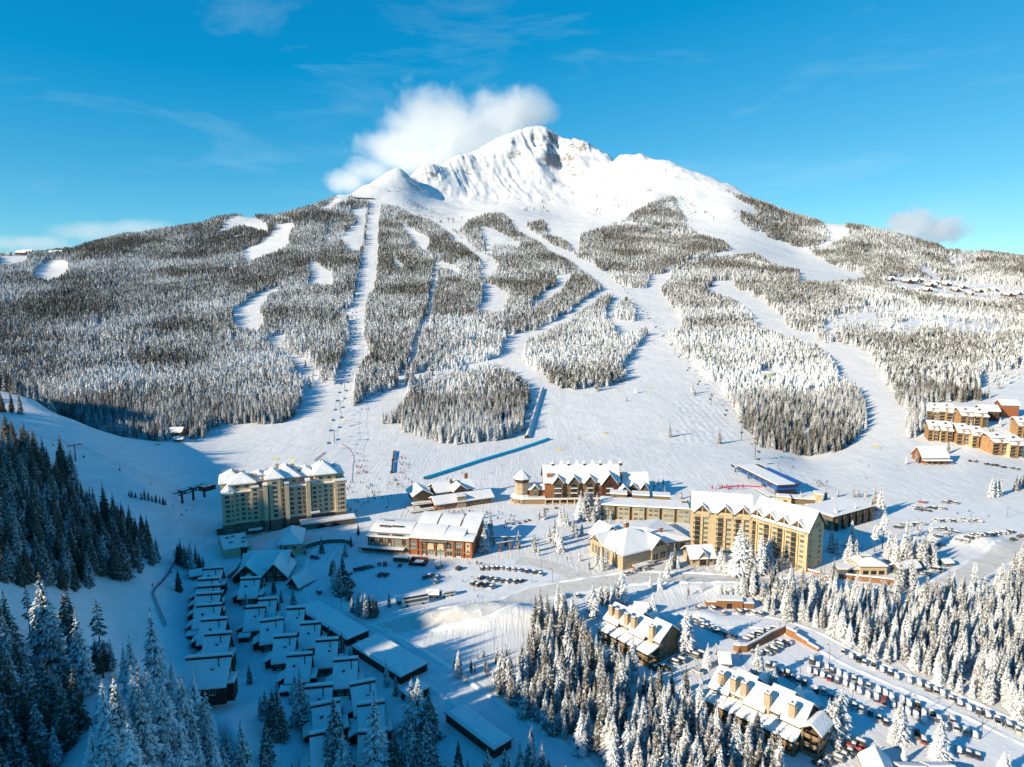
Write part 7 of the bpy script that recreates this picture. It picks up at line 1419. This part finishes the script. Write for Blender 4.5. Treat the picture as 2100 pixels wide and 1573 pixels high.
def chair_meshes():
    m = MB(); m.tube((0, 0, 0), (0, 0, -2.6), .05, .05, M_METAL, 6); m.box(-1.6, 1.6, -.05, .05, -2.65, -2.55, M_METAL); hang = m.mesh("hanger")
    m = MB(); m.box(-1.7, 1.7, -.45, .35, -4.1, -4.0, M_DARK); m.box(-1.7, 1.7, -.5, -.42, -4.0, -3.3, M_DARK); m.tube((-1.6, -.4, -2.6), (-1.6, -.45, -4.05), .04, .04, M_METAL, 5); m.tube((1.6, -.4, -2.6), (1.6, -.45, -4.05), .04, .04, M_METAL, 5); m.box(-1.5, 1.5, .3, .36, -4.5, -4.45, M_METAL); seat = m.mesh("seat")
    m = MB(); n = 8; pr = [(-.5 - .35 * math.sin(math.pi * i / n) + 1.5 * i / n - .1, -3.9 + 1.35 * math.sin(math.pi * (.02 + .88 * i / n))) for i in range(n + 1)]
    V = [(x, y, z) for x in (-1.75, 1.75) for y, z in pr]; k = n + 1; m.add(V, [(i, i + 1, k + i + 1, k + i) for i in range(n)] + [tuple(range(k)), tuple(range(k, 2 * k))[::-1]], M_BUB); bub = m.mesh("bubble")
    m = MB(); V, F = loft([(-1.0, [(-.7, -4.4), (.7, -4.4), (1.0, -4.1), (1.0, -2.9), (.7, -2.5), (-.7, -2.5), (-1.0, -2.9), (-1.0, -4.1)]), (1.0, [(-.7, -4.4), (.7, -4.4), (1.0, -4.1), (1.0, -2.9), (.7, -2.5), (-.7, -2.5), (-1.0, -2.9), (-1.0, -4.1)])], None); m.add(V, F, M_CAB); m.tube((0, 0, 0), (0, 0, -2.5), .06, .06, M_METAL, 6); cab = m.mesh("cabin")
    m = MB(); m.box(-.8, .8, -1.03, -1.003, -3.7, -2.9, M_GLASS); m.box(-.8, .8, 1.003, 1.03, -3.7, -2.9, M_GLASS); glass = m.mesh("window")
    m = MB(); m.box(-.8, .8, -.7, .7, -2.49, -2.3, M_SNOW); cs = m.mesh("snow_cap")
    return hang, seat, bub, cab, glass, cs
hang, seat, bub, cabm, cglass, csnow = chair_meshes()
def hang_on(name, q, d, parts, label, cat, group):
    e = empty(name, q, math.atan2(-d.x, d.y)); tag(e, label, cat, group)
    for me in parts: o = bpy.data.objects.new(me.name.split('.')[0], me); COL.objects.link(o); o.parent = e
def main_lift():
    G = [(683, 935, 9), (686, 909, 11), (698, 846, 12), (707, 802, 12), (717, 748, 11), (722, 712, 11), (728, 640, 11), (735, 590, 11), (741, 545, 11), (746, 505, 11), (750, 470, 11), (754, 440, 11), (757, 415, 9)]
    tops = []
    for i, (px, py, hh) in enumerate(G):
        a = at(px, py); b = at(*G[min(i + 1, len(G) - 1)][:2]); 
        if 0 < i < len(G) - 1: tops.append(lift_tower("lift_tower", px, py, hh, 3.6, math.atan2(-(b.x - a.x), b.y - a.y), "chairlift pylon with crossarm, %s from the bottom of the main chairlift" % ordn[i - 1], "pylons of the main chairlift"))
        else: tops.append(a + Vector((0, 0, hh)))
    cable("lift_cable", tops, 3.6, "haul rope of the main chairlift with blue bubbles")
    al = along(tops, 42)
    for s_ in (-1, 1):
        for i, (q, d) in enumerate(al[:64]):
            off = Vector((d.y, -d.x, 0)) * 3.6 * s_; sd_ = "left" if s_ < 0 else "right"
            near = i < 14
            hang_on("chairlift_chair", q + off + d.to_3d() * (12 if s_ > 0 else 0), d * s_, (hang, seat, bub), ("blue bubble chair on the %s line of the main chairlift, %s from the bottom" % (sd_, ordn[i])) , "chairlift chair", "chairs of the main chairlift")
main_lift()
def gondola():
    G = [(1592, 985, 6), (1548, 943, 13), (1520, 904, 17), (1458, 830, 12), (1384, 728, 15), (1328, 655, 12), (1281, 598, 12), (1236, 552, 12), (1190, 518, 12), (1130, 498, 10)]
    tops = []
    for i, (px, py, hh) in enumerate(G):
        a = at(px, py); b = at(*G[min(i + 1, len(G) - 1)][:2])
        if i: tops.append(lift_tower("lift_tower", px, py, hh, 3.2, math.atan2(-(b.x - a.x), b.y - a.y) if b != a else 0, "gondola pylon with crossarm, %s up from the blue station" % ordn[i - 1], "pylons of the gondola"))
        else: tops.append(a + Vector((0, 0, hh)))
    cable("lift_cable", tops, 3.2, "haul rope of the gondola above the bump run")
    for s_ in (-1, 1):
        for i, (q, d) in enumerate(along(tops, 74)):
            off = Vector((d.y, -d.x, 0)) * 3.2 * s_
            hang_on("gondola_cabin", q + off + d.to_3d() * (24 if s_ > 0 else 0), d, (cabm, cglass, csnow), "dark gondola cabin, %s up the %s line from the blue station" % (ordn[i] if i < len(ordn) else "last", "left" if s_ < 0 else "right"), "gondola cabin", "cabins of the gondola")
gondola()
def left_lift():
    def under(px, py, hh): return at(px, py, lift=hh)
    T = [(-150, 812, 9), (0, 868, 9), (152, 912, 10), (372, 1003, 7)]; tops = []
    for i, (px, py, hh) in enumerate(T):
        p = under(px, py, hh); tops.append(p + Vector((0, 0, hh)))
    e = None
    p = tops[2]; g = h1(p.x, p.y); e = empty("lift_tower", (p.x, p.y, g), .9); tag(e, "dark pylon among the conifers of the shaded left hillside", "lift tower"); m = MB(); m.tube((0, 0, -1), (0, 0, p.z - g), .4, .3, M_TRIM, 8); m.build("pylon", e); m = MB(); m.box(-3.4, 3.4, -.3, .3, p.z - g - .5, p.z - g, M_TRIM); m.box(-3.6, -3.2, -2, 2, p.z - g - .6, p.z - g + .2, M_TRIM); m.box(3.2, 3.6, -2, 2, p.z - g - .6, p.z - g + .2, M_TRIM); m.build("crossarm", e)
    cable("lift_cable", tops, 3.0, "haul rope crossing the shaded slope at the left")
    for i, (a, b, t) in enumerate(((1, 2, .7), (2, 3, .09), (2, 3, .40), (2, 3, .70), (1, 2, .2))):
        A, B = tops[a], tops[b]; d = (B - A).to_2d().normalized(); q = A.lerp(B, t); q.z -= 4 * t * (1 - t) * (B - A).length * .012; off = Vector((d.y, -d.x, 0)) * 3 * (1 if i % 2 else -1)
        hang_on("chairlift_chair", q + off, d, (hang, seat), "dark empty chair over the shaded left slope, %s from the left edge" % (("second", "third", "fourth", "fifth", "first")[i]), "chairlift chair", "chairs of the left chairlift")
    p = at(371, 1031); q = at(432, 1029); b = Bld("lift_terminal", "dark open steel chairlift terminal left of the cream hotel", "lift terminal", p, q); W = b.len
    for x in (1.0, W * .42, W * .8): m = MB(); m.tube((x, 0, -1), (x, 0, 7), .8, .6, M_TRIM, 8); m.box(x - .3, x + .3, -3.5, 3.5, 6.6, 7.1, M_TRIM); m.tube((x, -3.2, 6.6), (x, 0, 4.4), .15, .15, M_TRIM, 5); m.tube((x, 3.2, 6.6), (x, 0, 4.4), .15, .15, M_TRIM, 5); b.part("column", m)
    m = MB(); 
    for y in (-2.8, 2.8): m.box(-3, W, y - .25, y + .25, 5.6, 6.2, M_TRIM); m.box(-3, W, y - .1, y + .1, 7.2, 7.4, M_TRIM)
    for k in range(10): x = -2.6 + k * (W + 2) / 9; m.tube((x, -2.8, 6), (x + W / 10, 2.8, 6), .1, .1, M_TRIM, 4); m.tube((x, -2.8, 6.2), (x, -2.8, 7.3), .08, .08, M_TRIM, 4)
    b.part("rail_frame", m); m = MB(); m.box(W * .72, W + 2, -3.4, 3.4, 3.2, 6.4, M_REDD); m.box(W * .72, W + 2, -3.4, 3.4, 6.403, 6.9, M_SNOW); b.part("drive_house", m)
left_lift()
# ---- covered conveyor lifts
def tunnel(pA, pB, rad, mat, name, label, ribs, n=40, snow=False):
    A, B = at(*pA), at(*pB); d = (B - A).to_2d(); L_ = d.length; d.normalize(); side = Vector((d.y, -d.x, 0)); e = empty(name, A); tag(e, label, "conveyor lift")
    m = MB(); K = 9; rings = []
    for i in range(n + 1):
        c = A.lerp(B, i / n); c.z = h1(c.x, c.y) - A.z; c.x -= A.x; c.y -= A.y; rings.append([c + side * rad * math.cos(math.pi * k / (K - 1)) + Vector((0, 0, rad * 1.15 * math.sin(math.pi * k / (K - 1)))) for k in range(K)])
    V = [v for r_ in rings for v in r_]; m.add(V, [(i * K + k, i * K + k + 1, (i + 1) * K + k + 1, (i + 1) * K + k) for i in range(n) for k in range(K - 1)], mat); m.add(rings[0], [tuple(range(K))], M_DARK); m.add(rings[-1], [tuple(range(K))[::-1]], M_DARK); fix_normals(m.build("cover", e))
    m = MB()
    for i in range(ribs):
        t = i / (ribs - 1) * n; j = min(int(t), n - 1); f = t - j; R_ = [a.lerp(b, f) for a, b in zip(rings[j], rings[j + 1])]
        for a, b in zip(R_, R_[1:]): m.tube(a * 1 + Vector((0, 0, .05)), b + Vector((0, 0, .05)), .14, .14, mat if not snow else M_METAL, 4)
    m.build("ribs", e)
    if snow:
        m = MB(); V = [];
        for r_ in rings: V += [r_[3] + Vector((0, 0, .1)), r_[4] + Vector((0, 0, .35)), r_[5] + Vector((0, 0, .1))]
        m.add(V, [(i * 3 + k, i * 3 + k + 1, (i + 1) * 3 + k + 1, (i + 1) * 3 + k) for i in range(n) for k in (0, 1)], M_SNOW); fix_normals(m.build("snow_cap", e))
    for i in range(0, n, 2): c = A.lerp(B, i / n); BLOCK.append((c.x, c.y, 7))
tunnel((872, 983), (1125, 902), 1.9, paint("turquoise_tunnel", (.02, .42, .62), .35, .25, .8), "covered_conveyor", "long turquoise tunnel-shaped conveyor lift running up the beginner slope", 60)
tunnel((1081, 899), (1112, 799), 2.6, paint("grey_tunnel", (.6, .63, .66), .5, .15, .5), "covered_conveyor", "straight grey snow-topped conveyor tunnel beside the dome-shaped wood", 30, snow=True)
# ---- fences, banners, flags, lamps
def net(pts, mat, hgt, label, n=6, cat="fence"):
    P_ = []; S_ = smooth([at(*p)[:2] for p in pts], n); P_ = [Vector((q[0], q[1], h1(q[0], q[1]))) for q in S_]; e = empty("safety_fence", P_[0]); tag(e, label, cat); m = MB(); s = MB(); o = P_[0]
    for i, (a, b) in enumerate(zip(P_, P_[1:])):
        a = a - o; b = b - o; sag = .15 * (i % 2); t = Vector((0, 0, .03)); m.add([a + Vector((0, 0, .25)), b + Vector((0, 0, .25)), b + Vector((0, 0, hgt - sag)), a + Vector((0, 0, hgt))], [(0, 1, 2, 3)], mat); s.tube(a - Vector((0, 0, .3)), a + Vector((0, 0, hgt + .2)), .05, .04, mat, 5)
    m.build("netting", e); s.build("posts", e)
M_PINK = paint("pink_net", (.50, .07, .16), .9, .35, 1.5); M_RNET = paint("red_net", (.50, .03, .05), .9, .35, 1.5); M_YB = paint("yellow_banner", (.72, .55, .02), .7, .1, 1)
net([(361, 1128), (362, 1148), (350, 1172), (333, 1196), (317, 1216), (322, 1236), (331, 1260), (342, 1286)], M_PINK, 1.3, "pink netting fence winding down the shaded trail on the left", 5)
net([(700, 911), (716, 922), (724, 938), (722, 960), (720, 990)], M_PINK, .55, "red netting fence left of the ski school groups"); net([(644, 946), (656, 936), (666, 928)], M_RNET, .9, "short red and blue fence behind the cream hotel roof")
net([(1475, 1003), (1500, 999), (1530, 998), (1560, 1000)], M_RNET, 1.0, "red netting fence above the yellow hotel"); net([(1540, 960), (1560, 985), (1568, 1000)], M_RNET, 1.0, "thin red fence left of the blue lift station"); net([(716, 875), (728, 872), (742, 868)], M_REDD, .6, "short dark fence below the first chairs"); 
for x, lab, y0, y1 in ((806, "upper of the two dark flat conveyors in the teaching area", 926, 945), (803, "lower of the two dark flat conveyors in the teaching area", 947, 970)):
    A, B = at(x, y1), at(x + 2, y0); e = empty("flat_conveyor", A, math.atan2(-(B.x - A.x), B.y - A.y)); tag(e, lab, "conveyor"); L_ = (B - A).length; m = MB(); m.box(-.5, .5, 0, L_, 0, .5, M_TRIM); m.build("belt", e); m = MB(); m.box(1.0, 1.8, 0, L_, 0, 1.0, M_BUB); m.build("side_net", e); m = MB(); m.box(-1, 1, -1.2, 0, 0, 1.6, M_REDD); m.build("drive_box", e)
for px, py, lab in [(704, 863, "beside the first chairs of the main lift"), (1243, 890, "right of the grey tunnel's foot"), (1334, 797, "on the run above the bump field"), (1796, 917, "at the foot of the right piste"), (567, 944, "left one behind the cream hotel"), (600, 946, "right one behind the cream hotel"), (323, 914, "near the small orange hut"), (1148, 923, "below the blue conveyor")]:
    p = at(px, py); e = empty("slow_banner", p, random.uniform(-.3, .3)); tag(e, "yellow slow-zone banner " + lab, "banner"); m = MB(); m.box(-2.2, 2.2, -.03, .03, .4, 1.5, M_YB); m.build("cloth", e); m = MB(); m.tube((-2.2, 0, -.3), (-2.2, 0, 1.7), .04, .04, M_METAL, 5); m.tube((2.2, 0, -.3), (2.2, 0, 1.7), .04, .04, M_METAL, 5); m.build("poles", e)
for i, px in enumerate((1459, 1480, 1489, 1497, 1512, 1522)):
    p = at(px, 1006 - (i % 3)); e = empty("feather_flag", p); tag(e, "red feather flag, %s from the left above the yellow hotel" % ordn[i], "flag", "red feather flags above the yellow hotel"); m = MB(); m.tube((0, 0, -.2), (0, 0, 3.6), .04, .03, M_METAL, 5); m.build("pole", e); m = MB(); m.box(.04, .9, -.02, .02, 1.0, 3.5, M_RNET); m.build("cloth", e)
for i, (px, py) in enumerate([(1746, 1460), (2012, 1515), (1520, 1350), (1640, 1400), (1880, 1470), (1110, 1170), (1133, 1196), (1410, 1228), (1700, 1360), (972, 1212), (904, 1155), (700, 1250), (1905, 1095), (1990, 1075), (2065, 1062)]):
    p = at(px, py); e = empty("street_lamp", p, random.random() * 3); tag(e, "thin dark lamp post, %s from the left of the village's lamp posts" % ordn[sorted([1746,2012,1520,1640,1880,1110,1133,1410,1700,972,904,700,1905,1990,2065]).index(px)], "lamp post", "lamp posts of the village"); m = MB(); m.tube((0, 0, -.3), (0, 0, 6.5), .10, .07, M_TRIM, 8); m.build("post", e); m = MB(); m.tube((0, 0, 6.5), (.9, 0, 6.9), .06, .05, M_TRIM, 6); m.box(.7, 1.4, -.18, .18, 6.85, 7.0, M_TRIM); m.build("lamp_head", e)
for i, (px, py) in enumerate([(1024, 1119), (1050, 1119), (1036, 1130)]):
    p = at(px, py); e = empty("timber_gateway", p, .2 * i); tag(e, ("left", "right", "front")[i] + " post-and-beam timber arch beside the shopping building's right end", "gateway", "timber arches beside the shopping building"); m = MB()
    for x in (-3, 3): m.box(x - .4, x + .4, -.4, .4, -.5, 4.6, M_RUB)
    m.build("posts", e); m = MB(); m.box(-5, 5, -.3, .3, 4.6, 5.0, M_TRIM); m.box(-4.8, 4.8, -.25, .25, 5.003, 5.3, M_SNOW); m.build("beam", e)
for i, (px, py) in enumerate([(1040, 1075), (1052, 1076), (1065, 1074), (1077, 1071), (1085, 1068), (955, 1056), (968, 1058), (1120, 1045), (1140, 1043)]):
    p = at(px, py); e = empty("picnic_table", p, i * .5); tag(e, "reddish picnic table on the plaza, %s from the left" % ordn[sorted([1040,1052,1065,1077,1085,955,968,1120,1140]).index(px)], "picnic table", "picnic tables of the plaza"); m = MB(); m.box(-1, 1, -.4, .4, .72, .78, M_REDW); m.build("table_top", e); m = MB()
    for y in (-.85, .65): m.box(-1, 1, y, y + .22, .42, .46, M_REDW)
    m.build("benches", e); m = MB(); m.box(-.8, -.7, -.7, .7, 0, .7, M_TRIM); m.box(.7, .8, -.7, .7, 0, .7, M_TRIM); m.build("legs", e)
# ---- bare frosted shrubs
def shrub_mesh(seed):
    r = random.Random(seed); m = MB()
    def br(p, d, l, rad, dep):
        q = p + d * l; m.tube(p, q, rad, rad * .6, M_BARK if dep > 1 else M_TREE, 4)
        if dep > 0:
            for _ in range(3 if dep > 1 else 4): br(q, (d + Vector((r.uniform(-.8, .8), r.uniform(-.8, .8), r.uniform(-.1, .5)))).normalized(), l * r.uniform(.55, .8), rad * .55, dep - 1)
    for _ in range(4): br(Vector((0, 0, -.05)), Vector((r.uniform(-.4, .4), r.uniform(-.4, .4), 1)).normalized(), .34, .02, 3)
    return m.mesh("twigs")
SHR = [shrub_mesh(i) for i in range(3)]
for i, (px, py, hp, where) in enumerate([(1116,1062,26,"behind the plaza conifers, left"),(1106,1066,18,"beside the plaza picnic tables"),(955,1400,22,"above the lower road, left"),(975,1380,20,"above the lower road, second"),(1000,1372,22,"above the lower road, third"),(1030,1385,24,"above the lower road, fourth"),(1340,1005,26,"behind the cedar hotel"),(1598,1172,46,"against the yellow hotel's front"),(1612,1175,32,"at the yellow hotel's front corner"),(1402,1190,16,"beside the porch building"),(1426,1174,14,"left of the porch building door"),(1735,1206,14,"below the long stone wall"),(1752,1208,14,"second one below the long stone wall"),(1412,1222,22,"south of the main road, left"),(1442,1212,22,"south of the main road, right"),(1300,1170,18,"in the planter of the conference building"),(1330,1066,14,"in front of the low brown wing"),(1245,1074,12,"left end of the low brown wing"),(1275,1078,14,"middle of the low brown wing's garden"),(1305,1080,14,"right part of the low brown wing's garden")]):
    p = at(px, py); dep = proj(*p)[2]; e = empty("bare_shrub", p, i * 1.1); e.scale = (hp * dep / FPX / 1.05,) * 3; tag(e, "leafless frosted bush " + where, "bush"); o = bpy.data.objects.new("twigs", SHR[i % 3]); COL.objects.link(o); o.parent = e; o["snow"] = .5
# ---------------------------------------------------------------- clouds and steam (volumes)
def puff(name, blobs, dens, label, nscale, cat="cloud", thr=.0, col=(.97, .97, .97), kind=True):
    """one soft cloud: a closed hull round ellipsoidal lobes, filled with noisy vapour"""
    bl = [(Vector(c), Vector(r_)) for c, r_ in blobs]; lo = Vector([min(c[i] - r_[i] * 1.35 for c, r_ in bl) for i in range(3)]); hi_ = Vector([max(c[i] + r_[i] * 1.35 for c, r_ in bl) for i in range(3)]); ctr = (lo + hi_) / 2
    m_ = bpy.data.materials.new(name + "_vapour"); m_.use_nodes = True; nt = m_.node_tree; nt.nodes.clear(); L = nt.links.new
    out = nt.nodes.new("ShaderNodeOutputMaterial"); pv = nt.nodes.new("ShaderNodeVolumePrincipled"); pv.inputs["Color"].default_value = col + (1,); pv.inputs["Anisotropy"].default_value = .25; L(pv.outputs[0], out.inputs["Volume"])
    tc = nt.nodes.new("ShaderNodeTexCoord"); acc = None
    nz = N(nt, "ShaderNodeTexNoise", Scale=nscale, Detail=8.0, Roughness=.66, Distortion=.3); L(tc.outputs["Object"], nz.inputs["Vector"])
    for c, r_ in bl:
        mp = N(nt, "ShaderNodeMapping"); mp.vector_type = 'POINT'; mp.inputs["Scale"].default_value = [1 / q for q in r_]; mp.inputs["Location"].default_value = [-(c - ctr)[i] / r_[i] for i in range(3)]; L(tc.outputs["Object"], mp.inputs[0])
        ln = N(nt, "ShaderNodeVectorMath", operation='LENGTH'); L(mp.outputs[0], ln.inputs[0]); s1 = N(nt, "ShaderNodeMath", operation='SUBTRACT'); s1.inputs[0].default_value = 1.0; L(ln.outputs["Value"], s1.inputs[1])
        if acc is None: acc = s1.outputs[0]
        else: mxn = N(nt, "ShaderNodeMath", operation='MAXIMUM'); L(acc, mxn.inputs[0]); L(s1.outputs[0], mxn.inputs[1]); acc = mxn.outputs[0]
    n2 = N(nt, "ShaderNodeMath", operation='MULTIPLY_ADD'); L(nz.outputs[0], n2.inputs[0]); n2.inputs[1].default_value = 2.3; n2.inputs[2].default_value = -1.15 - thr
    ad = N(nt, "ShaderNodeMath", operation='ADD'); L(acc, ad.inputs[0]); L(n2.outputs[0], ad.inputs[1]); mr = N(nt, "ShaderNodeMapRange"); mr.inputs[1].default_value = 0; mr.inputs[2].default_value = .75; mr.inputs[4].default_value = dens; L(ad.outputs[0], mr.inputs[0]); L(mr.outputs[0], pv.inputs["Density"])
    m = MB(); a = lo - ctr; b = hi_ - ctr; m.box(a.x, b.x, a.y, b.y, a.z, b.z, m_); o = m.build(name); o.location = ctr; tag(o, label, cat, kind="stuff" if kind else None); return o
def sp(px, py, Y, rx, ry, rz):
    x, y, z = pix3(px, py, Y); k = Y / FPX; return ((x, y, z), (rx * k, ry * k, rz * k))
puff("cloud", [sp(880, 250, 5100, 105, 90, 78), sp(955, 285, 5000, 120, 90, 62), sp(1045, 235, 5150, 95, 85, 58), sp(1090, 240, 5150, 55, 60, 36), sp(800, 300, 5000, 85, 70, 45), sp(870, 325, 4900, 120, 80, 40), sp(1000, 205, 5100, 50, 40, 24), sp(710, 372, 4900, 55, 50, 26), sp(760, 350, 4900, 60, 50, 32)], .0075, "large white cloud wrapped round the left side of the summit", .0032, thr=.06)
puff("cloud", [sp(1870, 455, 6500, 52, 50, 36), sp(1925, 472, 6500, 58, 50, 32), sp(1850, 480, 6500, 30, 30, 22)], .014, "small puffy white cloud above the right-hand ridge", .0035, thr=.04)
puff("cloud", [sp(190, 478, 7200, 90, 60, 22), sp(290, 470, 7200, 80, 60, 20), sp(60, 500, 7600, 130, 60, 18)], .0018, "thin low cloud bank behind the left ridge", .003, thr=.05)
def steam(px, py, sz, hgt, dens, label):
    p = at(px, py); puff("steam", [((p.x + i * sz * .35, p.y + i * .6, p.z + 1.5 + hgt * i / 3), (sz * (.6 + .25 * i), sz * .7, hgt * .32)) for i in range(4)], dens, label, .28, "steam", thr=.1)
steam(520, 1120, 5, 5, .06, "grey steam drifting over the flat roof below the cream hotel"); steam(1790, 1118, 2.6, 15, .10, "thin white steam column rising in front of the pines"); steam(1370, 1072, 5, 6, .05, "pale steam in front of the low brown hotel wing")
# ---------------------------------------------------------------- planting
def plant():
    global TP
    # drop filler trees that would stand in a building or on a road
    B_ = np.array(BLOCK); keep = np.ones(len(TP), bool); near = TP[:, 1] < 2600
    idx = np.where(near & ((TP[:, 6] < 100)))[0]
    for i in range(0, len(idx), 4000):
        c = idx[i:i + 4000]; d = (TP[c, 0][:, None] - B_[None, :, 0]) ** 2 + (TP[c, 1][:, None] - B_[None, :, 1]) ** 2; keep[c] = ~(d < B_[None, :, 2] ** 2).any(1)
    TP = TP[keep]
    px, py, dep = proj(TP[:, 0], TP[:, 1], TP[:, 2]); hp = TP[:, 3] * FPX / dep
    inview = (px > -25) & (px < 2125) & (py - hp < 1560)
    # individuals: the 300 that show largest; isolated listed trees count a little more than ones buried in a stand
    score = np.where(inview, hp * np.where(TP[:, 6] >= 100, 1.6, 1.0), 0)
    score[(TP[:, 6] == 111)] += 500
    pick = np.argsort(-score)[:300]; single = np.zeros(len(TP), bool); single[pick] = True
    cl_ = TP[:, 6].astype(int) % 100; lab = {}
    ADJ = {1: "snow-laden", 2: "white frosted", 3: "dark", 4: "tall dark", 5: "frosted", 6: "dark", 7: "lightly snowed", 8: "snowy", 9: "snow-laden", 10: "snowy", 11: "lone", 0: "small"}
    PLACE = {1: "bottom centre stand", 2: "woods above the car park", 3: "shaded left hillside", 4: "bottom left corner woods", 5: "stand beside the lowest chalets", 6: "chalet bank trees", 7: "loop road bank", 8: "trees between the hotels", 9: "trees beside the long car park", 10: "trees by the stone-walled building", 11: "open piste", 0: "mountain forest"}
    for c in range(12):
        k = pick[cl_[pick] == c]
        if not len(k): continue
        k = k[np.argsort(-py[k])]; nr = max(1, int(math.ceil(len(k) / 14))); 
        for ri, rowi in enumerate(np.array_split(k, nr)):
            rowi = rowi[np.argsort(px[rowi])]
            for ci, t in enumerate(rowi): lab[t] = "%s %s, %s from left, %s row, %s" % (ADJ[c], "bare-trunked pine" if TP[t, 4] in (5, 6) else "conifer", ordn[ci], "front" if ri == 0 else ordn[ri], PLACE[c])
    for t in pick:
        r = TP[t]; c = int(cl_[t]); v = int(r[4]) if r[4] < 7 else 0
        e = empty("pine_tree" if v >= 5 else "conifer_tree", r[:3], (r[0] * 7.3) % 6.28); wd = 1.3 if c in (6, 7, 8, 9, 10) else 1.08; e.scale = (r[3] * wd, r[3] * wd, r[3])
        e.rotation_euler[0] = ((r[1] * 3.1) % 1 - .5) * .05
        tag(e, lab[t], "tree", CLUS[c][1])
        for nm, me in (("crown", crowns[v]), ("trunk", trunks[v])):
            o = bpy.data.objects.new(nm, me); COL.objects.link(o); o.parent = e; o["snow"] = float(r[5])
    rest = TP[~single]
    me = bpy.data.meshes.new("conifer_forest"); me.vertices.add(len(rest)); me.vertices.foreach_set("co", rest[:, :3].astype(np.float32).ravel())
    for nm, arr, ty in (("size", rest[:, 3], 'FLOAT'), ("kindex", rest[:, 4], 'INT'), ("snow", rest[:, 5], 'FLOAT'), ("turn", rng.random(len(rest)) * 6.28, 'FLOAT')):
        a = me.attributes.new(nm, ty, 'POINT'); a.data.foreach_set("value", arr.astype(np.int32 if ty == 'INT' else np.float32))
    fo = link_mesh("conifer_forest", me)
    tag(fo, "dense snowy conifer forest covering the mountain slopes between the ski runs", "forest", kind="stuff")
    ng = bpy.data.node_groups.new("forest", 'GeometryNodeTree')
    ng.interface.new_socket("Geometry", in_out='INPUT', socket_type='NodeSocketGeometry'); ng.interface.new_socket("Geometry", in_out='OUTPUT', socket_type='NodeSocketGeometry')
    gi = ng.nodes.new("NodeGroupInput"); go = ng.nodes.new("NodeGroupOutput"); ip = ng.nodes.new("GeometryNodeInstanceOnPoints"); ci = ng.nodes.new("GeometryNodeCollectionInfo")
    mp_ = ng.nodes.new("GeometryNodeMeshToPoints")
    ci.inputs["Collection"].default_value = proto_col; ci.inputs["Separate Children"].default_value = True; ci.inputs["Reset Children"].default_value = True
    def attr(n, t):
        a = ng.nodes.new("GeometryNodeInputNamedAttribute"); a.data_type = t; a.inputs["Name"].default_value = n; return a
    s_, k_, t_ = attr("size", 'FLOAT'), attr("kindex", 'INT'), attr("turn", 'FLOAT'); cx = ng.nodes.new("ShaderNodeCombineXYZ")
    l = ng.links.new; l(t_.outputs[0], cx.inputs[2]); l(gi.outputs[0], mp_.inputs[0]); l(mp_.outputs[0], ip.inputs["Points"]); l(ci.outputs[0], ip.inputs["Instance"])
    ip.inputs["Pick Instance"].default_value = True; l(k_.outputs[0], ip.inputs["Instance Index"]); l(cx.outputs[0], ip.inputs["Rotation"]); l(s_.outputs[0], ip.inputs["Scale"])
    l(ip.outputs[0], go.inputs[0]); md = fo.modifiers.new("forest", 'NODES'); md.node_group = ng
    print("trees:", len(TP), "single:", int(single.sum()))
if 'BLOCK' not in globals(): BLOCK = []
plant()
